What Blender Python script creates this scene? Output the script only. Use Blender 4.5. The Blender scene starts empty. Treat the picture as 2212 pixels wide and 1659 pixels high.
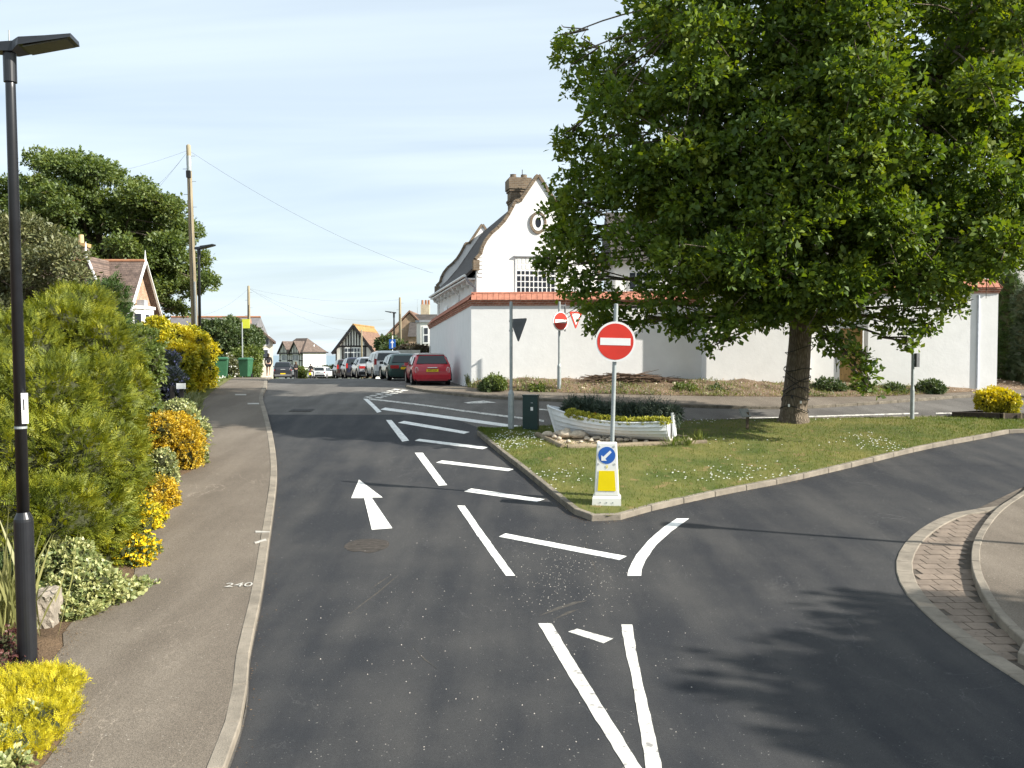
import bpy, bmesh, math, random
import numpy as np
from mathutils import Vector, Matrix

random.seed(7); rng = np.random.default_rng(7)
SC = bpy.context.scene
COL = SC.collection
R = math.radians

# ------------------------------------------------------------------ camera, sky, sun, exposure
CAM_Z = 3.5
PITCH = 1.93
FPX = 1900.0; CX = 1106.0; CY = 829.5          # focal length and centre, in the pixels of a 2212 x 1659 picture
cam_d = bpy.data.cameras.new('camera'); cam = bpy.data.objects.new('camera', cam_d); COL.objects.link(cam)
cam.location = (0, 0, CAM_Z); cam.rotation_euler = (R(90 - PITCH), 0, 0)
cam_d.sensor_width = 36; cam_d.lens = 36 * FPX / 2212; cam_d.clip_start = .1; cam_d.clip_end = 9000
SC.camera = cam

SUN_EL = 32.0
SUN_DIR = Vector((.956, -.292, 0))               # horizontal direction towards the sun: behind the camera, to the right
world = bpy.data.worlds.new('World'); SC.world = world; world.use_nodes = True
nt = world.node_tree; nt.nodes.clear()
def wn(t, **k):
    n = nt.nodes.new(t)
    for a, b in k.items(): setattr(n, a, b)
    return n
w_out = wn('ShaderNodeOutputWorld'); w_bg = wn('ShaderNodeBackground'); sky = wn('ShaderNodeTexSky')
sky.sky_type = 'NISHITA'; sky.sun_disc = False; sky.sun_elevation = R(SUN_EL)
sky.sun_rotation = math.atan2(SUN_DIR.x, SUN_DIR.y)
sky.air_density = 1.0; sky.dust_density = 1.6; sky.ozone_density = 1.2; sky.altitude = 10
tc = wn('ShaderNodeTexCoord'); sep = wn('ShaderNodeSeparateXYZ'); nt.links.new(tc.outputs['Generated'], sep.inputs[0])
# thin high cloud: project the direction on a flat layer overhead
zc = wn('ShaderNodeMath', operation='MAXIMUM'); zc.inputs[1].default_value = 0.0; nt.links.new(sep.outputs['Z'], zc.inputs[0])
za = wn('ShaderNodeMath', operation='ADD'); za.inputs[1].default_value = .14; nt.links.new(zc.outputs[0], za.inputs[0])
dx = wn('ShaderNodeMath', operation='DIVIDE'); dy = wn('ShaderNodeMath', operation='DIVIDE')
nt.links.new(sep.outputs['X'], dx.inputs[0]); nt.links.new(za.outputs[0], dx.inputs[1])
nt.links.new(sep.outputs['Y'], dy.inputs[0]); nt.links.new(za.outputs[0], dy.inputs[1])
cmb = wn('ShaderNodeCombineXYZ'); nt.links.new(dx.outputs[0], cmb.inputs[0]); nt.links.new(dy.outputs[0], cmb.inputs[1])
mp = wn('ShaderNodeMapping'); mp.inputs['Rotation'].default_value = (0, 0, R(35)); mp.inputs['Scale'].default_value = (.42, 1.15, 1)
nt.links.new(cmb.outputs[0], mp.inputs[0])
n1 = wn('ShaderNodeTexNoise'); n1.inputs['Scale'].default_value = 1.1; n1.inputs['Detail'].default_value = 5; n1.inputs['Roughness'].default_value = .5
n1.inputs['Distortion'].default_value = .5
nt.links.new(mp.outputs[0], n1.inputs['Vector'])
cr = wn('ShaderNodeMapRange'); cr.inputs['From Min'].default_value = .34; cr.inputs['From Max'].default_value = .68
cr.inputs['To Min'].default_value = .5; cr.inputs['To Max'].default_value = .98
nt.links.new(n1.outputs['Fac'], cr.inputs['Value'])
mx = wn('ShaderNodeMix', data_type='RGBA'); nt.links.new(cr.outputs[0], mx.inputs['Factor'])
nt.links.new(sky.outputs[0], mx.inputs['A']); mx.inputs['B'].default_value = (6.4, 7.35, 8.0, 1)
nt.links.new(mx.outputs['Result'], w_bg.inputs['Color']); w_bg.inputs['Strength'].default_value = .078
nt.links.new(w_bg.outputs[0], w_out.inputs[0])

sun_d = bpy.data.lights.new('sun', 'SUN'); sun_d.energy = 5.0; sun_d.angle = R(.53); sun_d.color = (1, .95, .86)
sun = bpy.data.objects.new('sun', sun_d); COL.objects.link(sun)
_sd = Vector((SUN_DIR.x * math.cos(R(SUN_EL)), SUN_DIR.y * math.cos(R(SUN_EL)), math.sin(R(SUN_EL))))
sun.rotation_euler = _sd.to_track_quat('Z', 'Y').to_euler(); sun.location = (20, -20, 40)

SC.view_settings.view_transform = 'Standard'; SC.view_settings.look = 'None'
SC.view_settings.exposure = .98; SC.view_settings.gamma = 1; SC.view_settings.use_curve_mapping = False
SC.cycles.use_denoising = True
SC.cycles.max_bounces = 6; SC.cycles.diffuse_bounces = 3; SC.cycles.glossy_bounces = 2; SC.cycles.transmission_bounces = 4
SC.cycles.transparent_max_bounces = 4

# ------------------------------------------------------------------ terrain profile
_ty = [-60, 0, 8, 11, 14, 17, 20, 25, 30, 35, 40, 45, 50, 66, 93, 110, 130, 180, 260, 400, 9000]
_tz = [-.2, 0, .03, .08, .25, .47, .75, 1.23, 1.75, 2.13, 2.21, 2.2, 2.11, 1.68, .93, .48, -.3, -2.5, -6, -9, -9]
_yy = np.arange(-60, 300, .25); _zz = np.interp(_yy, _ty, _tz)
_k = np.hanning(25); _k /= _k.sum(); _zs = np.convolve(np.pad(_zz, 12, mode='edge'), _k, 'valid')
def gz(y): return float(np.interp(y, _yy, _zs)) if y < 300 else float(np.interp(y, _ty, _tz))

_ct, _st = math.cos(R(PITCH)), math.sin(R(PITCH))
def ray(px, py):
    u = (px - CX) / FPX; v = (CY - py) / FPX
    return Vector((u, _ct + v * _st, -_st + v * _ct))
def at(px, py, Y):
    """the point at forward distance Y that shows at this place of the photograph"""
    d = ray(px, py); s = Y / d.y
    return Vector((d.x * s, Y, CAM_Z + d.z * s))
def gp(px, py, h=0.0):
    """the point of the ground (raised by h) that shows at this place of the photograph"""
    d = ray(px, py); lo = 1.5; Y = lo
    while Y < 300:
        z = CAM_Z + d.z * Y / d.y
        if z <= gz(Y) + h: break
        Y += .05
    return Vector((d.x * Y / d.y, Y, gz(Y) + h))
def xs(px, Y): return (px - CX) / FPX * Y      # sideways metres at distance Y
def mpp(Y): return Y / FPX                     # metres per pixel at distance Y

# ------------------------------------------------------------------ materials
MATS = {}
def nmat(name):
    m = bpy.data.materials.new(name); m.use_nodes = True
    t = m.node_tree; t.nodes.clear()
    o = t.nodes.new('ShaderNodeOutputMaterial')
    MATS[name] = m
    return m, t, o
def node(t, typ, ins=None, **k):
    n = t.nodes.new(typ)
    for a, b in k.items(): setattr(n, a, b)
    for a, b in (ins or {}).items(): n.inputs[a].default_value = b
    return n
def c4(c): return (c[0], c[1], c[2], 1)
def mat(name, col, rough=.8, var=.15, scale=4., bump=0., bscale=80., spec=.3, metal=0., col2=None, stretch=(1, 1, 1), coat=0., detail=6, speck=None, world_co=False, bdist=.02):
    if name in MATS: return MATS[name]
    m, t, o = nmat(name); L = t.links.new
    p = node(t, 'ShaderNodeBsdfPrincipled', {'Roughness': rough, 'Metallic': metal, 'Specular IOR Level': spec, 'Coat Weight': coat, 'Coat Roughness': .08})
    L(p.outputs[0], o.inputs[0])
    if world_co: co = node(t, 'ShaderNodeNewGeometry').outputs['Position']
    else: co = node(t, 'ShaderNodeTexCoord').outputs['Object']
    mp_ = node(t, 'ShaderNodeMapping', {'Scale': stretch}); L(co, mp_.inputs[0])
    n = node(t, 'ShaderNodeTexNoise', {'Scale': scale, 'Detail': detail, 'Roughness': .6}); L(mp_.outputs[0], n.inputs['Vector'])
    mr = node(t, 'ShaderNodeMapRange', {'From Min': .3, 'From Max': .7}); L(n.outputs['Fac'], mr.inputs['Value'])
    mixn = node(t, 'ShaderNodeMix', data_type='RGBA'); L(mr.outputs[0], mixn.inputs['Factor'])
    mixn.inputs['A'].default_value = c4([c * (1 - var) for c in col])
    mixn.inputs['B'].default_value = c4(col2 if col2 else [min(1, c * (1 + var)) for c in col])
    out = mixn.outputs['Result']
    if speck:
        v = node(t, 'ShaderNodeTexNoise', {'Scale': speck[0], 'Detail': 2, 'Roughness': .7}); L(mp_.outputs[0], v.inputs['Vector'])
        sr = node(t, 'ShaderNodeMapRange', {'From Min': speck[1], 'From Max': speck[1] + .1}); L(v.outputs['Fac'], sr.inputs['Value'])
        m2 = node(t, 'ShaderNodeMix', data_type='RGBA'); L(sr.outputs[0], m2.inputs['Factor']); L(out, m2.inputs['A'])
        m2.inputs['B'].default_value = c4(speck[2]); out = m2.outputs['Result']
    L(out, p.inputs['Base Color'])
    if bump:
        bn = node(t, 'ShaderNodeTexNoise', {'Scale': bscale, 'Detail': 4, 'Roughness': .65}); L(mp_.outputs[0], bn.inputs['Vector'])
        b = node(t, 'ShaderNodeBump', {'Strength': bump, 'Distance': bdist}); L(bn.outputs['Fac'], b.inputs['Height']); L(b.outputs[0], p.inputs['Normal'])
    return m
def leafmat(name, stops, trans=.35, gloss=.06, clump=.45, cscale=1.2):
    """stops: colours picked at random leaf by leaf; clump shifts the pick from bough to bough"""
    if name in MATS: return MATS[name]
    m, t, o = nmat(name); L = t.links.new
    g = node(t, 'ShaderNodeNewGeometry')
    n = node(t, 'ShaderNodeTexNoise', {'Scale': cscale, 'Detail': 3}); L(g.outputs['Position'], n.inputs['Vector'])
    mr = node(t, 'ShaderNodeMapRange', {'From Min': .32, 'From Max': .68}); L(n.outputs['Fac'], mr.inputs['Value'])
    fx = node(t, 'ShaderNodeMix', {0: clump}, data_type='FLOAT'); L(g.outputs['Random Per Island'], fx.inputs['A']); L(mr.outputs[0], fx.inputs['B'])
    rp = node(t, 'ShaderNodeValToRGB'); L(fx.outputs['Result'], rp.inputs[0])
    e = rp.color_ramp.elements
    while len(e) < len(stops): e.new(.5)
    for i, s in enumerate(stops):
        e[i].position = i / (len(stops) - 1); e[i].color = c4(s)
    d = node(t, 'ShaderNodeBsdfDiffuse'); tr = node(t, 'ShaderNodeBsdfTranslucent'); gl = node(t, 'ShaderNodeBsdfGlossy', {'Roughness': .6})
    hs = node(t, 'ShaderNodeHueSaturation', {'Hue': .485, 'Saturation': 1.1, 'Value': 1.15}); L(rp.outputs[0], hs.inputs['Color'])
    L(rp.outputs[0], d.inputs[0]); L(hs.outputs[0], tr.inputs[0])
    m1 = node(t, 'ShaderNodeMixShader', {0: trans}); L(d.outputs[0], m1.inputs[1]); L(tr.outputs[0], m1.inputs[2])
    m2 = node(t, 'ShaderNodeMixShader', {0: gloss}); L(m1.outputs[0], m2.inputs[1]); L(gl.outputs[0], m2.inputs[2])
    L(m2.outputs[0], o.inputs[0])
    return m
def brickmat(name, c1, c2, mortar, w=.225, h=.075, msize=.01, rough=.85, bump=.4, axis='XZ', msmooth=.1, var=.25):
    if name in MATS: return MATS[name]
    m, t, o = nmat(name); L = t.links.new
    p = node(t, 'ShaderNodeBsdfPrincipled', {'Roughness': rough, 'Specular IOR Level': .25}); L(p.outputs[0], o.inputs[0])
    g = node(t, 'ShaderNodeNewGeometry'); s = node(t, 'ShaderNodeSeparateXYZ'); L(g.outputs['Position'], s.inputs[0])
    c = node(t, 'ShaderNodeCombineXYZ')
    if axis == 'XZ': L(s.outputs['X'], c.inputs[0])
    elif axis == 'YZ': L(s.outputs['Y'], c.inputs[0])
    else:
        a = node(t, 'ShaderNodeMath', operation='ADD'); L(s.outputs['X'], a.inputs[0]); L(s.outputs['Y'], a.inputs[1]); L(a.outputs[0], c.inputs[0])
    L(s.outputs['Z'], c.inputs[1])
    b = node(t, 'ShaderNodeTexBrick', {'Color1': c4(c1), 'Color2': c4(c2), 'Mortar': c4(mortar), 'Scale': 1, 'Mortar Size': msize, 'Mortar Smooth': msmooth, 'Bias': 0, 'Brick Width': w, 'Row Height': h})
    L(c.outputs[0], b.inputs['Vector'])
    n = node(t, 'ShaderNodeTexNoise', {'Scale': 3, 'Detail': 5}); L(g.outputs['Position'], n.inputs['Vector'])
    mr = node(t, 'ShaderNodeMapRange', {'From Min': .3, 'From Max': .7, 'To Min': 1 - var, 'To Max': 1 + var}); L(n.outputs['Fac'], mr.inputs['Value'])
    mm = node(t, 'ShaderNodeMix', {0: 1.0}, data_type='RGBA', blend_type='MULTIPLY'); L(b.outputs['Color'], mm.inputs['A']); L(mr.outputs[0], mm.inputs['B'])
    L(mm.outputs['Result'], p.inputs['Base Color'])
    bp = node(t, 'ShaderNodeBump', {'Strength': bump, 'Distance': .01}); inv = node(t, 'ShaderNodeMath', operation='SUBTRACT'); inv.inputs[0].default_value = 1
    L(b.outputs['Fac'], inv.inputs[1]); L(inv.outputs[0], bp.inputs['Height']); L(bp.outputs[0], p.inputs['Normal'])
    return m
def glassmat(name, col=(.02, .025, .03), rough=.06):
    if name in MATS: return MATS[name]
    m, t, o = nmat(name)
    p = node(t, 'ShaderNodeBsdfPrincipled', {'Base Color': c4(col), 'Roughness': rough, 'Specular IOR Level': .6}); t.links.new(p.outputs[0], o.inputs[0])
    return m

# ------------------------------------------------------------------ mesh building
class MB:
    def __init__(s): s.v = []; s.f = []
    def add(s, vs, fs):
        b = len(s.v); s.v += [tuple(x) for x in vs]; s.f += [[i + b for i in f] for f in fs]; return s
    def box(s, c, size, rot=None, taper=1.0):
        hx, hy, hz = [k / 2 for k in size]; c = Vector(c); vs = []
        for z in (-1, 1):
            k = taper if z > 0 else 1
            for x, y in ((-1, -1), (1, -1), (1, 1), (-1, 1)):
                p = Vector((x * hx * k, y * hy * k, z * hz))
                vs.append((rot @ p if rot else p) + c)
        return s.add(vs, [[3, 2, 1, 0], [4, 5, 6, 7], [0, 1, 5, 4], [1, 2, 6, 5], [2, 3, 7, 6], [3, 0, 4, 7]])
    def bar(s, a, b, w, d, up=(0, 0, 1)):
        a = Vector(a); b = Vector(b); t = (b - a); l = t.length; t.normalize()
        sx = t.cross(Vector(up));
        if sx.length < 1e-4: sx = t.cross(Vector((1, 0, 0)))
        sx.normalize(); u = sx.cross(t); M = Matrix((sx, t, u)).transposed()
        return s.box((a + b) / 2, (w, l, d), M)
    def tube(s, path, radii, n=8, cap=True):
        path = [Vector(p) for p in path]
        if not hasattr(radii, '__len__'): radii = [radii] * len(path)
        b0 = len(s.v); rings = []; pu = None
        for i, p in enumerate(path):
            t = (path[min(i + 1, len(path) - 1)] - path[max(i - 1, 0)]).normalized()
            if pu is None:
                u = t.orthogonal().normalized()
            else:
                u = (pu - t * pu.dot(t))
                u = u.normalized() if u.length > 1e-5 else t.orthogonal().normalized()
            pu = u; w = t.cross(u)
            rings.append([p + (u * math.cos(2 * math.pi * k / n) + w * math.sin(2 * math.pi * k / n)) * radii[i] for k in range(n)])
        vs = [q for r in rings for q in r]; fs = []
        for i in range(len(path) - 1):
            for k in range(n):
                k2 = (k + 1) % n
                fs.append([i * n + k, i * n + k2, (i + 1) * n + k2, (i + 1) * n + k])
        if cap:
            fs.append(list(range(n))[::-1]); fs.append([(len(path) - 1) * n + k for k in range(n)])
        return s.add(vs, fs)
    def lathe(s, prof, n=24, M=None):
        """prof: (radius, z) from bottom to top about z"""
        vs = []; fs = []
        for r, z in prof:
            for k in range(n):
                a = 2 * math.pi * k / n; p = Vector((r * math.cos(a), r * math.sin(a), z)); vs.append(M @ p if M else p)
        for i in range(len(prof) - 1):
            for k in range(n):
                k2 = (k + 1) % n; fs.append([i * n + k, i * n + k2, (i + 1) * n + k2, (i + 1) * n + k])
        fs.append(list(range(n))[::-1]); fs.append([(len(prof) - 1) * n + k for k in range(n)])
        return s.add(vs, fs)
    def prism(s, poly, a, b):
        """poly: list of points; swept by vector b-a : points p+a and p+b"""
        n = len(poly); a = Vector(a); b = Vector(b)
        vs = [Vector(p) + a for p in poly] + [Vector(p) + b for p in poly]
        fs = [list(range(n))[::-1], [n + k for k in range(n)]] + [[k, (k + 1) % n, n + (k + 1) % n, n + k] for k in range(n)]
        return s.add(vs, fs)
    def build(s, name, m, parent=None, smooth=False, world=False):
        me = bpy.data.meshes.new(name)
        vs = s.v
        if world and parent is not None:
            Mi = parent.matrix_basis.inverted(); pp = parent.parent
            while pp is not None: Mi = Mi @ pp.matrix_basis.inverted(); pp = pp.parent
            vs = [tuple(Mi @ Vector(p)) for p in vs]
        me.from_pydata(vs, [], s.f); me.update()
        bm = bmesh.new(); bm.from_mesh(me); bmesh.ops.recalc_face_normals(bm, faces=bm.faces); bm.to_mesh(me); bm.free()
        if smooth: me.polygons.foreach_set('use_smooth', [True] * len(me.polygons))
        if m is not None: me.materials.append(m)
        o = bpy.data.objects.new(name, me); COL.objects.link(o)
        if parent is not None: o.parent = parent
        return o
def tag(o, label, cat, group=None, kind=None):
    o['label'] = label
    if cat: o['category'] = cat
    if group: o['group'] = group
    if kind: o['kind'] = kind
    return o
def thing(name, loc, label, cat, group=None, rz=0.0):
    o = bpy.data.objects.new(name, None); COL.objects.link(o); o.location = loc; o.rotation_euler = (0, 0, rz); o.empty_display_size = .3
    return tag(o, label, cat, group)
def link_copy(o, parent=None):
    c = o.copy(); COL.objects.link(c); c.parent = parent; return c
def copy_tree(o, parent=None):
    c = link_copy(o, parent)
    for ch in list(o.children): copy_tree(ch, c)
    return c
def share(name, me, m4, parent=None):
    o = bpy.data.objects.new(name, me); COL.objects.link(o)
    if parent is not None: o.parent = parent
    o.matrix_basis = m4
    return o
def bevel_box(sz, b, name, m):
    bm = bmesh.new(); bmesh.ops.create_cube(bm, size=1)
    for v in bm.verts: v.co = Vector((v.co.x * sz[0], v.co.y * sz[1], v.co.z * sz[2]))
    bmesh.ops.bevel(bm, geom=bm.edges[:], offset=b, segments=1, affect='EDGES')
    me = bpy.data.meshes.new(name); bm.to_mesh(me); bm.free(); me.materials.append(m); return me
def text_mesh(s, size, extrude=.002):
    cu = bpy.data.curves.new('t', 'FONT'); cu.body = s; cu.size = size; cu.extrude = extrude; cu.align_x = 'CENTER'; cu.align_y = 'CENTER'
    cu.resolution_u = 3
    o = bpy.data.objects.new('t', cu); COL.objects.link(o)
    dg = bpy.context.evaluated_depsgraph_get(); me = bpy.data.meshes.new_from_object(o.evaluated_get(dg))
    bpy.data.objects.remove(o); bpy.data.curves.remove(cu); me.materials.clear(); return me

# ------------------------------------------------------------------ foliage building (numpy)
def raw_mesh(name, V, nper, m, parent=None, smooth=False):
    """V: (N*nper,3) vertices, one face for each nper"""
    me = bpy.data.meshes.new(name); nv = len(V); nf = nv // nper
    me.vertices.add(nv); me.vertices.foreach_set('co', V.astype(np.float32).ravel())
    me.loops.add(nv); me.loops.foreach_set('vertex_index', np.arange(nv, dtype=np.int32))
    me.polygons.add(nf); me.polygons.foreach_set('loop_start', np.arange(0, nv, nper, dtype=np.int32))
    me.polygons.foreach_set('loop_total', np.full(nf, nper, dtype=np.int32))
    me.update(calc_edges=True); me.validate()
    me.materials.append(m)
    o = bpy.data.objects.new(name, me); COL.objects.link(o)
    if parent is not None: o.parent = parent
    return o
def unit(a): return a / np.maximum(np.linalg.norm(a, axis=1, keepdims=True), 1e-6)
def leaves(pos, tdir, ndir, size, aspect=.5, fold=.12, tip=1.0):
    """diamond leaves: stalk at pos, pointing along tdir, blade facing ndir"""
    t = unit(tdir); s = unit(np.cross(t, ndir)); n = np.cross(s, t); L = size[:, None]
    a = pos; c = pos + t * L * tip
    b = pos + t * L * .55 + s * L * aspect * .5 + n * L * fold
    d = pos + t * L * .55 - s * L * aspect * .5 + n * L * fold
    return np.stack([a, b, c, d], 1).reshape(-1, 3)
def blob_points(blobs, dens, shell=.25, below=None):
    """points near the surfaces of ellipsoids (c, r), not inside another; with outward directions"""
    P = []; D = []
    for i, (c, r) in enumerate(blobs):
        c = np.array(c); r = np.array(r, float)
        area = 4 * math.pi * ((r[0] * r[1]) ** 1.6 / 3 + (r[0] * r[2]) ** 1.6 / 3 + (r[1] * r[2]) ** 1.6 / 3) ** (1 / 1.6)
        n = int(area * dens) + 4
        u = unit(rng.normal(size=(n, 3))); k = 1 - shell * rng.random((n, 1)) ** 1.5 + .06 * rng.normal(size=(n, 1))
        # lumpy surface
        ph = rng.random(3) * 6
        lump = 1 + .07 * np.sin(u[:, :1] * 7 + ph[0]) + .07 * np.sin(u[:, 1:2] * 8 + ph[1]) + .06 * np.sin(u[:, 2:] * 9 + ph[2])
        p = c + u * r * k * lump; d = unit(u / r)
        keep = np.ones(n, bool)
        for j, (c2, r2) in enumerate(blobs):
            if j != i: keep &= (((p - np.array(c2)) / (np.array(r2) * .8)) ** 2).sum(1) > 1
        if below is not None: keep &= p[:, 2] > np.array([gz(y) for y in p[:, 1]]) + below
        P.append(p[keep]); D.append(d[keep])
    return np.concatenate(P), np.concatenate(D)
def rosettes(P, D, k, size, aspect=.5, spread=.8, up=.5, jit=.25, offset=.3):
    n = len(P); p = np.repeat(P, k, 0); d = np.repeat(D, k, 0)
    t = unit(d + rng.normal(size=(n * k, 3)) * spread)
    nn = unit(rng.normal(size=(n * k, 3)) * .6 + d * .35 + np.array([0, 0, up]))
    L = size * (1 + jit * rng.normal(size=n * k)).clip(.5, 1.7)
    p = p + rng.normal(size=p.shape) * size * offset
    return leaves(p, t, nn, L, aspect)
def sprays(P, D, size, k=9, droop=0., up=.3, aspect=.34, spread=.5):
    """flat feathery fronds: a row of small leaflets on both sides of a stem"""
    n = len(P); t = unit(D + rng.normal(size=(n, 3)) * spread + np.array([0, 0, up - droop]))
    nn = unit(rng.normal(size=(n, 3)) * .7 + np.array([0, 0, .6])); s = unit(np.cross(t, nn)); nn = np.cross(s, t)
    L = size * (1 + .3 * rng.normal(size=(n, 1))).clip(.5, 1.6); out = []
    for i in range(k):
        f = i / (k - 1); side = 1 if i % 2 else -1
        base = P + t * L * f * .8
        td = unit(t * .75 + s * side * (.8 if i < k - 1 else 0))
        out.append(leaves(base, td, nn, (L[:, 0] * (.42 - .2 * f)), aspect * 1.3, .05))
    return np.concatenate(out)
def ico_core(blobs, k, name, m, parent, sub=2):
    bm = bmesh.new()
    for c, r in blobs:
        M = Matrix.Translation(Vector(c)) @ Matrix.Diagonal((r[0] * k, r[1] * k, r[2] * k, 1))
        bmesh.ops.create_icosphere(bm, subdivisions=sub, radius=1, matrix=M)
    for v in bm.verts: v.co += Vector(rng.normal(size=3) * .04)
    me = bpy.data.meshes.new(name); bm.to_mesh(me); bm.free(); me.materials.append(m)
    o = bpy.data.objects.new(name, me); COL.objects.link(o); o.parent = parent
    return o
def local(V, root): return V - np.array(root.location)[None, :]
def blob(px, py, Y, rx, rz, ry=None):
    """an ellipsoid seen at a place of the photograph: radii given in pixels, ry in metres"""
    c = at(px, py, Y); k = mpp(Y)
    return (tuple(c), (rx * k, ry if ry else rx * k, rz * k))

# ------------------------------------------------------------------ ground building
def resample(pts, n):
    P = np.array([tuple(p)[:2] for p in pts], float); s = np.r_[0, np.cumsum(np.linalg.norm(np.diff(P, axis=0), axis=1))]
    t = np.linspace(0, s[-1], n); return np.stack([np.interp(t, s, P[:, 0]), np.interp(t, s, P[:, 1])], 1)
def smooth_poly(pts, step=.3):
    """Catmull-Rom through plan points"""
    P = [Vector(tuple(p)[:2]) for p in pts]; P = [P[0] * 2 - P[1]] + P + [P[-1] * 2 - P[-2]]; out = []
    for i in range(1, len(P) - 2):
        n = max(2, int((P[i + 1] - P[i]).length / step))
        for k in range(n):
            t = k / n; a, b, c, d = P[i - 1], P[i], P[i + 1], P[i + 2]
            out.append(.5 * ((2 * b) + (c - a) * t + (2 * a - 5 * b + 4 * c - d) * t * t + (3 * b - a - 3 * c + d) * t ** 3))
    out.append(P[-2]); return out
def loft(name, A, B, n, m, zo, material, bumpfn=None, skirt=0):
    A = resample(A, n); B = resample(B, n); V = []; F = []
    for i in range(n):
        for j in range(m):
            f = j / (m - 1); x, y = A[i] * (1 - f) + B[i] * f
            z = gz(y) + zo + (bumpfn(x, y, f) if bumpfn else 0); V.append((x, y, z))
    for i in range(n - 1):
        for j in range(m - 1): F.append([i * m + j, i * m + j + 1, (i + 1) * m + j + 1, (i + 1) * m + j])
    if skirt:
        ring = [i * m for i in range(n)] + [(n - 1) * m + j for j in range(1, m)] + [i * m + m - 1 for i in range(n - 2, -1, -1)] + [j for j in range(m - 2, 0, -1)]
        b = len(V)
        for q in ring: V.append((V[q][0], V[q][1], V[q][2] - skirt))
        for k in range(len(ring)):
            k2 = (k + 1) % len(ring); F.append([ring[k], ring[k2], b + k2, b + k])
    mb = MB(); mb.v = V; mb.f = F
    return mb.build(name, material, smooth=not skirt)
# ------------------------------------------------------------------ setting materials
def asphalt(name, c, c2, speckc, grit=220., patch=None):
    m, t, o = nmat(name); L = t.links.new
    p = node(t, 'ShaderNodeBsdfPrincipled', {'Roughness': .82, 'Specular IOR Level': .3}); L(p.outputs[0], o.inputs[0])
    g = node(t, 'ShaderNodeNewGeometry')
    big = node(t, 'ShaderNodeTexNoise', {'Scale': .45, 'Detail': 8, 'Roughness': .62}); L(g.outputs['Position'], big.inputs['Vector'])
    st = node(t, 'ShaderNodeMapping', {'Scale': (2.2, .35, 1), 'Rotation': (0, 0, R(12))}); L(g.outputs['Position'], st.inputs[0])
    trk = node(t, 'ShaderNodeTexNoise', {'Scale': .8, 'Detail': 5}); L(st.outputs[0], trk.inputs['Vector'])
    ad = node(t, 'ShaderNodeMath', operation='ADD'); L(big.outputs['Fac'], ad.inputs[0]); L(trk.outputs['Fac'], ad.inputs[1])
    mr = node(t, 'ShaderNodeMapRange', {'From Min': .82, 'From Max': 1.22}); L(ad.outputs[0], mr.inputs['Value'])
    a = node(t, 'ShaderNodeMix', data_type='RGBA'); L(mr.outputs[0], a.inputs['Factor']); a.inputs['A'].default_value = c4(c); a.inputs['B'].default_value = c4(c2)
    gr = node(t, 'ShaderNodeTexVoronoi', {'Scale': grit}); L(g.outputs['Position'], gr.inputs['Vector'])
    gm = node(t, 'ShaderNodeMapRange', {'From Min': 0, 'From Max': 1, 'To Min': .55, 'To Max': 1.5}); L(gr.outputs['Color'], gm.inputs['Value'])
    mm = node(t, 'ShaderNodeMix', {0: 1.}, data_type='RGBA', blend_type='MULTIPLY'); L(a.outputs['Result'], mm.inputs['A']); L(gm.outputs[0], mm.inputs['B'])
    sp = node(t, 'ShaderNodeTexNoise', {'Scale': 38, 'Detail': 1}); L(g.outputs['Position'], sp.inputs['Vector'])
    sr = node(t, 'ShaderNodeMapRange', {'From Min': .74, 'From Max': .8}); L(sp.outputs['Fac'], sr.inputs['Value'])
    s2 = node(t, 'ShaderNodeMix', data_type='RGBA'); L(sr.outputs[0], s2.inputs['Factor']); L(mm.outputs['Result'], s2.inputs['A']); s2.inputs['B'].default_value = c4(speckc)
    # fine pale cracks and scrapes
    cm = node(t, 'ShaderNodeMapping', {'Scale': (.55, .3, .4), 'Rotation': (0, 0, R(-20))}); L(g.outputs['Position'], cm.inputs[0])
    cn = node(t, 'ShaderNodeTexNoise', {'Scale': 1.5, 'Detail': 9, 'Roughness': .55, 'Distortion': .6}); L(cm.outputs[0], cn.inputs['Vector'])
    cs = node(t, 'ShaderNodeMath', operation='SUBTRACT'); cs.inputs[1].default_value = .5; L(cn.outputs['Fac'], cs.inputs[0])
    ca = node(t, 'ShaderNodeMath', operation='ABSOLUTE'); L(cs.outputs[0], ca.inputs[0])
    cr_ = node(t, 'ShaderNodeMapRange', {'From Min': 0, 'From Max': .003, 'To Min': .65, 'To Max': 0}); L(ca.outputs[0], cr_.inputs['Value'])
    m3 = node(t, 'ShaderNodeTexNoise', {'Scale': .33, 'Detail': 2}); L(g.outputs['Position'], m3.inputs['Vector'])
    m3r = node(t, 'ShaderNodeMapRange', {'From Min': .5, 'From Max': .62}); L(m3.outputs['Fac'], m3r.inputs['Value'])
    cf = node(t, 'ShaderNodeMath', operation='MULTIPLY'); L(cr_.outputs[0], cf.inputs[0]); L(m3r.outputs[0], cf.inputs[1])
    s3 = node(t, 'ShaderNodeMix', data_type='RGBA'); L(cf.outputs[0], s3.inputs['Factor']); L(s2.outputs['Result'], s3.inputs['A']); s3.inputs['B'].default_value = c4([k * 2.2 for k in c2])
    L(s3.outputs['Result'], p.inputs['Base Color'])
    b = node(t, 'ShaderNodeBump', {'Strength': .5, 'Distance': .006}); L(gr.outputs['Distance'], b.inputs['Height']); L(b.outputs[0], p.inputs['Normal'])
    return m
M_ASPH = asphalt('new_asphalt', (.022, .0235, .027), (.050, .049, .048), (.24, .23, .21))
M_OLD = asphalt('old_asphalt', (.085, .078, .07), (.135, .125, .112), (.3, .28, .25), 160)
M_PAVE = asphalt('footway_asphalt', (.122, .100, .077), (.170, .142, .111), (.42, .38, .32), 120)
M_KERB = mat('kerb_concrete', (.225, .195, .155), .9, .28, 3, .5, 60, speck=(25, .62, (.16, .14, .11)), world_co=True)
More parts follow.
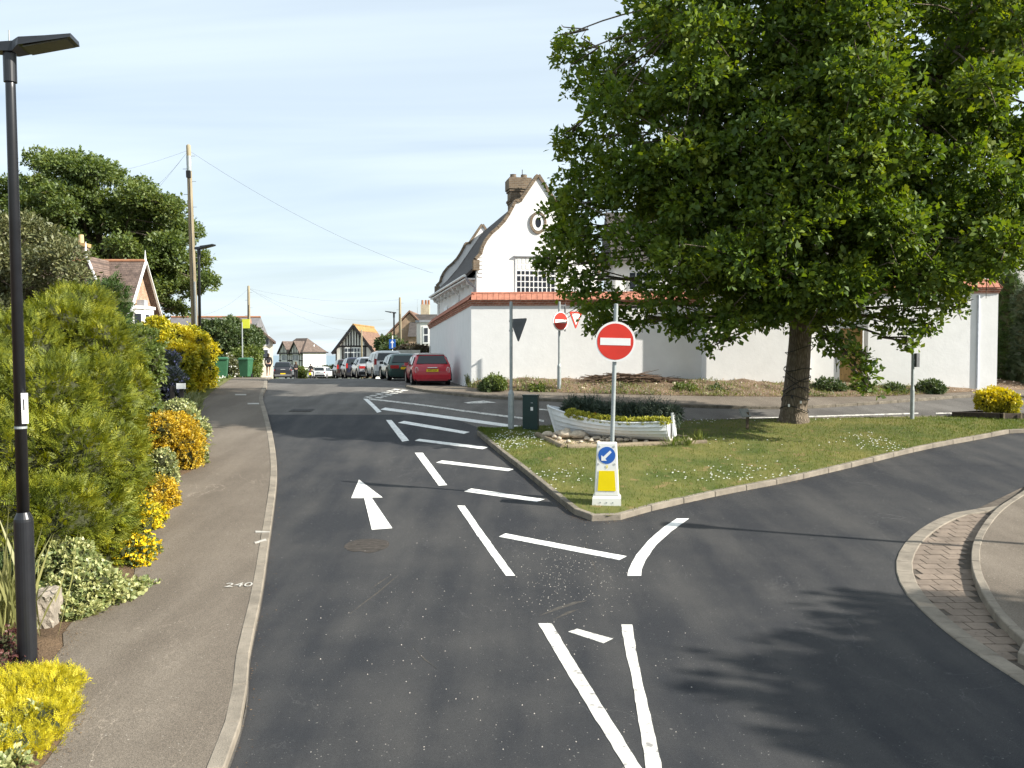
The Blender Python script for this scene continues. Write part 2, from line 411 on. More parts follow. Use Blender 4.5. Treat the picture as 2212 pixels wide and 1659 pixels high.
M_KERBD = mat('kerb_weathered', (.19, .165, .13), .95, .35, 4, .6, 50, speck=(22, .58, (.07, .075, .05)), world_co=True)
M_PAINT = mat('road_paint', (.78, .77, .73), .7, .14, 2.5, .3, 120, speck=(11, .61, (.30, .29, .27)), world_co=True)
M_PAINTMID = mat('scuffed_road_paint', (.62, .60, .55), .8, .22, 1.6, .3, 120, speck=(7, .57, (.26, .25, .235)), world_co=True)
M_PAINTOLD = mat('worn_road_paint', (.60, .58, .53), .8, .2, 3, .3, 120, speck=(9, .52, (.2, .19, .18)), world_co=True)
M_SOIL = mat('garden_soil', (.13, .085, .05), .95, .4, 2, .8, 25, world_co=True, bdist=.05)
M_EARTH = mat('rubble_earth', (.17, .115, .07), .95, .35, 1.5, 1., 14, speck=(16, .6, (.5, .44, .36)), world_co=True, bdist=.06)
M_GRASS = mat('lawn_grass', (.085, .125, .02), .95, .35, .9, .8, 60, col2=(.17, .155, .042), world_co=True, speck=(2.4, .6, (.2, .15, .06)))
M_VERGE = mat('verge_grass', (.11, .15, .035), .95, .4, 1.5, .8, 60, col2=(.2, .18, .06), world_co=True)
M_FIELD = mat('far_field', (.09, .11, .04), .95, .3, .02, world_co=True)
M_PEB = mat('pebble_bed', (.42, .32, .22), .9, .4, 9, 1., 30, speck=(30, .55, (.6, .5, .38)), world_co=True, bdist=.03)

def struct(o, label): return tag(o, label, None, kind='structure')

# ------------------------------------------------------------------ ground, sea
def sheet(name, x0, x1, ys, nx, zo, m):
    mb = MB(); xsn = np.linspace(x0, x1, nx)
    mb.v = [(x, y, gz(y) + zo) for y in ys for x in xsn]
    mb.f = [[i * nx + j, i * nx + j + 1, (i + 1) * nx + j + 1, (i + 1) * nx + j] for i in range(len(ys) - 1) for j in range(nx - 1)]
    return mb.build(name, m, smooth=True)
struct(sheet('ground', -900, 900, list(np.arange(-60, 140, 2.)) + [150, 180, 220, 260, 330, 400, 600], 5, -.06, M_FIELD), 'grassy ground under and around the street')
m, t, o = nmat('sea_water'); p_ = node(t, 'ShaderNodeBsdfPrincipled', {'Base Color': (.16, .24, .28, 1), 'Roughness': .3}); t.links.new(p_.outputs[0], o.inputs[0])
nw = node(t, 'ShaderNodeTexNoise', {'Scale': .4, 'Detail': 4}); bw = node(t, 'ShaderNodeBump', {'Strength': .6, 'Distance': .5}); t.links.new(nw.outputs[0], bw.inputs['Height']); t.links.new(bw.outputs[0], p_.inputs['Normal'])
mb = MB(); mb.add([(-7000, 520, -8.6), (7000, 520, -8.6), (7000, 8500, -8.6), (-7000, 8500, -8.6)], [[0, 1, 2, 3]])
struct(mb.build('sea', m), 'pale sea at the horizon beyond the houses')

# ------------------------------------------------------------------ road
LK_near = [Vector((-1.75, -12)), Vector((-1.9, 2))]
LK = LK_near + [gp(*q) for q in ((496, 1655), (540, 1420), (566, 1290), (581, 1180), (592, 1100), (598, 1040), (596, 990), (588, 940), (578, 900), (568, 862))]
LK += [Vector((-9.9, 35.5)), Vector((-11, 39.5)), Vector((-13, 47)), Vector((-16.4, 60)), Vector((-25.6, 94)), Vector((-33, 122)), Vector((-38, 140))]
LKs = smooth_poly(LK, .3)
RF = [Vector((45, -12)), Vector((45, 2)), Vector((45, 20)), Vector((45, 33)), Vector((6, 36)), Vector((-1, 46)), Vector((-6.5, 56)), Vector((-17, 94)), Vector((-25, 122)), Vector((-30, 140))]
def lofty(name, A, B, ys, m_, zo, material):
    """loft between two lines given as x over y"""
    A = sorted([tuple(p)[:2] for p in A], key=lambda p: p[1]); B = sorted([tuple(p)[:2] for p in B], key=lambda p: p[1])
    ax = np.interp(ys, [p[1] for p in A], [p[0] for p in A]); bx = np.interp(ys, [p[1] for p in B], [p[0] for p in B]); mb = MB()
    for i, y in enumerate(ys):
        for j in range(m_): f = j / (m_ - 1); mb.v.append((ax[i] * (1 - f) + bx[i] * f, y, gz(y) + zo))
    for i in range(len(ys) - 1):
        for j in range(m_ - 1): mb.f.append([i * m_ + j, i * m_ + j + 1, (i + 1) * m_ + j + 1, (i + 1) * m_ + j])
    return mb.build(name, material, smooth=True)
ys = np.arange(-12, 140, .5)
struct(lofty('road', LKs, RF, ys, 6, 0, M_OLD), 'old brownish grey asphalt road running up over the crest')
# newer dark surfacing over the near part of the junction, with a ragged far edge
NA = [p for p in LKs if p.y < 28.6]
NB = [Vector((45, -12)), Vector((45, 20)), Vector((45, 21.0)), Vector((3.2, 22.3)), Vector((-.6, 25.2)), Vector((-2.6, 29.0))]
struct(lofty('resurfaced_road', [Vector((p.x + .02, p.y)) for p in NA], NB, np.arange(-12, 28.3, .3), 6, .004, M_ASPH), 'newer dark asphalt over the near junction')

struct(lofty('resurfaced_side_road', [Vector((7, 20.9)), Vector((9, 25.8))], [Vector((45, 20.9)), Vector((45, 25.8))], np.arange(20.9, 25.81, .35), 4, .0075, M_ASPH), 'newer dark asphalt of the road right of the island')
# ------------------------------------------------------------------ kerbs
def kerb(line, side, top, label, name='kerb', L=.915, w=.125, material=M_KERB, h=.3, jitter=.004):
    """line: plan line of the road edge; stones stand on the side given (+1 left of travel)"""
    root = bpy.data.objects.new(name, None); COL.objects.link(root); struct(root, label)
    P = np.array([tuple(p)[:2] for p in line]); s = np.r_[0, np.cumsum(np.linalg.norm(np.diff(P, axis=0), axis=1))]
    n = max(1, int(s[-1] / L)); me = bevel_box((s[-1] / n - .005, w, h), .012, 'kerb_stone', material)
    for i in range(n):
        a, b = s[-1] * i / n, s[-1] * (i + 1) / n
        p0 = Vector((np.interp(a, s, P[:, 0]), np.interp(a, s, P[:, 1]))); p1 = Vector((np.interp(b, s, P[:, 0]), np.interp(b, s, P[:, 1])))
        q0 = Vector((p0.x, p0.y, gz(p0.y))); q1 = Vector((p1.x, p1.y, gz(p1.y)))
        ex = (q1 - q0).normalized(); ey = Vector((-ex.y, ex.x, 0)).normalized(); ez = ex.cross(ey)
        c = (q0 + q1) / 2 + ey * side * w / 2 + Vector((0, 0, top - h / 2 + random.uniform(-jitter, jitter)))
        M4 = Matrix((ex, ey, ez)).transposed().to_4x4(); M4.translation = c
        share('kerb_stone', me, M4, root)
    return root
def offset_line(line, d):
    out = []
    for i, p in enumerate(line):
        a = Vector(tuple(line[max(0, i - 1)])[:2]); b = Vector(tuple(line[min(len(line) - 1, i + 1)])[:2]); t = (b - a).normalized()
        out.append(Vector(tuple(p)[:2]) + Vector((-t.y, t.x)) * d)
    return out
LKv = [p for p in LKs if 2 < p.y < 125]
kerb([p for p in LKv if p.y < 62], 1, .09, 'pale concrete kerb along the left pavement', name='left_kerb', w=.15)
# left pavement and the gardens beside it
PE_px = [(95, 1655), (150, 1560), (105, 1440), (190, 1362), (330, 1292), (352, 1200), (392, 1062), (446, 1010), (452, 960), (432, 872)]
PE = [Vector((-4.6, -12)), Vector((-4.2, 2))] + [gp(x, y, .08) for x, y in PE_px if (x, y) not in ((150, 1560),)] + [Vector((-12.0, 36)), Vector((-13.3, 41)), Vector((-15.2, 48)), Vector((-18.6, 60)), Vector((-28, 94)), Vector((-41, 140))]
PEs = [Vector((p.x - (.38 if 10.3 < p.y < 20 else .25 if p.y < 27 and p.y > 10.3 else 0), p.y)) for p in smooth_poly(PE, .3)]
struct(lofty('left_pavement', [p for p in PEs], [Vector((p.x - .15, p.y)) for p in LKs], np.arange(-12, 125, .4), 5, .085, M_PAVE), 'brownish asphalt pavement beside the gardens on the left')
struct(lofty('garden_ground', [Vector((-70, -12)), Vector((-70, 140))], [Vector((p.x + .06, p.y)) for p in PEs], np.arange(-12, 125, .6), 8, .075, M_SOIL), 'bare soil of the front gardens on the left')
VA = [Vector((-13.6, 29)), Vector((-15.5, 36)), Vector((-18, 44)), Vector((-21, 56))]
struct(lofty('left_verge', VA, [Vector((p.x + .1, p.y)) for p in PEs], np.arange(29.2, 56, .4), 6, .1, M_VERGE), 'rough grass verge with white flowers beside the left pavement')

# ------------------------------------------------------------------ island
ISL_L = [gp(*q) for q in ((1030, 940), (1075, 978), (1130, 1022), (1190, 1072), (1240, 1112))]
ISL_T = [gp(*q) for q in ((1240, 1112), (1262, 1123), (1300, 1130), (1340, 1124))]
ISL_R = [gp(*q) for q in ((1340, 1124), (1420, 1102), (1560, 1071), (1700, 1043), (1850, 1008), (2000, 972), (2120, 950), (2212, 935))] + [Vector((17.5, 25.0)), Vector((22.5, 26.0))]
ISL_B = [Vector((22.5, 27.6)), gp(2212, 903), gp(2060, 905), gp(1850, 908), gp(1600, 912), gp(1480, 915), gp(1300, 922), gp(1100, 930), gp(1030, 940)]
kerb(smooth_poly(ISL_L, .2), 1, .12, 'dark weathered kerb on the left edge of the grass island', name='island_left_kerb', material=M_KERBD)
kerb(smooth_poly(ISL_T, .1), 1, .12, 'chipped white-splashed kerb round the tip of the island', name='island_tip_kerb', L=.4)
kerb(smooth_poly(ISL_R, .2), 1, .12, 'pale concrete kerb on the right edge of the grass island', name='island_right_kerb')
kerb(smooth_poly(ISL_B, .2), 1, .11, 'kerb at the back of the grass island', name='island_back_kerb', material=M_KERBD)
front = smooth_poly(ISL_L, .25) + smooth_poly(ISL_T, .12) + smooth_poly(ISL_R, .3); back = [Vector(tuple(p)[:2]) for p in ISL_B[::-1]]
ctr = Vector((9, 24))
def shrink(p, d=.1): p = Vector(tuple(p)[:2]); return p + (ctr - p).normalized() * d
LAWN_A = [shrink(p) for p in front]; LAWN_B = [shrink(p, .1) for p in back]
def lump(x, y, f): return .05 * math.sin(x * .9) * math.sin(y * .7) * f * (1 - f) * 4 + .06 * math.sin(math.pi * f)
struct(loft('island_lawn', LAWN_A, LAWN_B, 90, 10, .10, M_GRASS, lump), 'mown grass lawn of the triangular traffic island')

# ------------------------------------------------------------------ right-hand pavement corner with block paving
RK_px = [(2290, 1020), (2212, 1072), (2150, 1116), (2110, 1168), (2097, 1218), (2108, 1275), (2150, 1345), (2212, 1405), (2330, 1490)]
RK = [gp(*q) for q in RK_px]; RK = [Vector((14.5, 19.6))] + RK + [Vector((9.5, 4)), Vector((13, -8))]
RKs = smooth_poly(RK, .25)
kerb(RKs, 1, .13, 'pale kerb curving round the right-hand pavement corner', name='right_kerb', L=.5)
struct(loft('right_pavement', offset_line(RKs, .07), [Vector((30, 19)), Vector((30, -8))], 160, 5, .125, M_PAVE), 'brownish asphalt pavement at the right-hand corner')
OB_px = [(2185, 1088), (2140, 1098), (2052, 1112), (1978, 1152), (1937, 1206), (1944, 1264), (1990, 1322), (2070, 1388), (2212, 1484), (2330, 1560)]
OBs = smooth_poly([gp(*q) for q in OB_px], .2)
kerb(OBs, 1, .022, 'flush grey concrete edging round the block paved overrun', name='flush_edging', L=.55, w=.24, h=.2, jitter=.001)
# block paving: courses between the edging and the kerb, each block its own piece
M_BLOCK = mat('paving_block', (.205, .162, .126), .92, .3, 2.5, .5, 70, speck=(14, .6, (.14, .11, .09)), world_co=True)
pav = loft('block_paving', offset_line(OBs, .2), [p for p in RKs if RK[1].y - .2 > p.y > RK[9].y][0:] , 50, 4, -.004 + .008, mat('joint_sand', (.09, .075, .06), .95, .3, 8, world_co=True))
struct(pav, 'block paved overrun strip between flush edging and right kerb')
IN = resample(offset_line(OBs, .25), 42); KR = resample([p for p in RKs if RK[1].y - .2 > p.y > RK[9].y], 42)
bme = bevel_box((1, 1, 1), .03, 'paving_block', M_BLOCK)
def inside_overrun(x, y):
    """between the edging arc and the kerb arc at this y"""
    def xat(Pl, y):
        o_ = [Pl[k] + (Pl[k + 1] - Pl[k]) * ((y - Pl[k][1]) / (Pl[k + 1][1] - Pl[k][1] + 1e-9)) for k in range(len(Pl) - 1) if (Pl[k][1] - y) * (Pl[k + 1][1] - y) <= 0]
        return o_[0][0] if o_ else None
    a, b = xat(IN, y), xat(KR, y)
    return a is not None and b is not None and a + .05 < x < b - .04
bx0, by0 = 4.2, 8.6
for r_ in range(36):
    for c_ in range(30):
        x = bx0 + c_ * .30 + (.15 if r_ % 2 else 0); y = by0 + r_ * .255
        if inside_overrun(x - .02, y) or inside_overrun(x + .12, y):
            sl = (gz(y + .1) - gz(y - .1)) / .2
            M4 = Matrix.Translation((x, y, gz(y) - .008 + random.uniform(-.003, .002))) @ Matrix.Rotation(math.atan(sl), 4, 'X') @ Matrix.Rotation(random.uniform(-.02, .02), 4, 'Z') @ Matrix.Diagonal((.285, .238, .05, 1))
            share('paving_block', bme, M4, pav)

# ------------------------------------------------------------------ far side: pavement and bare earth in front of the white wall
FK = [Vector((-1.9, 35.7)), Vector((-3.1, 35.5))] + [gp(*q) for q in ((872, 836), (905, 845), (960, 852), (1050, 861), (1200, 868), (1350, 875), (1500, 881), (1700, 884), (1850, 877), (2000, 866), (2120, 858))] + [Vector((20, 32)), Vector((30, 33.5)), Vector((45, 36))]
FKs = smooth_poly(FK, .3)
kerb([p for p in FKs if p.y < 40], 1, .1, 'brownish kerb of the far pavement below the white wall', name='far_kerb', material=M_KERBD)
FW = [Vector((-1.8, 35.6)), Vector((-1.75, 35.2)), Vector((-1.6, 34.7)), Vector((-1.0, 34.0)), Vector((1, 33.2)), Vector((4, 32.4)), Vector((8, 31.8)), Vector((13, 31.8)), Vector((20, 34)), Vector((30, 36)), Vector((45, 38))]
struct(loft('far_pavement', offset_line(FKs, .1), smooth_poly(FW, .3), 120, 5, .095, M_PAVE), 'pavement along the far side of the cross street')
FV = [Vector((-1.9, 36.3)), Vector((0, 36)), Vector((6, 36)), Vector((12, 34.5)), Vector((20, 36.5)), Vector((30, 38))]
def mound(x, y, f):
    return (.33 * math.sin(min(1, f * 1.7) * math.pi / 2) * (1 - .35 * max(0, min(1, (x - 9) / 4))) + .06 * math.sin(x * 2.3) * math.sin(y * 3.1 + x) * math.sin(math.pi * f) + .03 * math.sin(x * 7.1 + y * 5)) * (0 if f < .01 else 1)
struct(loft('bare_earth_bank', smooth_poly(FW, .3)[int(0):], FV, 120, 14, .1, M_EARTH, mound), 'bank of bare brown rubble earth below the white wall')

# ------------------------------------------------------------------ road markings
def strip(name, A, B, label, m=M_PAINT, group=None, n=None, zo=.009, cat='road marking'):
    """a painted line: its two long edges in pixels of the photograph"""
    A = [gp(*q) for q in A]; B = [gp(*q) for q in B]
    n = n or 36; A = resample(A, n); B = resample(B, n); mb = MB()
    if n > 3: j_ = rng.normal(size=(n, 2)) * .0028; A = A + j_; B = B - np.roll(j_, 3, 0)
    for i in range(n):
        for q in (A[i], B[i]): mb.v.append((q[0], q[1], gz(q[1]) + zo))
    for i in range(n): 
        for q in (A[i], B[i]): mb.v.append((q[0], q[1], gz(q[1]) + .002))
    k = 2 * n
    for i in range(n - 1):
        a = 2 * i; mb.f.append([a, a + 1, a + 3, a + 2]); mb.f.append([a, a + 2, k + a + 2, k + a]); mb.f.append([a + 1, k + a + 1, k + a + 3, a + 3])
    o = mb.build(name, m)
    return tag(o, label, cat, group)
G1 = 'dashes of the hatched area boundary'
strip('lane_dash', [(785, 862), (815, 892)], [(794, 862), (824, 890)], 'farthest white boundary dash, beside the give way dots', group=G1)
strip('lane_dash', [(834, 908), (869, 955)], [(846, 908), (884, 953)], 'second farthest white boundary dash, left of the hatching', group=G1)
strip('lane_dash', [(896, 979), (948, 1050)], [(913, 979), (966, 1049)], 'white boundary dash level with the head of the road arrow', group=G1)
strip('lane_dash', [(988, 1094), (1093, 1247)], [(1004, 1093), (1113, 1245)], 'long white boundary dash right of the foot of the road arrow', group=G1)
strip('lane_line', [(1163, 1349), (1348, 1659), (1390, 1730)], [(1192, 1348), (1383, 1659), (1427, 1730)], 'scuffed white line running to the bottom of the picture, left of the pair', M_PAINTMID)
strip('lane_line', [(1342, 1352), (1352, 1412), (1366, 1472), (1394, 1659), (1404, 1730)], [(1366, 1352), (1374, 1410), (1385, 1465), (1430, 1659), (1443, 1730)], 'patched worn white line running to the bottom, right of the pair', M_PAINTMID)
strip('hatch_bar', [(1228, 1367), (1305, 1392)], [(1247, 1360), (1325, 1384)], 'short white bar between the tops of the two near lines', M_PAINTMID)
strip('curved_line', [(1355, 1247), (1358, 1232), (1372, 1203), (1400, 1170), (1433, 1141), (1462, 1121)], [(1385, 1247), (1386, 1232), (1394, 1211), (1417, 1179), (1452, 1148), (1488, 1121)], 'curved white dash below the tip of the grass island', n=24)
G2 = 'white hatch bars beside the island'
for A, B, lb in (([(1092, 1154), (1354, 1204)], [(1078, 1160), (1338, 1211)], 'nearest white hatch bar, below the island tip'),
                 ([(1018, 1057), (1177, 1080)], [(1003, 1063), (1160, 1085)], 'second nearest white hatch bar, touching the dark island kerb'),
                 ([(955, 996), (1110, 1014)], [(942, 1000), (1098, 1019)], 'third white hatch bar from the island tip'),
                 ([(905, 949), (1055, 967)], [(896, 953), (1043, 971)], 'fourth white hatch bar from the island tip'),
                 ([(873, 910), (1015, 934)], [(860, 914), (1003, 938)], 'fifth white hatch bar, reaching the far corner of the island'),
                 ([(832, 881), (1145, 924)], [(822, 885), (1140, 929)], 'longest white hatch bar, passing behind the grey sign post')):
    strip('hatch_bar', A, B, lb, group=G2)
strip('edge_line', [(797, 861), (905, 873), (1010, 888), (1175, 908)], [(797, 863.5), (905, 876), (1010, 891), (1175, 912)], 'thin white line closing the far side of the hatching', M_PAINTOLD)
strip('edge_line', [(1618, 903.5), (1984, 892)], [(1618, 906), (1984, 894.5)], 'thin white line on the cross street behind the oak trunk', M_PAINTOLD)
strip('edge_line', [(2022, 892), (2060, 892)], [(2022, 894.5), (2060, 894.5)], 'short white dash on the cross street left of the yellow shrub', M_PAINTOLD)
strip('edge_line', [(1130, 881), (1220, 888)], [(1130, 883), (1220, 890)], 'faint white line beside the faded arrow behind the cabinet', M_PAINTOLD)
for k, (x0, y0, x1, y1, lb) in enumerate(((790, 859, 862, 839, 'nearer'), (814, 860, 878, 841, 'farther'))):
    for i in range(6):
        f0 = i / 6; f1 = f0 + .62 / 6; q0 = (x0 + (x1 - x0) * f0, y0 + (y1 - y0) * f0); q1 = (x0 + (x1 - x0) * f1, y0 + (y1 - y0) * f1)
        strip('give_way_dash', [(q0[0] - 5, q0[1]), (q1[0] - 5, q1[1])], [(q0[0] + 8, q0[1] + 1.2), (q1[0] + 8, q1[1] + 1.2)], 'small white give way dash in the %s of two dotted rows' % lb, M_PAINTOLD, group='give way dashes, %s row' % lb, n=3)
strip('faded_arrow', [(1002, 870), (1030, 867), (1046, 866)], [(1010, 872), (1040, 872), (1072, 870)], 'faded white arrow mark on the cross street', M_PAINTOLD)
def cpx(cx, cy): return ((900 + cx * .6103) / 1.4756, (1500 + cy * .6103) / 1.4756)
apts = [gp(*cpx(*q)) for q in ((400, 50), (360, 148), (427, 148), (467, 311), (574, 305), (465, 144), (523, 142))]
mb = MB(); mb.v = [(p.x, p.y, gz(p.y) + .010) for p in apts] + [(p.x, p.y, gz(p.y) + .001) for p in apts]
mb.f = [[0, 1, 2], [0, 2, 5], [0, 5, 6], [2, 3, 4, 5]] + [[a, b, b + 7, a + 7] for a, b in ((0, 1), (1, 2), (2, 3), (3, 4), (4, 5), (5, 6), (6, 0))]
tag(mb.build('direction_arrow', M_PAINT), 'white straight-ahead arrow painted on the left lane', 'road marking')
# sprayed survey marks on the pavement
def ground_text(s, px, py, size, label, m, h, rz=0, name='sprayed_mark'):
    p = gp(px, py, h); me = text_mesh(s, size, .001); me.materials.append(m)
    o = bpy.data.objects.new(name, me); COL.objects.link(o); sl = math.atan((gz(p.y + .3) - gz(p.y - .3)) / .6)
    o.matrix_basis = Matrix.Translation(p) @ Matrix.Rotation(sl, 4, 'X') @ Matrix.Rotation(rz, 4, 'Z')
    return tag(o, label, 'mark')
M_SPRAY = mat('spray_paint', (.42, .40, .36), .8, .2, 30)
ground_text('240', 516, 1265, .26, 'white figures 240 sprayed on the left pavement', M_SPRAY, .096, .1)
def spray(A, B, label): return strip('sprayed_mark', A, B, label, M_SPRAY, n=3, zo=.098, cat='mark')
spray([(552, 1159), (583, 1160)], [(552, 1162), (583, 1163)], 'white sprayed dash on the pavement, upper of the pair by the kerb')
spray([(549, 1184), (574, 1176)], [(551, 1187), (576, 1180)], 'white sprayed tick on the pavement, lower of the pair by the kerb')
spray([(508, 857), (532, 857)], [(508, 859), (532, 859)], 'short white sprayed dash farthest up the left pavement')
spray([(535, 877), (560, 877)], [(535, 879), (560, 879)], 'short white sprayed dash on the pavement near the far kerb bend')
# dusty scrapes and seams in the dark surfacing
M_SCR = mat('dusty_scrape', (.066, .060, .051), .95, .35, 12, world_co=True, speck=(30, .52, (.045, .044, .043)))
def scrape(pts, w, label):
    A = [(x, y - w) for x, y in pts]; B = [(x, y + w) for x, y in pts]
    A[0] = B[0] = pts[0]; A[-1] = B[-1] = pts[-1]
    strip('scrape_mark', A, B, label, M_SCR, n=28, zo=.0062, cat='mark')
scrape([(1165, 1333), (1200, 1318), (1240, 1305), (1268, 1300)], 3.5, 'pale dusty scrape above the left near line')
scrape([(1195, 1340), (1225, 1326), (1250, 1318)], 3, 'short pale scrape beside the small white bar')
scrape([(1261, 1150), (1266, 1175), (1276, 1205), (1290, 1240), (1292, 1275)], 2, 'rough seam in the asphalt below the island tip')
scrape([(800, 1275), (822, 1258), (842, 1245)], 1.6, 'thin pale scratch left of the long boundary dash, upper')
scrape([(755, 1330), (790, 1300), (815, 1282), (840, 1262), (858, 1246)], 1.3, 'long thin pale scratch in the middle of the left lane')
scrape([(893, 1398), (915, 1425), (945, 1448)], 2, 'short pale scratch low in the left lane')
# gully and worn patch
M_IRON = mat('cast_iron', (.05, .045, .04), .6, .3, 20, .4, 60, metal=.5)
gpos = gp(652, 887); gr = thing('gully_grate', (gpos.x, gpos.y, gz(gpos.y)), 'dark iron gully grate flush in the left lane', 'grate')
sl = Matrix.Rotation(math.atan((gz(gpos.y + .3) - gz(gpos.y - .3)) / .6), 3, 'X')
MB().box((0, 0, .004), (.75, .5, .012), sl).build('frame', M_IRON, gr)
for k in range(7): MB().box(sl @ Vector((-.3 + k * .1, 0, .014)), (.05, .42, .012), sl).build('bar', M_IRON, gr)
wp = gp(795, 1178); mb = MB(); ring = [(wp.x + math.cos(a) * .38 * random.uniform(.85, 1.1), wp.y + math.sin(a) * .45 * random.uniform(.8, 1.1)) for a in np.linspace(0, 6.28, 19)[:-1]]
mb.v = [(x, y, gz(y) + .007) for x, y in ring]; mb.f = [list(range(18))]
tag(mb.build('asphalt_patch', mat('rough_patch', (.06, .052, .045), .95, .5, 9, 1, 40, stretch=(1, 3, 1))), 'rough dark repair patch below the road arrow', 'patch')
# ------------------------------------------------------------------ white walled house on the right
M_WHITE = mat('white_render', (.80, .79, .77), .85, .05, 1.2, .35, 18, world_co=True, bdist=.02)
M_WHITE2 = mat('white_brickwork', (.80, .795, .78), .85, .04, 2, .22, 9, world_co=True, bdist=.02)
M_WPAINT = mat('white_paint', (.8, .8, .78), .45, .04, 3)
M_BRICKC = brickmat('coping_brick', (.36, .135, .085), (.45, .19, .12), (.55, .42, .34), .225, .075, .008, axis='SUM')
M_TILE = mat('coping_tile', (.42, .175, .115), .8, .25, 6, .4, 40, world_co=True)
M_BROWNB = brickmat('brown_brick', (.13, .095, .065), (.19, .135, .085), (.22, .19, .15), .225, .075, .01, axis='SUM')
M_SLATE = mat('dark_roof', (.07, .062, .058), .8, .35, 2.5, .6, 22, stretch=(1, 1, 3), world_co=True)
M_PANE = glassmat('dark_pane', (.03, .035, .045))
M_NET = mat('net_curtain', (.62, .62, .6), .6, .1, 20)
M_LEAD = mat('grey_lead', (.3, .31, .33), .6, .15, 4)

# garden wall: plan corners of its outer face
GW = [Vector((-4.74, 50.6)), Vector((-1.62, 35.0)), Vector((7.52, 34.9)), Vector((7.56, 34.2)), Vector((11.4, 34.0)), Vector((11.42, 34.2)), Vector((12.72, 34.15))]
GW2 = [Vector((13.65, 34.15)), Vector((13.67, 33.8)), Vector((18.5, 33.55)), Vector((19.3, 36.5))]
wallr = thing('garden_wall', (6, 34, gz(34)), 'tall white rendered garden wall with red tiled coping, behind the oak', 'wall')
def wall_top(p): return 4.95 + .48 * max(0, min(1, (50.6 - p.y) / 15.6)) if p.x < -1.5 else 5.45 if p.x < 7.54 else 5.82
def wall_run(pts, name, thick=.3):
    mb = MB()
    for a, b in zip(pts[:-1], pts[1:]):
        d = (b - a).normalized(); nrm = Vector((-d.y, d.x))
        L = (b - a).length; n = max(1, int(L / 2.5))
        for k in range(n):
            p = a + d * (L * k / n); q = a + d * (L * (k + 1) / n)
            vs = []
            for (s_, zz) in ((p, 0), (q, 0), (q, 1), (p, 1)):
                for off in (0, thick):
                    r_ = s_ + nrm * off; vs.append((r_.x, r_.y, (wall_top(s_) if zz else gz(s_.y) - .25)))
            mb.add(vs, [[0, 2, 4, 6], [1, 7, 5, 3], [0, 1, 3, 2], [4, 5, 7, 6], [2, 3, 5, 4], [0, 6, 7, 1]])
    mb.build(name, M_WHITE2, wallr, world=True)
wall_run(GW, 'wall'); wall_run(GW2, 'wall')
# coping: stepped brick courses and a row of sloping tiles
tile_me = bevel_box((.205, .40, .022), .004, 'coping_tile', M_TILE)
top_me = bevel_box((.215, .40, .024), .004, 'coping_tile', M_TILE)
ntile = 0
for run in (GW, [Vector((12.5, 34.15)), Vector((13.8, 34.15))], GW2):
    for a, b in zip(run[:-1], run[1:]):
        d = (b - a).normalized(); nrm = Vector((-d.y, d.x)); L = (b - a).length
        if L < .4: continue
        za, zb = wall_top(a), wall_top(b); A3 = Vector((a.x, a.y, za)); B3 = Vector((b.x, b.y, zb))
        d3 = (B3 - A3).normalized(); n3 = Vector((nrm.x, nrm.y, 0))
        for k in range(3):
            off = -.03 - .035 * k; mb = MB()
            c0 = A3 - d3 * (.03 + .03 * k) + Vector((0, 0, .075 * k + .0375)); c1 = B3 + d3 * (.03 + .03 * k) + Vector((0, 0, .075 * k + .0375))
            c0 = c0 + n3 * (.15 + 0 * off); c1 = c1 + n3 * .15
            mb.bar(c0, c1, .3 - 2 * off, .0745)
            mb.build('brick_course', M_BRICKC, wallr, world=True)
        n = int(L / .215)
        for i in range(n):
            f = (i + .5) / n; c = A3.lerp(B3, f)
            ang = R(46)
            ey = (n3 * math.cos(ang) + Vector((0, 0, math.sin(ang)))); ez = d3.cross(ey)
            M4 = Matrix((d3, ey, ez)).transposed().to_4x4(); M4.translation = c + n3 * (-.02) + Vector((0, 0, .225 + .135)) + ez * random.uniform(-.004, .004)
            tl = share('coping_tile', tile_me, M4, wallr); tl.location = M4.translation - wallr.location; ntile += 1
        # back slope and ridge as one piece
        mb = MB(); h0 = Vector((0, 0, .23)); hr = Vector((0, 0, .50))
        p0 = [A3 + h0 + n3 * .02, A3 + hr + n3 * .15, A3 + h0 + n3 * .40]; p1 = [B3 + h0 + n3 * .02, B3 + hr + n3 * .15, B3 + h0 + n3 * .40]
        mb.add(p0 + p1, [[0, 1, 2], [3, 5, 4], [0, 3, 4, 1], [1, 4, 5, 2], [2, 5, 3, 0]]); mb.build('coping_core', M_TILE, wallr, world=True)
        mb = MB(); mb.tube([A3 + hr + n3 * .13, B3 + hr + n3 * .13], .05, 8); mb.build('ridge_tile', M_TILE, wallr, world=True)
# gate with studded boards
gate = thing('garden_gate', (13.18, 34.25, gz(34.2) + .15), 'studded pale wooden garden gate in the white wall, behind hanging leaves', 'gate')
M_GATE = mat('gate_oak', (.50, .31, .12), .6, .2, 3, .3, 30, stretch=(6, 6, 1))
for k in range(5):
    MB().box((-.36 + k * .18, 0, 1.15), (.175, .05, 2.3)).build('board', M_GATE, gate)
for r_ in range(8):
    for k in range(5): MB().lathe([(.014, 0), (.012, .012), (.004, .018)], 8, Matrix.Translation((-.36 + k * .18, -.025, .25 + r_ * .26)) @ Matrix.Rotation(R(90), 4, 'X')).build('stud', M_IRON, gate)
MB().box((0, .04, 2.9), (.93, .28, 1.2)).build('lintel', M_WHITE2, gate)
MB().box((0, -.02, .02), (.92, .2, .1)).build('threshold', mat('dark_stone', (.1, .09, .08), .9), gate)
# downpipe on the wall
dp = at(2113, 640, 33.6)
tag(MB().tube([(dp.x, 33.565, 5.75), (dp.x, 33.565, gz(33.5) + .2)], .045, 10).build('downpipe', mat('pipe_white', (.62, .65, .7), .4)), 'white downpipe near the right end of the garden wall', 'pipe')

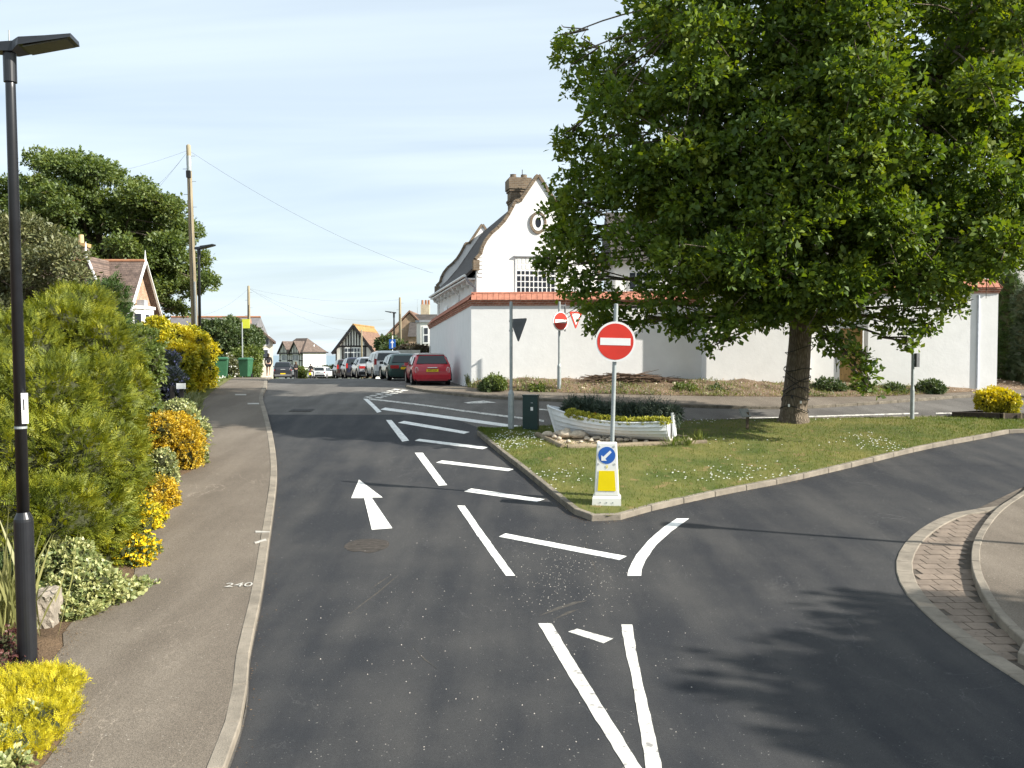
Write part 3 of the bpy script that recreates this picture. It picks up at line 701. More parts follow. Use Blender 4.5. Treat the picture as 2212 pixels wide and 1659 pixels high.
# the house: local x across the gable, local y back along the ridge
rz = R(11.3)
house = thing('gabled_house', (-1.46, 36.6, gz(36.6)), 'white house with curved brick-edged gable behind the garden wall', 'house', rz=rz)
HZ = gz(36.6)
def hz(z): return z - HZ
half = [(0.0, 6.6), (0.0, 7.45), (.2, 7.66), (.28, 7.95), (.42, 8.22), (.64, 8.5), (.92, 8.74), (1.18, 9.02), (1.38, 9.32), (1.54, 9.62), (1.66, 9.86), (1.88, 9.9), (2.6, 10.96)]
W_ = 5.2
outline = half + [(W_ - x, z) for x, z in half[::-1][1:]]
HL = 14.6
for y0 in (0, HL - .3):
    mb = MB(); poly = [(0, 0, hz(2.0))] + [(x, 0, hz(z)) for x, z in outline] + [(W_, 0, hz(2.0))]
    mb.prism(poly, (0, y0, 0), (0, y0 + .3, 0)); mb.build('gable_wall', M_WHITE, house)
    ol = outline[1:-1]
    for side in (0, 1):
        seg = [q for q in (half[1:] if side == 0 else [(W_ - x, z) for x, z in half[1:]])]
        mb = MB()
        for (x0, z0), (x1, z1) in zip(seg[:-1], seg[1:]):
            d = Vector((x1 - x0, 0, z1 - z0)); d.normalize()
            up = Vector((-d.z, 0, d.x)) * (1 if side == 0 else -1)
            if up.z < 0 and abs(up.x) < .5: up = -up
            a = Vector((x0, y0 + .15, hz(z0))) + up * .04 - d * .03; b = Vector((x1, y0 + .15, hz(z1))) + up * .04 + d * .03
            mb.bar(a, b, .44, .125, up=up)
        mb.build('gable_coping', M_BROWNB, house)
    for x in (-.02, W_ + .02):
        MB().box((x, y0 + .15, hz(7.2)), (.26, .42, .42)).build('kneeler', M_BROWNB, house)
    for k in range(6):
        MB().box((.16, y0 - .012, hz(6.75 + k * .16)), (.2, .03, .08)).build('quoin', M_WPAINT, house)
mb = MB(); mb.box((.12, HL / 2, hz(4.4)), (.24, HL - .62, 4.9)); mb.build('side_wall', M_WHITE, house)
mb = MB(); mb.box((W_ - .12, HL / 2, hz(4.4)), (.24, HL - .62, 4.9)); mb.build('side_wall', M_WHITE, house)
mb = MB()
ec = [(-.42, 6.83), (.55, 7.75), (1.15, 8.45), (2.6, 10.55)]
prof = ec + [(W_ - x, z) for x, z in ec[::-1][1:]]
mb.prism([(x, 0, hz(z)) for x, z in prof] + [(x, 0, hz(z - .15)) for x, z in prof[::-1]], (0, .31, 0), (0, HL - .31, 0)); roof = mb.build('roof', M_SLATE, house)
# plain tile courses as ridges on the slope that shows
mb = MB(); mb.tube([(-.47, .3, hz(6.78)), (-.47, HL - .3, hz(6.78))], .065, 8); mb.build('gutter', M_WPAINT, house)
mb = MB(); mb.box((-.22, HL / 2, hz(6.66)), (.42, HL - .7, .06)); mb.build('soffit', M_WPAINT, house)
for k in range(9): MB().box((-.16, .8 + k * 1.6, hz(6.53)), (.3, .09, .2)).build('eaves_bracket', M_WPAINT, house)
for yk in (.25, 5.2, 13.4):
    MB().tube([(-.45, yk, hz(6.75)), (-.3, yk, hz(6.5)), (-.06, yk, hz(6.3)), (-.06, yk, hz(3))], .045, 8).build('downpipe', M_LEAD if yk < 1 else M_WPAINT, house)
for yk in (3.2, 6.8, 10.2):
    w = MB().box((-.01, yk, hz(5.55)), (.06, 1.3, 1.0)).build('window', M_WPAINT, house)
    for q in (-.43, 0, .43): MB().box((-.045, yk + q, hz(5.55)), (.012, .36, .8)).build('pane', M_PANE, w)
# chimney on the left slope
ch = MB(); cx_, cy_ = 2.02, 1.15
for (w_, z0, z1) in ((.95, 8.3, 10.25), (1.02, 10.25, 10.33), (1.1, 10.33, 10.42), (.98, 10.42, 10.75), (1.08, 10.75, 10.85), (1.18, 10.85, 11.28), (1.08, 11.28, 11.34)):
    ch.box((cx_, cy_, hz((z0 + z1) / 2 - .3)), (w_ * .88, w_ * .75, z1 - z0 - .002))
chim = ch.build('chimney', M_BROWNB, house)
for q in (-.25, .22): MB().lathe([(.15, 0), (.13, .16), (.14, .18)], 12, Matrix.Translation((cx_ + q, cy_, hz(11.04)))).build('chimney_pot', M_BROWNB, chim)
MB().tube([(cx_ + .15, cy_, hz(11.1)), (cx_ + .15, cy_, hz(11.45))], .015, 6).build('finial', M_IRON, chim)
# gable window: ten columns, six rows of panes
wx0, wx1, wz0, wz1 = 1.68, 3.52, 6.07, 7.52
win = MB().box(((wx0 + wx1) / 2, -.015, hz((wz0 + wz1) / 2)), (wx1 - wx0 + .1, .05, wz1 - wz0 + .1)).build('window', M_WPAINT, house)
MB().box(((wx0 + wx1) / 2, -.05, hz(wz0 - .08)), (wx1 - wx0 + .2, .12, .07)).build('sill', M_WPAINT, win)
MB().box(((wx0 + wx1) / 2, -.05, hz(wz1 + .075)), (wx1 - wx0 + .25, .12, .05)).build('drip_mould', M_LEAD, win)
cw = (wx1 - wx0) / 10; rh = (wz1 - wz0) / 6
for c_ in range(10):
    for r_ in range(6):
        MB().box((wx0 + cw * (c_ + .5), -.045, hz(wz0 + rh * (r_ + .5))), (cw - .045 - (.02 if c_ % 2 else 0), .012, rh - (.045 if r_ != 3 else .1))).build('pane', M_NET if r_ > 3 or c_ == 9 else M_PANE, win)
# oval window with brick and white rings
def ring_x(cx, cz, a, b, w, y, d, n=36):
    mb = MB(); vs = []
    for k in range(n):
        t_ = 2 * math.pi * k / n
        for rr in (0, w):
            for yy in (y, y - d): vs.append((cx + (a + rr) * math.cos(t_), yy, cz + (b + rr) * math.sin(t_)))
    fs = []
    for k in range(n):
        q, q2 = 4 * k, 4 * ((k + 1) % n); fs += [[q, q2, q2 + 1, q + 1], [q + 2, q + 3, q2 + 3, q2 + 2], [q + 1, q2 + 1, q2 + 3, q + 3], [q, q + 2, q2 + 2, q2]]
    return mb.add(vs, fs)
ow = ring_x(2.6, hz(9.02), .26, .36, .1, -.002, .06).build('oval_window', M_BROWNB, house)
ring_x(2.6, hz(9.02), .13, .22, .12, -.002, .035).build('frame', M_WPAINT, ow)
mb = MB(); mb.v = [(2.6 + .14 * math.cos(k * math.pi / 12), -.012, hz(9.02) + .23 * math.sin(k * math.pi / 12)) for k in range(24)]; mb.f = [list(range(24))]; mb.build('pane', M_PANE, ow)
# lower wing running right behind the oak
wing = thing('house_wing', (4.6, 39.2, gz(39)), 'lower white wing of the house half hidden behind the oak', 'house')
MB().box((5.6, 2.5, 2.9), (11.2, 5, 5.4)).build('wall', M_WHITE, wing)
mb = MB(); mb.prism([(0, -.35, 5.45), (0, 2.5, 8.0), (0, 5.35, 5.45)], (-.2, 0, 0), (11.4, 0, 0)); mb.build('roof', M_SLATE, wing)
for k in range(5):
    w = MB().box((1.2 + k * 2.2, -.01, 4.4), (1.25, .05, 1.2)).build('window', M_WPAINT, wing)
    for q in range(4):
        for r_ in range(3): MB().box((1.2 + k * 2.2 - .45 + q * .3, -.045, 4.0 + r_ * .38), (.25, .012, .32)).build('pane', M_PANE, w)
# pale building at the right edge of the picture
pb = thing('pale_house', (23.3, 41, gz(41)), 'pale rendered gable house at the right edge behind tall conifers', 'house')
Ml = mat('pale_render', (.55, .53, .49), .85, .08, 1)
mb = MB(); mb.prism([(-3.9, 0, 0), (-3.9, 0, 5.2), (0, 0, 7.65), (4, 0, 5.2), (4, 0, 0)], (0, 0, 0), (0, 9, 0)); mb.build('wall', Ml, pb)
mb = MB(); mb.prism([(-4.3, 0, 5.05), (0, 0, 7.75), (4.4, 0, 5.0), (4.4, 0, 5.2), (0, 0, 7.95), (-4.3, 0, 5.25)], (0, -.3, 0), (0, 9.3, 0)); mb.build('roof', mat('brown_roof', (.2, .13, .1), .85, .3, 3), pb)
for sx in (-1, 1): MB().bar((0, -.32, 7.72), (sx * 4.35, -.32, 5.03), .05, .28, up=(0, 1, 0)).build('bargeboard', M_WPAINT, pb)
w = MB().box((1.5, -.02, 4), (1.3, .06, 1.2)).build('window', M_WPAINT, pb)
for q in (-.3, .3): MB().box((1.5 + q, -.055, 4), (.5, .012, 1)).build('pane', M_PANE, w)
# ------------------------------------------------------------------ trees
M_BARK = None
def barkmat(name, c1, c2):
    m, t, o = nmat(name); L = t.links.new
    p = node(t, 'ShaderNodeBsdfPrincipled', {'Roughness': .95, 'Specular IOR Level': .15}); L(p.outputs[0], o.inputs[0])
    c = node(t, 'ShaderNodeTexCoord'); mp_ = node(t, 'ShaderNodeMapping', {'Scale': (9, 9, 1.6)}); L(c.outputs['Object'], mp_.inputs[0])
    v = node(t, 'ShaderNodeTexVoronoi', {'Scale': 2.2}, feature='DISTANCE_TO_EDGE'); L(mp_.outputs[0], v.inputs['Vector'])
    n = node(t, 'ShaderNodeTexNoise', {'Scale': 4, 'Detail': 6}); L(mp_.outputs[0], n.inputs['Vector'])
    mr = node(t, 'ShaderNodeMapRange', {'From Min': 0, 'From Max': .35}); L(v.outputs['Distance'], mr.inputs['Value'])
    ml = node(t, 'ShaderNodeMath', operation='MULTIPLY'); L(mr.outputs[0], ml.inputs[0]); L(n.outputs['Fac'], ml.inputs[1])
    x = node(t, 'ShaderNodeMix', data_type='RGBA'); L(ml.outputs[0], x.inputs['Factor']); x.inputs['A'].default_value = c4(c1); x.inputs['B'].default_value = c4(c2)
    L(x.outputs['Result'], p.inputs['Base Color'])
    b = node(t, 'ShaderNodeBump', {'Strength': 1, 'Distance': .05}); L(ml.outputs[0], b.inputs['Height']); L(b.outputs[0], p.inputs['Normal'])
    return m
M_OAKB = barkmat('oak_bark', (.11, .088, .065), (.42, .35, .26))
M_TWIG = mat('twig_bark', (.09, .07, .05), .95, .3, 8)
def bez(a, b, c, n):
    return [(a * (1 - t) ** 2 + b * 2 * t * (1 - t) + c * t * t) for t in [k / (n - 1) for k in range(n)]]
def tree(name, base, clumps, fork_h, r0, limbs, leaf, label, cat='tree', trunk_m=None, lean=(0, 0), ros=60, kper=8, lsize=.13, aspect=.5, group=None, top=None, up=.5, flat=.75):
    """clumps: (centre, radius) boughs; every bough hangs on a limb"""
    root = thing(name, base, label, cat, group); base = Vector(base); trunk_m = trunk_m or M_OAKB
    fork = Vector((lean[0], lean[1], fork_h)); tip = top - base if top else Vector((lean[0] * 2, lean[1] * 2, fork_h * 2.4))
    # trunk with ridged section
    mb = MB(); n = 28; rings = 12; vs = []
    tp = [Vector((0, 0, -.2)), Vector((0, 0, .0)), Vector((0, 0, .12)), Vector((0, 0, .35))] + [fork * f for f in (.2, .35, .5, .65, .8, .92, 1)]
    tr = [r0 * k for k in (1.35, 1.3, 1.15, 1.03, .98, .93, .89, .86, .85, .88, .92)]
    for i, p in enumerate(tp):
        for k in range(n):
            a = 2 * math.pi * k / n; rr = tr[i] * (1 + .045 * math.sin(7 * a + .5 * i) + .03 * math.sin(13 * a - .3 * i) + (.06 * math.sin(4 * a + 1) if i < 4 else 0))
            vs.append(p + Vector((math.cos(a) * rr, math.sin(a) * rr, 0)))
    fs = [[i * n + k, i * n + (k + 1) % n, (i + 1) * n + (k + 1) % n, (i + 1) * n + k] for i in range(len(tp) - 1) for k in range(n)]
    mb.add(vs, fs); mb.build('trunk', trunk_m, root, smooth=True)
    # limbs: main leader and boughs
    mb = MB(); pts = []
    lead = bez(fork * .95, (fork + tip) / 2 + Vector((.3, .2, 0)), tip, 12); mb.tube(lead, list(np.linspace(r0 * .75, r0 * .12, 12)), 10); pts += [(q, r0 * .6 * (1 - i / 12)) for i, q in enumerate(lead)]
    cl = [(Vector(c) - base, r) for c, r in clumps]
    order = sorted(range(len(cl)), key=lambda i: -(cl[i][0] - fork).length); main = order[:limbs * 3:3]
    for i in main:
        c, r = cl[i]; f0 = lead[random.randint(0, 5)]
        mid = f0.lerp(c, .5) + Vector((0, 0, (c - f0).length * .12))
        P = bez(f0, mid, c, 10); rr = list(np.linspace(r0 * .38, r0 * .06, 10)); P = [q + Vector(rng.normal(size=3) * .08) * (0 if k in (0, 9) else 1) for k, q in enumerate(P)]
        mb.tube(P, rr, 7); pts += list(zip(P, rr))
    for i in range(len(cl)):
        if i in main: continue
        c, r = cl[i]; q, rq = min(pts, key=lambda t_: (t_[0] - c).length + .35 * abs(t_[0].z - c.z)); 
        P = bez(q, q.lerp(c, .5) + Vector((0, 0, .25)), c, 6); mb.tube(P, list(np.linspace(max(.025, min(rq * .7, r0 * .16)), .02, 6)), 5)
        for k in range(4):
            e = c + Vector(rng.normal(size=3)) * r * .55; mb.tube([c.lerp(q, .25), (c + e) / 2 + Vector((0, 0, .1)), e], [.025, .018, .008], 4, cap=False)
    mb.build('branches', M_TWIG if trunk_m is None else trunk_m, root, smooth=True)
    P = []; D = []
    for c, r in cl:
        nn = int(ros * r * r); u = unit(rng.normal(size=(nn, 3))); k = rng.random((nn, 1)) ** .45
        p = np.array(c) + u * k * np.array([r, r, r * flat]) ; P.append(p); D.append(unit(u + np.array([0, 0, .25])))
    P = np.concatenate(P); D = np.concatenate(D)
    raw_mesh('crown', rosettes(P, D, kper, lsize, aspect, .9, up, .3, .5), 4, leaf, root)
    return root
def env_clumps(c, r, n, rmin, rmax, inner=.5, zmin=None, mind=.9, skirt=None):
    """boughs spread through an ellipsoid, denser at its outside"""
    out = []; tries = 0
    while len(out) < n and tries < n * 60:
        tries += 1; u = Vector(rng.normal(size=3)).normalized(); k = inner + (1 - inner) * random.random() ** .6
        p = Vector(c) + Vector((u.x * r[0], u.y * r[1], u.z * r[2])) * k
        if zmin is not None and p.z < zmin: continue
        rad = random.uniform(rmin, rmax)
        if any((p - q).length < mind * (rad + s) * .6 for q, s in out): continue
        out.append((p, rad))
    return out
L_OAK = leafmat('oak_leaf', [(.045, .092, .013), (.085, .148, .018), (.140, .205, .023), (.24, .285, .030)], .45, .03, .5, 1.1)
OB = gp(1714, 918); OB = Vector((OB.x, OB.y, gz(OB.y) + .1))
OY = OB.y
random.seed(21)
cl = env_clumps((OB.x + .7, OY - 1.5, 10.1), (7.0, 4.2, 7.0), 190, .8, 1.25, .3, 4.6, .68)
for px, py, dy, r in ((1240, 120, 0, .8), (1222, 78, .3, .35), (1290, 190, -1, 1.0), (1265, 330, 0, 1.0), (1222, 300, 0, .5), (1235, 390, -.5, .7), (1212, 455, 0, .6), (1198, 505, 0, .5), (1250, 520, -1.5, .9), (1260, 440, -1, 1.1), (1225, 520, .5, .75), (1195, 575, 0, .55), (1172, 560, 0, .35), (1258, 605, -1.5, .85), (1290, 655, -2, .8), (1280, 708, 1, .35), (1315, 700, -1, .55),
                      (1430, 620, -3, 1.0), (1500, 690, -3, .75), (1560, 700, -3.5, .8), (1600, 640, -2, 1.0), (1545, 745, -3, .35), (1660, 680, -3, .6), (1800, 700, -3, .75), (1850, 770, -3.6, .5), (1872, 810, -3.7, .33), (1880, 840, -3.8, .24), (1790, 740, -3.5, .4), (1930, 690, -3, .7), (1985, 620, -2, .9), (2050, 600, -1, .9), (2060, 660, -1.5, .45), (2110, 560, 0, .9), (1960, 745, -3, .35), (2010, 700, -2.5, .45),
                      (2180, 470, 0, 1.1), (2200, 360, 0, 1.2), (1420, 50, -1, .9), (1410, 20, 0, .6), (1330, 150, 0, .9), (1350, 90, 1, .5), (1480, 560, -4, 1.), (1700, 600, -4, 1.1), (1590, 560, -4.5, 1.1), (1820, 620, -4, 1.0), (1380, 520, -3, 1.1), (1390, 690, -2, .5), (1450, 700, -3, .35), (1700, 60, -3, 1.1), (1760, 160, -4, 1.1), (1690, 230, -4, 1.1), (1760, 300, -4.5, 1.1), (1700, 380, -4.5, 1.2), (1780, 430, -4.5, 1.1), (1700, 480, -4.8, 1.1), (1640, 430, -4.3, 1.), (1850, 340, -4, 1.1), (1900, 470, -4, 1.1), (1950, 400, -3, 1.1), (2000, 300, -2, 1.1), (2080, 420, -2, 1.1), (2030, 500, -2.5, 1.), (1950, 540, -3, 1.), (1600, 330, -4, 1.1), (1560, 200, -3, 1.1), (1500, 440, -3.5, 1.1), (2120, 250, 0, 1.2), (2160, 120, 0, 1.2)):
    Yc = OY + dy; cl.append((at(px, py, Yc), r))
oak = tree('oak_tree', OB, cl, 3.3, .37, 13, L_OAK, 'large leafy oak on the grass island, its trunk wound with cable', trunk_m=M_OAKB, lean=(.22, 0), ros=95, kper=10, lsize=.155, aspect=.62, up=.75, flat=.6, top=Vector((OB.x + .5, OY + .3, 15.5)))
# cable of lights wound round the trunk
def wind(turns, z0, z1, ph, r):
    pts = []
    n = int(abs(turns) * 24)
    for k in range(n + 1):
        f = k / n; a = ph + f * turns * 2 * math.pi; z = z0 + (z1 - z0) * f + .16 * math.sin(a * .7 + ph) + .07 * math.sin(a * 1.9); rr = r * (1.17 if z < .25 else 1.05 if z < .6 else .99)
        pts.append((OB.x + .22 * z / 3.3 + math.cos(a) * rr, OB.y + math.sin(a) * rr, OB.z + z))
    return pts
M_CABLE = mat('black_cable', (.02, .02, .02), .5)
cab = thing('light_cable', OB, 'black light cable wound round the oak trunk', 'cable')
MB().tube(wind(5.3, .1, 2.3, 0, .40), .012, 6).build('cable', M_CABLE, cab, world=True)
MB().tube(wind(-3.2, .4, 1.7, 2., .405), .010, 6).build('cable', M_CABLE, cab, world=True)
for z, a in ((.5, -2.2), (.75, -2.0), (1.0, -1.9), (.6, -1.4)):
    MB().box((OB.x + .43 * math.cos(a), OB.y + .43 * math.sin(a), OB.z + z), (.05, .04, .08)).build('junction_box', M_CABLE if z > .7 else M_WPAINT, cab, world=True)

# off-frame tree on the right whose shade falls on the near road
random.seed(5)
tr_b = Vector((21.5, 4.2, .12))
tree('maple_tree', tr_b, env_clumps((21.5, 4.2, 8.2), (3.6, 3.6, 3.0), 60, .9, 1.4, .2, 5, .7), 3.2, .25, 7, L_OAK, 'broad leafy tree beyond the right-hand pavement', ros=60, kper=8, lsize=.27, aspect=.8, top=Vector((21.5, 4.2, 10.5)))

# left: big dark tree behind the brick house
L_HOLM = leafmat('holm_leaf', [(.048, .085, .017), (.09, .14, .026), (.14, .19, .036), (.22, .25, .055)], .4, .05, .4, .4)
random.seed(9)
hb = Vector((xs(215, 68), 68, gz(68)))
cl = env_clumps((xs(215, 68), 68, 12.3), (7.6, 6.5, 6.0), 120, 1.0, 1.6, .35, 7.0, .7)
for px, py, r in ((90, 345, 1.3), (60, 400, 1.4), (30, 440, 1.2), (160, 350, 1.5), (230, 375, 1.5), (300, 410, 1.5), (360, 450, 1.5), (400, 500, 1.4), (430, 560, 1.2), (445, 610, 1.0), (400, 620, 1.3), (370, 660, 1.0), (350, 600, 1.4), (340, 690, .7), (395, 670, .7), (450, 600, .6), (20, 400, 1.0)): cl.append((at(px, py, 68 + random.uniform(-3, 3)), r))
tree('holm_oak', hb, cl, 4.5, .5, 10, L_HOLM, 'big spreading dark green tree behind the brick gabled house', ros=100, kper=8, lsize=.25, aspect=.55, top=Vector((hb.x, 68, 17)), up=.8, flat=.6)
# olive coloured tree left of it, nearer
L_OLIVE = leafmat('olive_leaf', [(.06, .075, .022), (.105, .12, .04), (.16, .165, .055), (.23, .22, .09)], .25, .06, .3, .8)
random.seed(12)
ob = Vector((xs(40, 30), 30, gz(30)))
cl = [(at(px, py, 30 + random.uniform(-1.5, 1.5)), r) for px, py, r in ((10, 500, .8), (60, 495, .7), (100, 520, .75), (140, 555, .7), (165, 600, .6), (30, 560, .9), (90, 580, .9), (20, 620, .9), (70, 640, .9), (130, 640, .8), (-40, 540, 1.), (-30, 610, 1.), (170, 640, .5), (150, 530, .3), (10, 690, 1.), (90, 700, 1.), (-60, 680, 1.1))]
tree('olive_green_tree', ob, cl, 2.0, .14, 4, L_OLIVE, 'olive green bushy tree above the golden conifer hedge at the left edge', ros=330, kper=8, lsize=.13, aspect=.45, top=Vector((ob.x, 30, 7.2)), up=.5)

# ------------------------------------------------------------------ hedges and shrubs
def base_of(blobs):
    c = np.mean([b[0] for b in blobs], 0); return Vector((c[0], c[1], gz(c[1]) + .08))
def shrub(name, blobs, leaf, label, cat='shrub', dens=220, k=5, size=.06, aspect=.55, mode='ros', group=None, core=.82, shell=.3, spread=.8, extra=None, up=.5, droop=0., stems=True, below=.03, frond_up=.3):
    root = thing(name, base_of(blobs), label, cat, group)
    if stems:                                   # foliage carries on down to the ground
        for c, r in list(blobs):
            lo = c[2] - r[2]; g_ = gz(c[1])
            if lo > g_ + .3: blobs = blobs + [((c[0], c[1], (g_ + lo + .3) / 2), (r[0] * .8, r[1] * .8, (lo + .5 - g_) / 2))]
    P, D = blob_points(blobs, dens, shell, below)
    if mode == 'ros': V = rosettes(P, D, k, size, aspect, spread, up)
    else: V = sprays(P, D, size, k, droop=droop, up=frond_up, aspect=aspect, spread=spread)
    raw_mesh('foliage', local(V, root), 4, leaf, root)
    if core: ico_core([(tuple(np.array(c) - np.array(root.location)), r) for c, r in blobs], core, 'branches', M_DENSE, root)['kind'] = 'stuff'
    if stems:
        mb = MB()
        for c, r in blobs[:6]:
            b = Vector((c[0], c[1], gz(c[1]))); mb.tube([b - root.location, (Vector(c) - root.location)], [.04, .02], 5)
        mb.build('stem', M_TWIG, root)['kind'] = 'stuff'
    if extra:
        nm, m_, frac, sz, asp = extra; idx = rng.random(len(P)) < frac
        Pe = P[idx] + D[idx] * size * .5
        raw_mesh(nm, local(rosettes(Pe, D[idx], 4, sz, asp, .9, .2, .2, .2), root), 4, m_, root)['kind'] = 'stuff'
    return root
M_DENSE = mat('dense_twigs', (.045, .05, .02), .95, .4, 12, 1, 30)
L_GOLD = leafmat('golden_conifer', [(.05, .075, .010), (.115, .145, .014), (.22, .24, .018), (.38, .36, .025)], .3, .03, .6, 2.2)
L_GOLDJ = leafmat('golden_juniper', [(.24, .24, .015), (.42, .38, .018), (.60, .52, .022), (.70, .60, .03)], .35, .03, .4, 5.)
L_CYP = leafmat('green_cypress', [(.030, .062, .014), (.05, .095, .018), (.08, .135, .022)], .25, .04, .4, 2)
L_PRIV = leafmat('golden_privet', [(.10, .15, .02), (.34, .34, .02), (.66, .56, .025), (.74, .62, .03)], .35, .04, .6, 1.0)
L_PRIVG = leafmat('green_privet', [(.06, .10, .018), (.11, .16, .022), (.2, .23, .03)], .3, .06, .5, 1.5)
L_BERB = leafmat('orange_berberis', [(.12, .12, .015), (.34, .25, .012), (.60, .40, .012), (.70, .50, .015)], .25, .05, .55, 4)
L_VAR = leafmat('variegated_leaf', [(.07, .12, .03), (.20, .25, .07), (.45, .46, .17), (.62, .60, .28)], .3, .08, .3, 4)
L_CEAN = leafmat('ceanothus_leaf', [(.03, .05, .025), (.055, .075, .045), (.10, .12, .12), (.2, .2, .3)], .2, .08, .3, 5)
L_MID = leafmat('mid_green_leaf', [(.035, .065, .015), (.065, .105, .025), (.11, .15, .035)], .3, .06, .4, 1.2)
L_DARK = leafmat('dark_green_leaf', [(.018, .036, .012), (.034, .06, .018), (.055, .085, .025)], .2, .06, .4, 1.)
L_RED = leafmat('dark_red_leaf', [(.06, .02, .02), (.12, .035, .03), (.18, .07, .045)], .25, .06, .3, 6)
F_YEL = leafmat('yellow_blossom', [(.75, .52, .01), (.82, .62, .02), (.80, .55, .01)], .2, .02, .2)
F_WHT = leafmat('white_blossom', [(.72, .72, .66), (.8, .8, .76)], .2, .02, .2)
F_RED = leafmat('red_blossom', [(.6, .015, .015), (.7, .03, .02)], .2, .03, .2)
F_BLUE = leafmat('blue_blossom', [(.22, .22, .42), (.32, .3, .5)], .2, .03, .2)

random.seed(3)
# golden conifer hedge: overlapping cones of foliage
bl = []
for px, py, Y, rx, rz in ((60, 760, 15.5, 110, 90), (150, 720, 16.5, 110, 85), (190, 680, 17.5, 80, 70), (225, 760, 16.5, 95, 90), (20, 860, 14, 120, 100), (120, 880, 13.6, 130, 120), (220, 880, 14.5, 105, 120), (285, 850, 16, 55, 70), (60, 1000, 12.6, 140, 130), (170, 1010, 12.8, 120, 130), (255, 1000, 14, 70, 110), (30, 1130, 11.6, 120, 120), (140, 1130, 12.0, 120, 110), (220, 1110, 12.8, 75, 90), (-60, 800, 14.5, 110, 120), (-60, 1000, 12.5, 130, 140)):
    bl.append(blob(px - .1 * rx - 8, py, Y + .5, rx * .84, rz * .86))
shrub('conifer_hedge', bl, L_GOLD, 'big golden green conifer hedge behind the near lamp post', 'hedge', dens=300, k=11, size=.19, aspect=.24, mode='spray', shell=.36, spread=.45, frond_up=.25, core=.82)
bl = [blob(235, 690, 19.5, 42, 58), blob(243, 645, 19.5, 31, 34), blob(246, 740, 19, 36, 58), blob(215, 650, 19.5, 28, 38)]
shrub('cypress_hedge', bl, L_CYP, 'clipped dark green cypress beside the golden conifer hedge', 'hedge', dens=260, k=7, size=.17, aspect=.4, mode='spray', core=.9, shell=.18, spread=.4)
bl = [blob(300, 760, 22, 45, 55), blob(320, 790, 21, 30, 45), blob(270, 800, 20, 50, 50)]
shrub('green_shrub', bl, L_PRIVG, 'rounded mid green shrub between conifer and ceanothus', dens=150, k=6, size=.09)
# golden privet
bl = [blob(340, 715, 33, 30, 30), blob(375, 738, 32.5, 38, 34), blob(412, 742, 33.5, 34, 34), blob(385, 775, 31.5, 40, 38), blob(445, 757, 34.5, 22, 24), blob(420, 775, 33, 28, 26), blob(355, 760, 32, 36, 40)]
shrub('privet_hedge', bl, L_PRIV, 'bright golden privet hedge behind the second lamp post', 'hedge', dens=130, k=7, size=.12, aspect=.5)
bl = [blob(363, 790, 28.5, 24, 34), blob(372, 825, 27.5, 26, 32), blob(350, 830, 27.5, 20, 30)]
shrub('ceanothus', bl, L_CEAN, 'blue grey ceanothus bush below the golden privet', dens=160, k=6, size=.075, extra=('flowers', F_BLUE, .16, .06, .8))
# low edging shrubs from far to near
bl = [blob(400, 905, 23.5, 30, 24), blob(425, 930, 22.6, 26, 26), blob(385, 885, 25, 32, 22), blob(432, 985, 20.8, 16, 26)]
shrub('variegated_shrub', bl, L_VAR, 'pale variegated shrub behind the upper orange berberis', dens=200, k=6, size=.07)
bl = [blob(375, 935, 20.8, 50, 46), blob(400, 975, 20.4, 36, 48), blob(345, 930, 20.2, 40, 34), blob(425, 965, 21.4, 20, 38)]
shrub('berberis', bl, L_BERB, 'round orange flowering berberis, the upper one beside the pavement', dens=520, k=6, size=.05, aspect=.6)
bl = [blob(350, 1010, 18.6, 30, 40), blob(365, 1035, 18.4, 20, 24)]
shrub('variegated_shrub', bl, L_VAR, 'pale variegated shrub between the two orange berberis', dens=240, k=6, size=.06)
bl = [blob(345, 1070, 17.2, 36, 40), blob(362, 1095, 17.0, 24, 36), blob(325, 1100, 16.6, 34, 40)]
shrub('berberis', bl, L_BERB, 'round orange berberis nearer the camera, above the yellow flowers', dens=560, k=6, size=.045, aspect=.6)
bl = [blob(310, 1150, 15.4, 38, 50), blob(332, 1135, 15.8, 28, 44), blob(300, 1110, 15.6, 30, 40)]
shrub('yellow_flower_bush', bl, L_PRIV, 'lemon yellow bush between berberis and golden daisies', dens=480, k=6, size=.05, extra=('flowers', F_YEL, .25, .05, .9))
bl = [blob(292, 1215, 13.6, 46, 54), blob(314, 1200, 14, 36, 44), blob(302, 1245, 13.3, 36, 34)]
shrub('yellow_flower_bush', bl, L_PRIVG, 'mound of golden daisy flowers spilling over the pavement edge', dens=380, k=5, size=.05, extra=('flowers', F_YEL, .6, .05, .95))
bl = [blob(200, 1270, 11.6, 60, 52), blob(170, 1325, 11.2, 52, 34), blob(235, 1300, 11.7, 50, 40), blob(275, 1293, 12.1, 46, 36), blob(150, 1210, 11.9, 50, 40), blob(312, 1283, 12.4, 32, 30), blob(120, 1290, 11.4, 44, 40)]
shrub('variegated_shrub', bl, L_VAR, 'large cream variegated euonymus beside the near lamp post', dens=420, k=6, size=.062, aspect=.62)
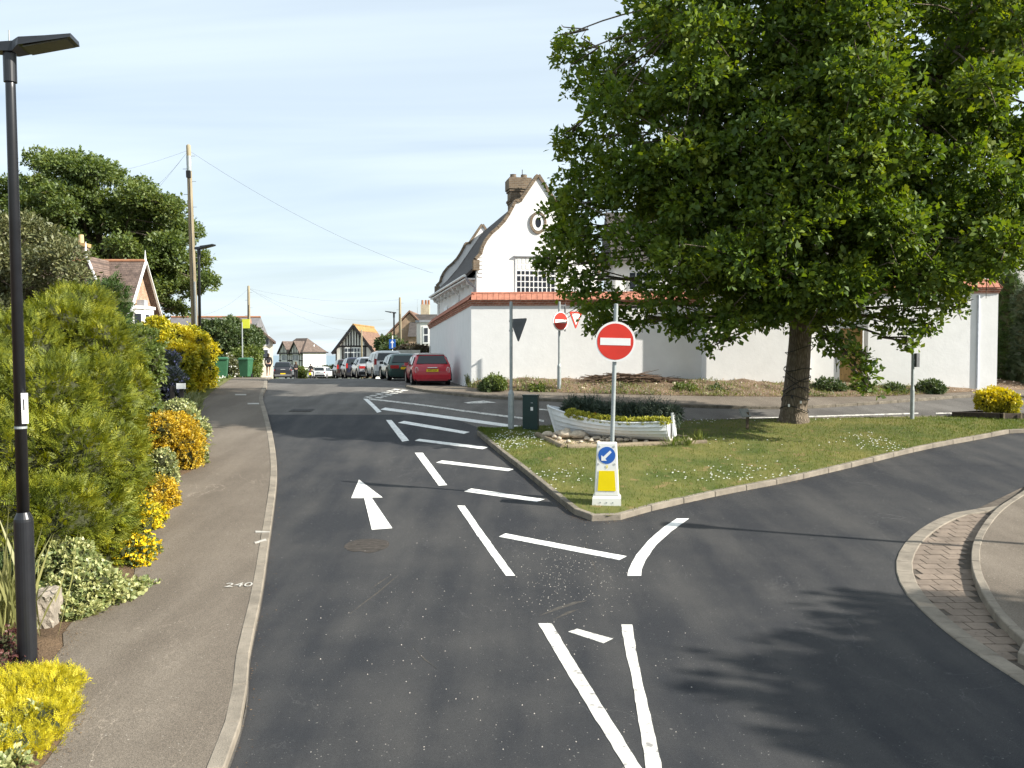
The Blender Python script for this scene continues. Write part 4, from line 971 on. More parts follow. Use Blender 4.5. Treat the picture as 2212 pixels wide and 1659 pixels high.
# golden juniper and red barberry at the bottom left
bl = [blob(60, 1490, 8.6, 95, 36), blob(120, 1480, 8.9, 60, 28), blob(40, 1560, 8.0, 110, 45), blob(120, 1545, 8.3, 55, 40), blob(20, 1630, 7.5, 100, 42), blob(90, 1600, 7.8, 60, 40), blob(-60, 1560, 8, 90, 60)]
shrub('juniper', bl, L_GOLDJ, 'bright yellow juniper spreading at the bottom left corner', dens=2000, k=9, size=.075, aspect=.26, mode='spray', core=.85, spread=.5, frond_up=.2)
bl = [blob(20, 1400, 9.8, 40, 40), blob(50, 1430, 9.5, 26, 30), blob(-10, 1440, 9.3, 40, 34)]
shrub('barberry', bl, L_RED, 'dark red barberry at the foot of the near lamp post', dens=300, k=6, size=.04, core=.6)
bl = [blob(20, 1250, 10.8, 50, 60), blob(10, 1330, 10.4, 30, 40)]
shrub('green_shrub', bl, L_MID, 'mid green shrub at the left edge below the conifer', dens=260, k=6, size=.06)
for k, (px, py, Y, r1) in enumerate(((15, 1600, 7.5, 22), (30, 1655, 7.1, 30), (70, 1545, 7.95, 18))):
    shrub('variegated_sprig', [blob(px, py, Y, r1, r1)], L_VAR, ('variegated leaves at the bottom left corner of the juniper', 'variegated leaves at the very bottom edge of the picture', 'small variegated sprig in the middle of the juniper')[k], 'plant', dens=500, k=4, size=.06, core=None, stems=False, below=-9)
# stone edging by the lamp
M_STONE = mat('old_stone', (.27, .235, .19), .95, .35, 5, .9, 20, speck=(12, .6, (.14, .13, .1)), world_co=True)
p = gp(88, 1352, .08); 
bm = bmesh.new(); bmesh.ops.create_cube(bm, size=1); bmesh.ops.subdivide_edges(bm, edges=bm.edges[:], cuts=5, use_grid_fill=True); rs_ = random.Random(3)
for v in bm.verts: v.co = Vector((v.co.x * .28 * (1 - .25 * max(0, v.co.z)), v.co.y * .5, v.co.z * .5)) * (1 - .12 * max(0, v.co.length - .6)) + Vector([rs_.gauss(0, .009) for _ in range(3)])
me = bpy.data.meshes.new('garden_wall_end'); bm.to_mesh(me); bm.free(); me.materials.append(M_STONE)
o = share('garden_wall_end', me, Matrix.Translation((p.x, p.y + .15, p.z + .14)) @ Matrix.Rotation(.25, 4, 'Z')); tag(o, 'low grey stone wall end beside the near lamp post', 'wall')
# shrubs farther up the left side
bl = [blob(480, 730, 53, 36, 34), blob(455, 720, 53, 28, 26), blob(520, 738, 54, 38, 30), blob(500, 712, 55, 20, 26), blob(545, 733, 56, 22, 26)]
shrub('garden_shrubs', bl, L_MID, 'loose dark green shrub behind the green bins', dens=60, k=7, size=.17)
bl = [blob(536, 768, 53, 28, 20), blob(552, 764, 55, 14, 22), blob(516, 775, 52, 20, 18)]
shrub('clipped_hedge', bl, L_PRIVG, 'rounded olive hedge behind the bus stop pole', 'hedge', dens=90, k=7, size=.13)
bl = [blob(503, 792, 49, 15, 16), blob(496, 780, 49, 10, 14)]
shrub('rose_shrub', bl, L_OLIVE, 'dry pale shrub with white flowers between the green bins', dens=90, k=6, size=.12, extra=('flowers', F_WHT, .15, .1, .9))
bl = [blob(835, 745, 62, 20, 20), blob(860, 755, 60, 18, 16), blob(845, 760, 60, 24, 14)]
shrub('garden_shrubs', bl, L_MID, 'green shrub beside the one-way sign beyond the parked cars', dens=50, k=7, size=.2)
bl = [blob(885, 755, 55, 22, 10), blob(910, 757, 53, 18, 9), blob(868, 758, 56, 14, 9)]
shrub('clipped_hedge', bl, leafmat('bronze_leaf', [(.035, .03, .015), (.07, .05, .025), (.09, .08, .03)]), 'bronze hedge above the low pale wall by the white house', 'hedge', dens=70, k=7, size=.14)
bl = [blob(702, 805, 120, 7, 6), blob(690, 803, 122, 8, 7)]
shrub('garden_shrubs', [blob(648, 801, 100, 9, 9), blob(656, 804, 100, 8, 7)], L_PRIVG, 'small round bush by the scooter near the crest', dens=30, k=6, size=.2)
# tall conifers and planter at the right edge
bl = [blob(2178, 640, 36.5, 17, 55, .7), blob(2176, 720, 36.5, 20, 70, .8), blob(2174, 790, 36.5, 20, 60, .8)]
shrub('columnar_conifer', bl, L_CYP, 'tall narrow conifer against the right end of the white wall', 'conifer', dens=170, k=7, size=.2, aspect=.4, mode='spray', core=.9, shell=.2)
bl = [blob(2215, 660, 35, 16, 40, .7), blob(2216, 740, 35, 19, 70, .8), blob(2214, 800, 35, 19, 40, .8)]
shrub('columnar_conifer', bl, L_DARK, 'darker narrow conifer cut by the right edge of the picture', 'conifer', dens=170, k=7, size=.2, aspect=.4, mode='spray', core=.9, shell=.2)
bl = [blob(2150, 862, 27.4, 34, 24, .5), blob(2172, 866, 27.2, 26, 20, .5), blob(2130, 866, 27.3, 20, 20, .4)]
shrub('yellow_shrub', bl, L_PRIV, 'rounded yellow green shrub growing in the dark timber planter', dens=330, k=6, size=.07)

# ------------------------------------------------------------------ grass, flowers, weeds
L_BLADE = leafmat('grass_blade', [(.075, .125, .016), (.12, .165, .022), (.19, .19, .045)], .3, .03, .6, .9)
def blades(name, P, h, asp, m, label, lean=.35, cat='grass'):
    n = len(P); t = unit(rng.normal(size=(n, 3)) * lean + np.array([0, 0, 1])); nn = rng.normal(size=(n, 3))
    V = leaves(P, t, nn, h * (1 + .35 * rng.normal(size=n)).clip(.4, 2), asp, .03)
    return tag(raw_mesh(name, V, 4, m), label, None, kind='stuff')
def scatter_loft(A, B, n, zo, fn=None, pw=1.):
    A = resample(A, 200); B = resample(B, 200); i = rng.integers(0, 200, n); f = rng.random(n) ** pw
    x = A[i, 0] * (1 - f) + B[i, 0] * f; y = A[i, 1] * (1 - f) + B[i, 1] * f
    x += rng.normal(size=n) * .04
    z = np.interp(y, _yy, _zs) + zo
    if fn: z = z + np.array([fn(a, b, c) for a, b, c in zip(x, y, f)])
    return np.stack([x, y, z], 1), f
P, _ = scatter_loft(LAWN_A, LAWN_B, 60000, .09, lump); blades('lawn_blades', P, .055, .16, L_BLADE, 'short grass blades of the island lawn')
P, f_ = scatter_loft(LAWN_A, LAWN_B, 5200, .13, lump); dm = np.sin(P[:, 0] * 1.3 + 1) + np.sin(P[:, 1] * 1.7) + np.sin(P[:, 0] * .6 - P[:, 1]) * .8
P = P[(dm + rng.normal(size=len(P)) * .7 > 1.5) & (P[:, 0] < 10)]
V = []
for p in P:
    r_ = random.uniform(.010, .019); V += [(p[0] - r_, p[1] - r_, p[2]), (p[0] + r_, p[1] - r_, p[2] + .004), (p[0] + r_, p[1] + r_, p[2] + .012), (p[0] - r_, p[1] + r_, p[2] + .008)]
tag(raw_mesh('lawn_daisies', np.array(V), 4, F_WHT), 'small white daisies scattered over the island lawn', None, kind='stuff')
vA = [Vector((p.x - .1, p.y)) for p in PEs if 29 < p.y < 55]; vB = [Vector((-14.2, 29.2)), Vector((-15.7, 36)), Vector((-18.2, 44)), Vector((-21, 55))]
P, _ = scatter_loft(vA, vB, 9000, .08); blades('verge_blades', P, .16, .12, L_BLADE, 'longer grass of the left verge', .5)
P, _ = scatter_loft(vA, vB, 1200, .2); P = P[np.sin(P[:, 1] * 1.1) + rng.normal(size=len(P)) * .4 > .3]
tag(raw_mesh('verge_flowers', rosettes(P, np.tile([0, 0, 1.], (len(P), 1)), 4, .06, .8), 4, F_WHT), 'white flowers in the left verge', None, kind='stuff')
gA = [Vector((p.x - .05, p.y)) for p in PEs if 22 < p.y < 31]; gB = [Vector((p.x - 1.6, p.y)) for p in PEs if 22 < p.y < 31]
P, _ = scatter_loft(gA, gB, 5000, .06); blades('garden_grass', P, .3, .1, leafmat('pale_blade', [(.1, .14, .03), (.2, .22, .07), (.4, .4, .2)]), 'tall pale grass and flowers round the street name sign', .5)
P = np.array([at(10, 1330, 10.2)]) + rng.normal(size=(160, 3)) * np.array([.15, .2, .02]); P[:, 2] = [gz(y) + .08 for y in P[:, 1]]
blades('long_grass', P, .9, .035, leafmat('straw_blade', [(.2, .22, .06), (.35, .33, .12)]), 'long pale grass stems left of the near lamp post', .22)
# weeds on the bank
fw = smooth_poly(FW, .3)
P, f_ = scatter_loft(fw, FV, 42000, .1, mound, 1.8); P = P[(f_ < .48) & (P[:, 0] < 16) & (np.sin(P[:, 0] * 1.9) + rng.normal(size=len(P)) * .8 > -.3)]; blades('bank_grass', P, .11, .16, leafmat('weed_blade', [(.07, .11, .02), (.14, .17, .03), (.27, .26, .07)]), 'yellowish weeds and grass along the foot of the earth bank', .5)
GW_ = 'weed clumps on the earth bank'
for k, (px, py, r1, lb) in enumerate(((1068, 828, 24, 'broad green weed clump at the white wall corner'), (1050, 838, 16, 'small weed clump at the pavement edge by the wall corner'), (1345, 848, 26, 'green weed clump behind the near sign post'), (1480, 848, 30, 'green weed clump right of the boat'), (1545, 850, 22, 'green weed clump left of the oak trunk'), (1790, 838, 36, 'wide green weed clump under the hanging oak branch'), (1860, 842, 26, 'weed clump below the garden gate'), (1930, 845, 22, 'weed clump right of the garden gate'), (2010, 838, 26, 'weed clump left of the drainpipe'), (1160, 846, 20, 'yellowish weed clump behind the green cabinet'))):
    Y = 33.6 if px < 1400 else 32.9
    shrub('weed_clump', [blob(px, py, Y, r1, 10 + r1 * .25, .5), blob(px + r1 * .5, py + 3, Y - .2, r1 * .6, 9, .4)], L_MID if k % 3 else L_PRIVG, lb, 'weeds', dens=180, k=5, size=.085, group=GW_, core=.6, stems=False, up=.8)
# loose stones of the bank
P, f_ = scatter_loft(fw, FV, 900, .12, mound)
V = []
for p in P:
    r_ = random.uniform(.02, .055); a = random.random() * 6
    q = [np.array([math.cos(a + k * 2.09) * r_, math.sin(a + k * 2.09) * r_, 0]) for k in range(3)]; tpz = np.array([0, 0, r_ * 1.1])
    for k in range(3): V += [p + q[k], p + q[(k + 1) % 3], p + tpz]
tag(raw_mesh('bank_stones', np.array(V), 3, mat('flint', (.45, .38, .3), .9, .3, 3, world_co=True)), 'loose pale stones on the earth bank', None, kind='stuff')
# grit on the road near the island tip
V = []
for _ in range(650):
    if random.random() < .7: g_ = gp(random.gauss(1230, 75), random.gauss(1240, 50))
    else: g_ = gp(random.uniform(640, 1500), random.uniform(1150, 1640))
    r_ = random.uniform(.003, .011); p = np.array([g_.x, g_.y, gz(g_.y) + .005]); a = random.random() * 6
    q = [np.array([math.cos(a + k * 2.09) * r_, math.sin(a + k * 2.09) * r_, 0]) for k in range(3)]; tpz = np.array([0, 0, r_])
    for k in range(3): V += [p + q[k], p + q[(k + 1) % 3], p + tpz]
tag(raw_mesh('road_grit', np.array(V), 3, mat('grit', (.42, .39, .35), .9, .3, 3, world_co=True)), 'loose pale grit scattered on the road', None, kind='stuff')
# leaf litter and dirt gathered along the kerbs
V = []
for line, side, n_ in ((smooth_poly(ISL_R, .2), -1, 1500), (smooth_poly(ISL_L, .2), -1, 600), (smooth_poly(ISL_T, .1), -1, 160), ([p for p in LKs if 5 < p.y < 34], -1, 350), ([p for p in PEs if 7 < p.y < 26], -1, 1500)):
    Q = resample(line, 400)
    for _ in range(n_):
        i = random.randint(0, 398); d = Q[i + 1] - Q[i]; d = d / (np.linalg.norm(d) + 1e-9); nn_ = np.array([-d[1], d[0]]) * side
        q = Q[i] + nn_ * abs(random.gauss(0, .09)) + nn_ * .01; r_ = random.uniform(.004, .015); a = random.random() * 6; zz_ = gz(q[1]) + (.012 if line is not None and not (q[0] < -3.5 and n_ == 1500 and side == -1 and line[0].x < -3) else .094)
        for k in range(4): V.append((q[0] + math.cos(a + k * 1.57) * r_ * (1 if k % 2 else .6), q[1] + math.sin(a + k * 1.57) * r_ * (1 if k % 2 else .6), zz_ + random.uniform(0, .006)))
tag(raw_mesh('leaf_litter', np.array(V), 4, leafmat('litter', [(.07, .045, .025), (.16, .10, .05), (.28, .2, .12)], .1, .02, .2)), 'brown leaf litter and dirt along the kerbs', None, kind='stuff')
# brush pile
bp = thing('brush_pile', at(1370, 822, 34.2), 'long pile of dead brown sticks against the white wall', 'brush pile'); mb = MB()
random.seed(8)
for k in range(260):
    px = random.uniform(1285, 1470); f = 1 - abs((px - 1350) / 120) ** 2 if px < 1350 else 1 - ((px - 1350) / 130) ** 2
    c = at(px, 818, 34.2 + random.uniform(-.5, .4)); c.z = gz(34.2) + .36 + random.uniform(.0, .3) * max(.12, f)
    d = Vector((random.gauss(1, .25), random.gauss(0, .3), random.gauss(0, .10))).normalized() * random.uniform(.3, .8)
    mb.tube([c - d, c + Vector((0, 0, random.uniform(-.05, .05))), c + d], [.016, .02, .008], 4)
mb.build('sticks', mat('dead_stick', (.12, .08, .055), .95, .5, 3, world_co=True), bp, world=True)
# ------------------------------------------------------------------ street lamps
M_BLACK = mat('black_post_paint', (.012, .013, .016), .35, .2, 6, spec=.5)
M_GALV = mat('galvanised_steel', (.33, .36, .36), .55, .15, 6, .15, 40, metal=.35)
M_LENS = mat('lamp_lens', (.09, .09, .07), .4, .2, 20)
M_SW = mat('sign_white', (.78, .78, .76), .45, .04, 3)
M_SRED = mat('sign_red', (.60, .035, .02), .4, .1, 2.5, spec=.4)
M_SBLUE = mat('sign_blue', (.02, .11, .42), .4, .08, 3, spec=.4)
M_SYEL = mat('sign_yellow', (.80, .62, .0), .4, .06, 3)
M_SBACK = mat('sign_back_grey', (.10, .105, .11), .6, .2, 4)
M_SBLK = mat('sign_black', (.015, .015, .015), .5)
def lamp(loc, H, arm, label, group, r=.063, rb=.098, hb=1.55, plate=True):
    t_ = thing('street_lamp', loc, label, 'street lamp', group)
    MB().lathe([(rb, -.1), (rb, hb), (rb * .97, hb + .03), (r, hb + .1), (r * .95, hb + .12)], 24).build('base_column', M_BLACK, t_, smooth=False)
    MB().lathe([(r, hb + .1), (r * .8, H - .45), (r * .78, H - .2)], 20).build('shaft', M_BLACK, t_, smooth=True)
    MB().lathe([(r * 1.05, H - .38), (r * 1.05, H - .08), (r * .9, H - .04)], 20).build('collar', M_BLACK, t_)
    # flat lantern, pointing along arm
    a = Vector((arm[0], arm[1], 0)).normalized(); s = Vector((-a.y, a.x, 0)); tilt = .13; mb = MB(); vs = []
    L0, L1 = -.16, .66
    for f, hw, z0, z1 in ((L0, .07, -.07, .02), (.06, .10, -.075, .035), (.14, .165, -.03, .06), (.4, .165, .02, .085), (L1, .155, .075, .12)):
        for sx in (-1, 1):
            for zz in (z0, z1): vs.append(a * f + s * sx * hw * (1 if zz == z0 else .85) + Vector((0, 0, H + zz)))
    fs = []
    for i in range(4):
        q = 4 * i; fs += [[q, q + 4, q + 5, q + 1], [q + 2, q + 3, q + 7, q + 6], [q + 1, q + 5, q + 7, q + 3], [q, q + 2, q + 6, q + 4]]
    fs += [[0, 1, 3, 2], [16, 18, 19, 17]]
    lan = mb.add(vs, fs).build('lantern', M_BLACK, t_)
    c0 = a * .18 + Vector((0, 0, H - .038)); c1 = a * .62 + Vector((0, 0, H + .062)); mb = MB()
    mb.bar(c0, c1, .27, .012); mb.build('lens', M_LENS, lan)
    MB().tube([(0, 0, H + .0), (0, 0, H + .17)], .008, 6).build('sensor', M_GALV, lan)
    if plate:
        pl = MB().box((r * .95, -r * .35, 2.78), (.07, .02, .33), Matrix.Rotation(.5, 3, 'Z')).build('number_plate', M_SW, t_)
        MB().box((r * .95, -r * .35 - .012, 2.82), (.012, .004, .12), Matrix.Rotation(.5, 3, 'Z')).build('marking', M_SBLK, pl)
        MB().lathe([(r * 1.02, 2.56), (r * 1.02, 2.585)], 20).build('band', M_GALV, t_)
    return t_
GL = 'black street lamps'
l1 = gp(60, 1432, .08); lamp((l1.x, l1.y, l1.z), at(20, 100, l1.y).z - l1.z, (1, .15), 'tall black street lamp nearest the camera at the left edge', GL).rotation_euler = (0, -.011, 0)
b2 = gp(433, 836, .1); lamp((b2.x, b2.y, b2.z), at(430, 535, b2.y).z - b2.z, (1, -.2), 'black street lamp beside the golden privet hedge', GL, plate=False)
p3 = at(851, 675, 66); lamp((p3.x, 66, gz(66)), p3.z - gz(66), (-1, .2), 'small far black street lamp above the one-way sign', GL, r=.07, plate=False)
p4 = at(793, 745, 118); lamp((p4.x - 2.2, 118, gz(118)), 6.2, (-1, .2), 'tiny black street lamp in front of the timbered hall', GL, r=.07, plate=False)
lamp((12.6, 13.0, gz(13) + .12), 6.0, (-1, .3), 'street lamp out of view beyond the right-hand corner', GL, plate=False)

# ------------------------------------------------------------------ telegraph poles and wires
M_POLE = mat('pole_wood', (.30, .25, .16), .9, .3, 2, .4, 20, stretch=(8, 8, .6), col2=(.4, .34, .23))
M_WIRE = mat('black_wire', (.03, .03, .03), .6)
def tpole(loc, H, r, label, steps=True, guard=True, lean=0.):
    t_ = thing('telegraph_pole', loc, label, 'telegraph pole', 'wooden telegraph poles'); t_.rotation_euler = (0, lean, 0)
    MB().lathe([(r, -.3), (r * .62, H * .93), (r * .6, H - .05), (r * .3, H)], 16).build('pole', M_POLE, t_, smooth=True)
    if guard: MB().lathe([(r * .68, H - 1.15), (r * .67, H - .5)], 16).build('sleeve', M_GALV, t_); MB().box((0, -r * .75, H - 1.3), (r * 1.1, .12, .3)).build('junction_box', M_SBLK, t_)
    if steps:
        for k in range(9): MB().tube([((-1) ** k * r * .5, 0, H - .5 - k * .55), ((-1) ** k * (r + .12), 0, H - .5 - k * .55)], .012, 5).build('step', M_GALV, t_)
        MB().tube([(r * .2, -r * .72, H - 1.4), (r * .3, -r * .82, H * .5), (r * .35, -r, 0)], .02, 6).build('cable', M_WIRE, t_)
        MB().box((r * .62, -r * .6, H * .23), (.05, .06, H * .4)).build('cable_guard', M_GALV, t_)
    return t_
Y1 = 38.5; tp1 = at(407, 312, Y1); tb1 = Vector((at(420, 700, Y1).x + .07, Y1, gz(Y1)))
tpole(tb1, tp1.z - tb1.z, .16, 'tall pale telegraph pole beside the left street lamp', lean=math.atan2(tp1.x - tb1.x, tp1.z - tb1.z))
Y2 = 64; tp2 = at(537, 617, Y2); tpole((tp2.x, Y2, gz(Y2)), tp2.z - gz(Y2), .15, 'distant telegraph pole above the shrubs left of the road', guard=False)
Y3 = 74; tp3 = at(864, 642, Y3); tpole((tp3.x, Y3, gz(Y3)), tp3.z - gz(Y3), .16, 'distant telegraph pole beside the brick gable on the right', guard=False)
Y4 = 112; tp4 = at(781, 712, Y4); tpole((tp4.x, Y4, gz(Y4)), tp4.z - gz(Y4), .15, 'far telegraph pole in front of the timbered hall', guard=False, steps=False)
def wire(a, b, sag, label, r=.0042):
    a = Vector(a); b = Vector(b); P = [a.lerp(b, k / 16) - Vector((0, 0, sag * 4 * (k / 16) * (1 - k / 16))) for k in range(17)]
    tag(MB().tube(P, r, 5).build('overhead_wire', M_WIRE), label, 'wire', 'overhead telephone wires')
T1 = Vector(tp1) - Vector((0, 0, .25)); T2 = Vector(tp2) - Vector((0, 0, .2)); T3 = Vector(tp3) - Vector((0, 0, .2)); T4 = Vector(tp4) - Vector((0, 0, .2))
wire(T1, at(935, 590, 46), .5, 'long wire from the tall pole down to the white house', .005)
wire(T1, at(160, 380, 66), .3, 'uppermost wire running left from the tall pole into the tree')
wire(T1, at(340, 400, 55), .1, 'wire from the tall pole steeply down left behind the tree')
wire(T1, at(310, 440, 55), .1, 'lowest wire fanning left from the tall pole')
wire(T2, T3, .5, 'wire between the two middle distance poles')
wire(T2, at(830, 690, 72), .8, 'slack wire below the one between the two poles')
wire(T2, T4, .9, 'wire from the left distant pole to the hall pole')
wire(T4, at(650, 745, 172), .6, 'wire from the hall pole to the far timbered house')
wire(T4, T3 - Vector((0, 0, 2.3)), .2, 'wire from the hall pole to the right distant pole')
wire(T2, at(440, 680, 60), .3, 'wire from the left distant pole to the grey roof')

# ------------------------------------------------------------------ signs
def disc(y, r, d, n=40, cx=0, cz=0):
    return MB().lathe([(r, 0), (r, d)], n, Matrix.Translation((cx, y, cz)) @ Matrix.Rotation(R(90), 4, 'X'))
def post(t_, H, r, rb, hb, m=M_GALV, name='post'):
    MB().lathe([(rb, -.1), (rb, hb), (r, hb + .1), (r, H), (r * .6, H + .01)], 18).build(name, m, t_, smooth=False)
def no_entry(loc, H, zc, rad, label, rz=0, r=.042, rb=.085, hb=1.0, lean=0):
    t_ = thing('no_entry_sign', loc, label, 'road sign', 'no entry signs', rz=rz); t_.rotation_euler = (0, lean, rz)
    post(t_, H, r, rb, hb)
    pl = disc(-r - .01, rad, .035, 44, 0, zc).build('sign_plate', M_SW, t_)
    disc(-r - .046, rad * .9, .003, 44, 0, zc).build('red_disc', M_SRED, pl)
    MB().box((0, -r - .051, zc), (rad * 1.5, .004, rad * .36)).build('white_bar', M_SW, pl)
    return t_
nb = Vector((xs(1320, 17.6), 17.6, gz(17.6) + .12))
ne = no_entry(nb, at(1337, 657, 17.6).z - nb.z, at(1328, 738, 17.6).z - nb.z, 43.5 * mpp(17.5), 'large round no entry sign on the post behind the bollard', rz=-.05, lean=.025)
fb = gp(1209, 838, .3); fb = Vector((xs(1208, 33.3), 33.3, gz(33.3) + .3))
nf = no_entry(fb, at(1209, 652, 33.3).z - fb.z, at(1201, 694, 33.3).z - fb.z, 20.5 * mpp(33.3), 'small far no entry sign in front of the white wall', rz=.62, r=.045, rb=.075, hb=.75)
# arm and second triangular plate on the far post
zt = at(1240, 672, 33.3).z - fb.z
arm = MB().bar((0, 0, zt + .22), (.62, .42, zt + .24), .05, .05).build('bracket', M_SBACK, nf)
MB().lathe([(.03, zt - .75), (.03, zt + .32)], 10, Matrix.Translation((.6, .4, 0))).build('bracket', M_SBACK, nf)
def tri(s, d, y, cx=0, cz=0):
    h = s * .866; pts = []
    for (x, z) in ((-s / 2, h / 3), (0, -2 * h / 3), (s / 2, h / 3)):
        pts.append(Vector((x, 0, z)))
    rp = []
    for i in range(3):
        a, b, c = pts[i - 1], pts[i], pts[(i + 1) % 3]; e = s * .07
        rp += [b + (a - b).normalized() * e, b + ((a - b).normalized() + (c - b).normalized()) * e * .28, b + (c - b).normalized() * e]
    return MB().prism([(p.x + cx, 0, p.z + cz) for p in rp], (0, y, 0), (0, y - d, 0))
gwp = thing('give_way_sign', Vector(at(1243, 686, 33.0)), 'white give way triangle with red border half hidden by oak leaves', 'road sign', rz=.8)
tri(.75, .02, 0).build('sign_back', M_SBACK, gwp); tri(.74, .004, -.021).build('red_border', M_SRED, gwp); tri(.5, .004, -.026).build('white_face', M_SW, gwp)
for s_, z_ in (('GIVE', .075), ('WAY', -.03)):
    me = text_mesh(s_, .105, .001); me.materials.append(M_SBLK); o = bpy.data.objects.new('lettering', me); COL.objects.link(o); o.parent = gwp
    o.location = (0, -.033, z_); o.rotation_euler = (R(90), 0, 0)
# post with the back of a triangle
pb_ = gp(1104, 932, .1); pb_ = Vector((pb_.x, pb_.y + .1, pb_.z)); Yb = pb_.y
tb = thing('give_way_sign', pb_, 'grey post with the dark back of a triangular sign, beside the green cabinet', 'road sign')
post(tb, at(1105, 652, Yb).z - pb_.z, .045, .085, at(1105, 850, Yb).z - pb_.z)
zc = at(1120, 705, Yb).z - pb_.z; tb_rot = Matrix.Rotation(.95, 4, 'Z')
q = tri(.78, .02, 0).build('sign_back', M_SBACK, tb); q.location = (.2, .1, zc); q.rotation_euler = (0, 0, R(180) - .9)
q2 = tri(.74, .004, -.022).build('red_border', M_SRED, q)
for dz in (-.12, .15): MB().box((0, .06, zc + dz), (.12, .1, .05)).build('clamp', M_GALV, tb)
# post on the right of the lawn
rb_ = gp(1970, 907, .1); rp = thing('sign_post', rb_, 'grey post with a small dark box sign right of the oak', 'road sign')
post(rp, at(1976, 690, rb_.y).z - rb_.z, .045, .06, .9)
zb_ = at(1980, 778, rb_.y).z - rb_.z
MB().box((.11, -.02, zb_), (.14, .10, .42), Matrix.Rotation(.5, 3, 'Z')).build('box_sign', M_SBACK, rp)
MB().box((.03, -.02, zb_), (.08, .04, .06)).build('clamp', M_GALV, rp)
# plaque on the lawn
lb_ = gp(1612, 930, .1); pq = thing('lawn_plaque', lb_, 'small slanted grey plaque on a post left of the oak trunk', 'plaque')
MB().box((.03, 0, .25), (.07, .07, .55)).build('post', mat('dark_timber', (.10, .075, .05), .9, .3, 5), pq)
MB().box((-.05, -.03, .5), (.34, .05, .26), Matrix.Rotation(.6, 3, 'Z') @ Matrix.Rotation(-.5, 3, 'X')).build('board', mat('plaque_grey', (.22, .23, .22), .5, .2, 8), pq)
# keep left bollard
bb = gp(1313, 1092, .12); bb = Vector((bb.x, bb.y + .2, gz(bb.y + .2) + .10))
bo = thing('traffic_bollard', bb, 'white bollard with blue arrow disc and yellow panel at the island tip', 'bollard', rz=-.12)
M_PLAS = mat('white_plastic', (.76, .75, .70), .4, .06, 3, speck=(8, .68, (.5, .48, .4)))
k_ = mpp(bb.y)
def frust(z0, w0, d0, z1, w1, d1):
    vs = [(sx * w / 2, sy * d / 2, z) for (z, w, d) in ((z0, w0, d0), (z1, w1, d1)) for sx, sy in ((-1, -1), (1, -1), (1, 1), (-1, 1))]
    return MB().add(vs, [[3, 2, 1, 0], [4, 5, 6, 7], [0, 1, 5, 4], [1, 2, 6, 5], [2, 3, 7, 6], [3, 0, 4, 7]])
Hb = 1.2
frust(-.05, .56, .40, .13, .55, .39).build('base', M_PLAS, bo); frust(.13, .55, .39, .17, .50, .34).build('base_step', M_PLAS, bo)
body = frust(.17, .48, .32, Hb, .385, .24).build('body', M_PLAS, bo)
bv = body.modifiers.new('bevel', 'BEVEL'); bv.width = .02; bv.segments = 2
def bf(z, e=.004):                              # front face depth and tilt at height z
    f = (z - .17) / (Hb - .17); return -(.32 + (.24 - .32) * f) / 2 - e
tl = math.atan2(.04, Hb - .17); RT = Matrix.Rotation(-tl, 3, 'X')
zd = Hb - .24; mb = MB(); dsk = MB().lathe([(.165, 0), (.165, .004)], 40, Matrix.Translation((0, bf(zd, .001), zd)) @ Matrix.Rotation(R(90) - tl, 4, 'X')).build('blue_disc', M_SBLUE, bo)
ar = [(-.105, -.105), (.0, -.105), (-.028, -.068), (.093, .06), (.06, .093), (-.068, -.028), (-.105, .0)]
MB().prism([RT @ Vector((x, 0, z)) + Vector((0, bf(zd, .007), zd)) for x, z in ar], (0, 0, 0), (0, -.003, 0)).build('arrow', M_SW, dsk)
mb = MB(); z0, z1 = .27, .66
mb.prism([(-.175, bf(z0), z0), (.175, bf(z0), z0), (.15, bf(z1), z1), (-.15, bf(z1), z1)], (0, 0, 0), (0, -.004, 0)); mb.build('yellow_panel', M_SYEL, bo)
mb = MB(); sxf = lambda z: (.48 + (.385 - .48) * (z - .17) / (Hb - .17)) / 2 + .003
mb.prism([(sxf(z0), -.08, z0), (sxf(z0), .1, z0), (sxf(z1), .08, z1), (sxf(z1), -.06, z1)], (0, 0, 0), (.004, 0, 0)); mb.build('yellow_panel', mat('sign_lime', (.6, .68, .0), .4), bo)
me = text_mesh('9', .10, .001); me.materials.append(M_SYEL); o = bpy.data.objects.new('number', me); COL.objects.link(o); o.parent = bo; o.location = (.0, bf(.73, .006), .73); o.rotation_euler = (R(90) - tl, 0, 0)
for x, z in ((-.14, Hb - .07), (.14, Hb - .07), (-.155, Hb - .41), (.155, Hb - .41)):
    MB().lathe([(.022, 0), (.02, .006)], 12, Matrix.Translation((x, bf(z, 0), z)) @ Matrix.Rotation(R(90), 4, 'X')).build('fixing', mat('fixing_grey', (.5, .5, .48), .5), bo)
for x in (-.12, 0, .12): MB().lathe([(.014, 0), (.012, .005)], 10, Matrix.Translation((x, -.2, .05)) @ Matrix.Rotation(R(90), 4, 'X')).build('bolt', M_GALV, bo)
# green cabinet
gb = gp(1147, 931, .1); cab_ = thing('street_cabinet', (gb.x, gb.y + .15, gb.z), 'dark green metal street cabinet left of the boat', 'cabinet', rz=-.15)
M_GRN = mat('cabinet_green', (.008, .03, .028), .4, .2, 4, spec=.4)
hh = at(1147, 855, gb.y).z - gb.z; ww = 33 * mpp(gb.y)
MB().box((0, 0, hh / 2), (ww, .34, hh)).build('body', M_GRN, cab_); MB().box((0, -.175, hh * .5), (ww * .93, .012, hh * .9)).build('door', M_GRN, cab_)
MB().box((0, 0, hh + .012), (ww + .03, .37, .03)).build('lid', M_GRN, cab_)
MB().box((.05, -.184, hh * .63), (.07, .006, .1)).build('notice', M_SW, cab_); MB().box((.05, -.184, hh * .8), (.06, .006, .015)).build('notice', M_GALV, cab_)

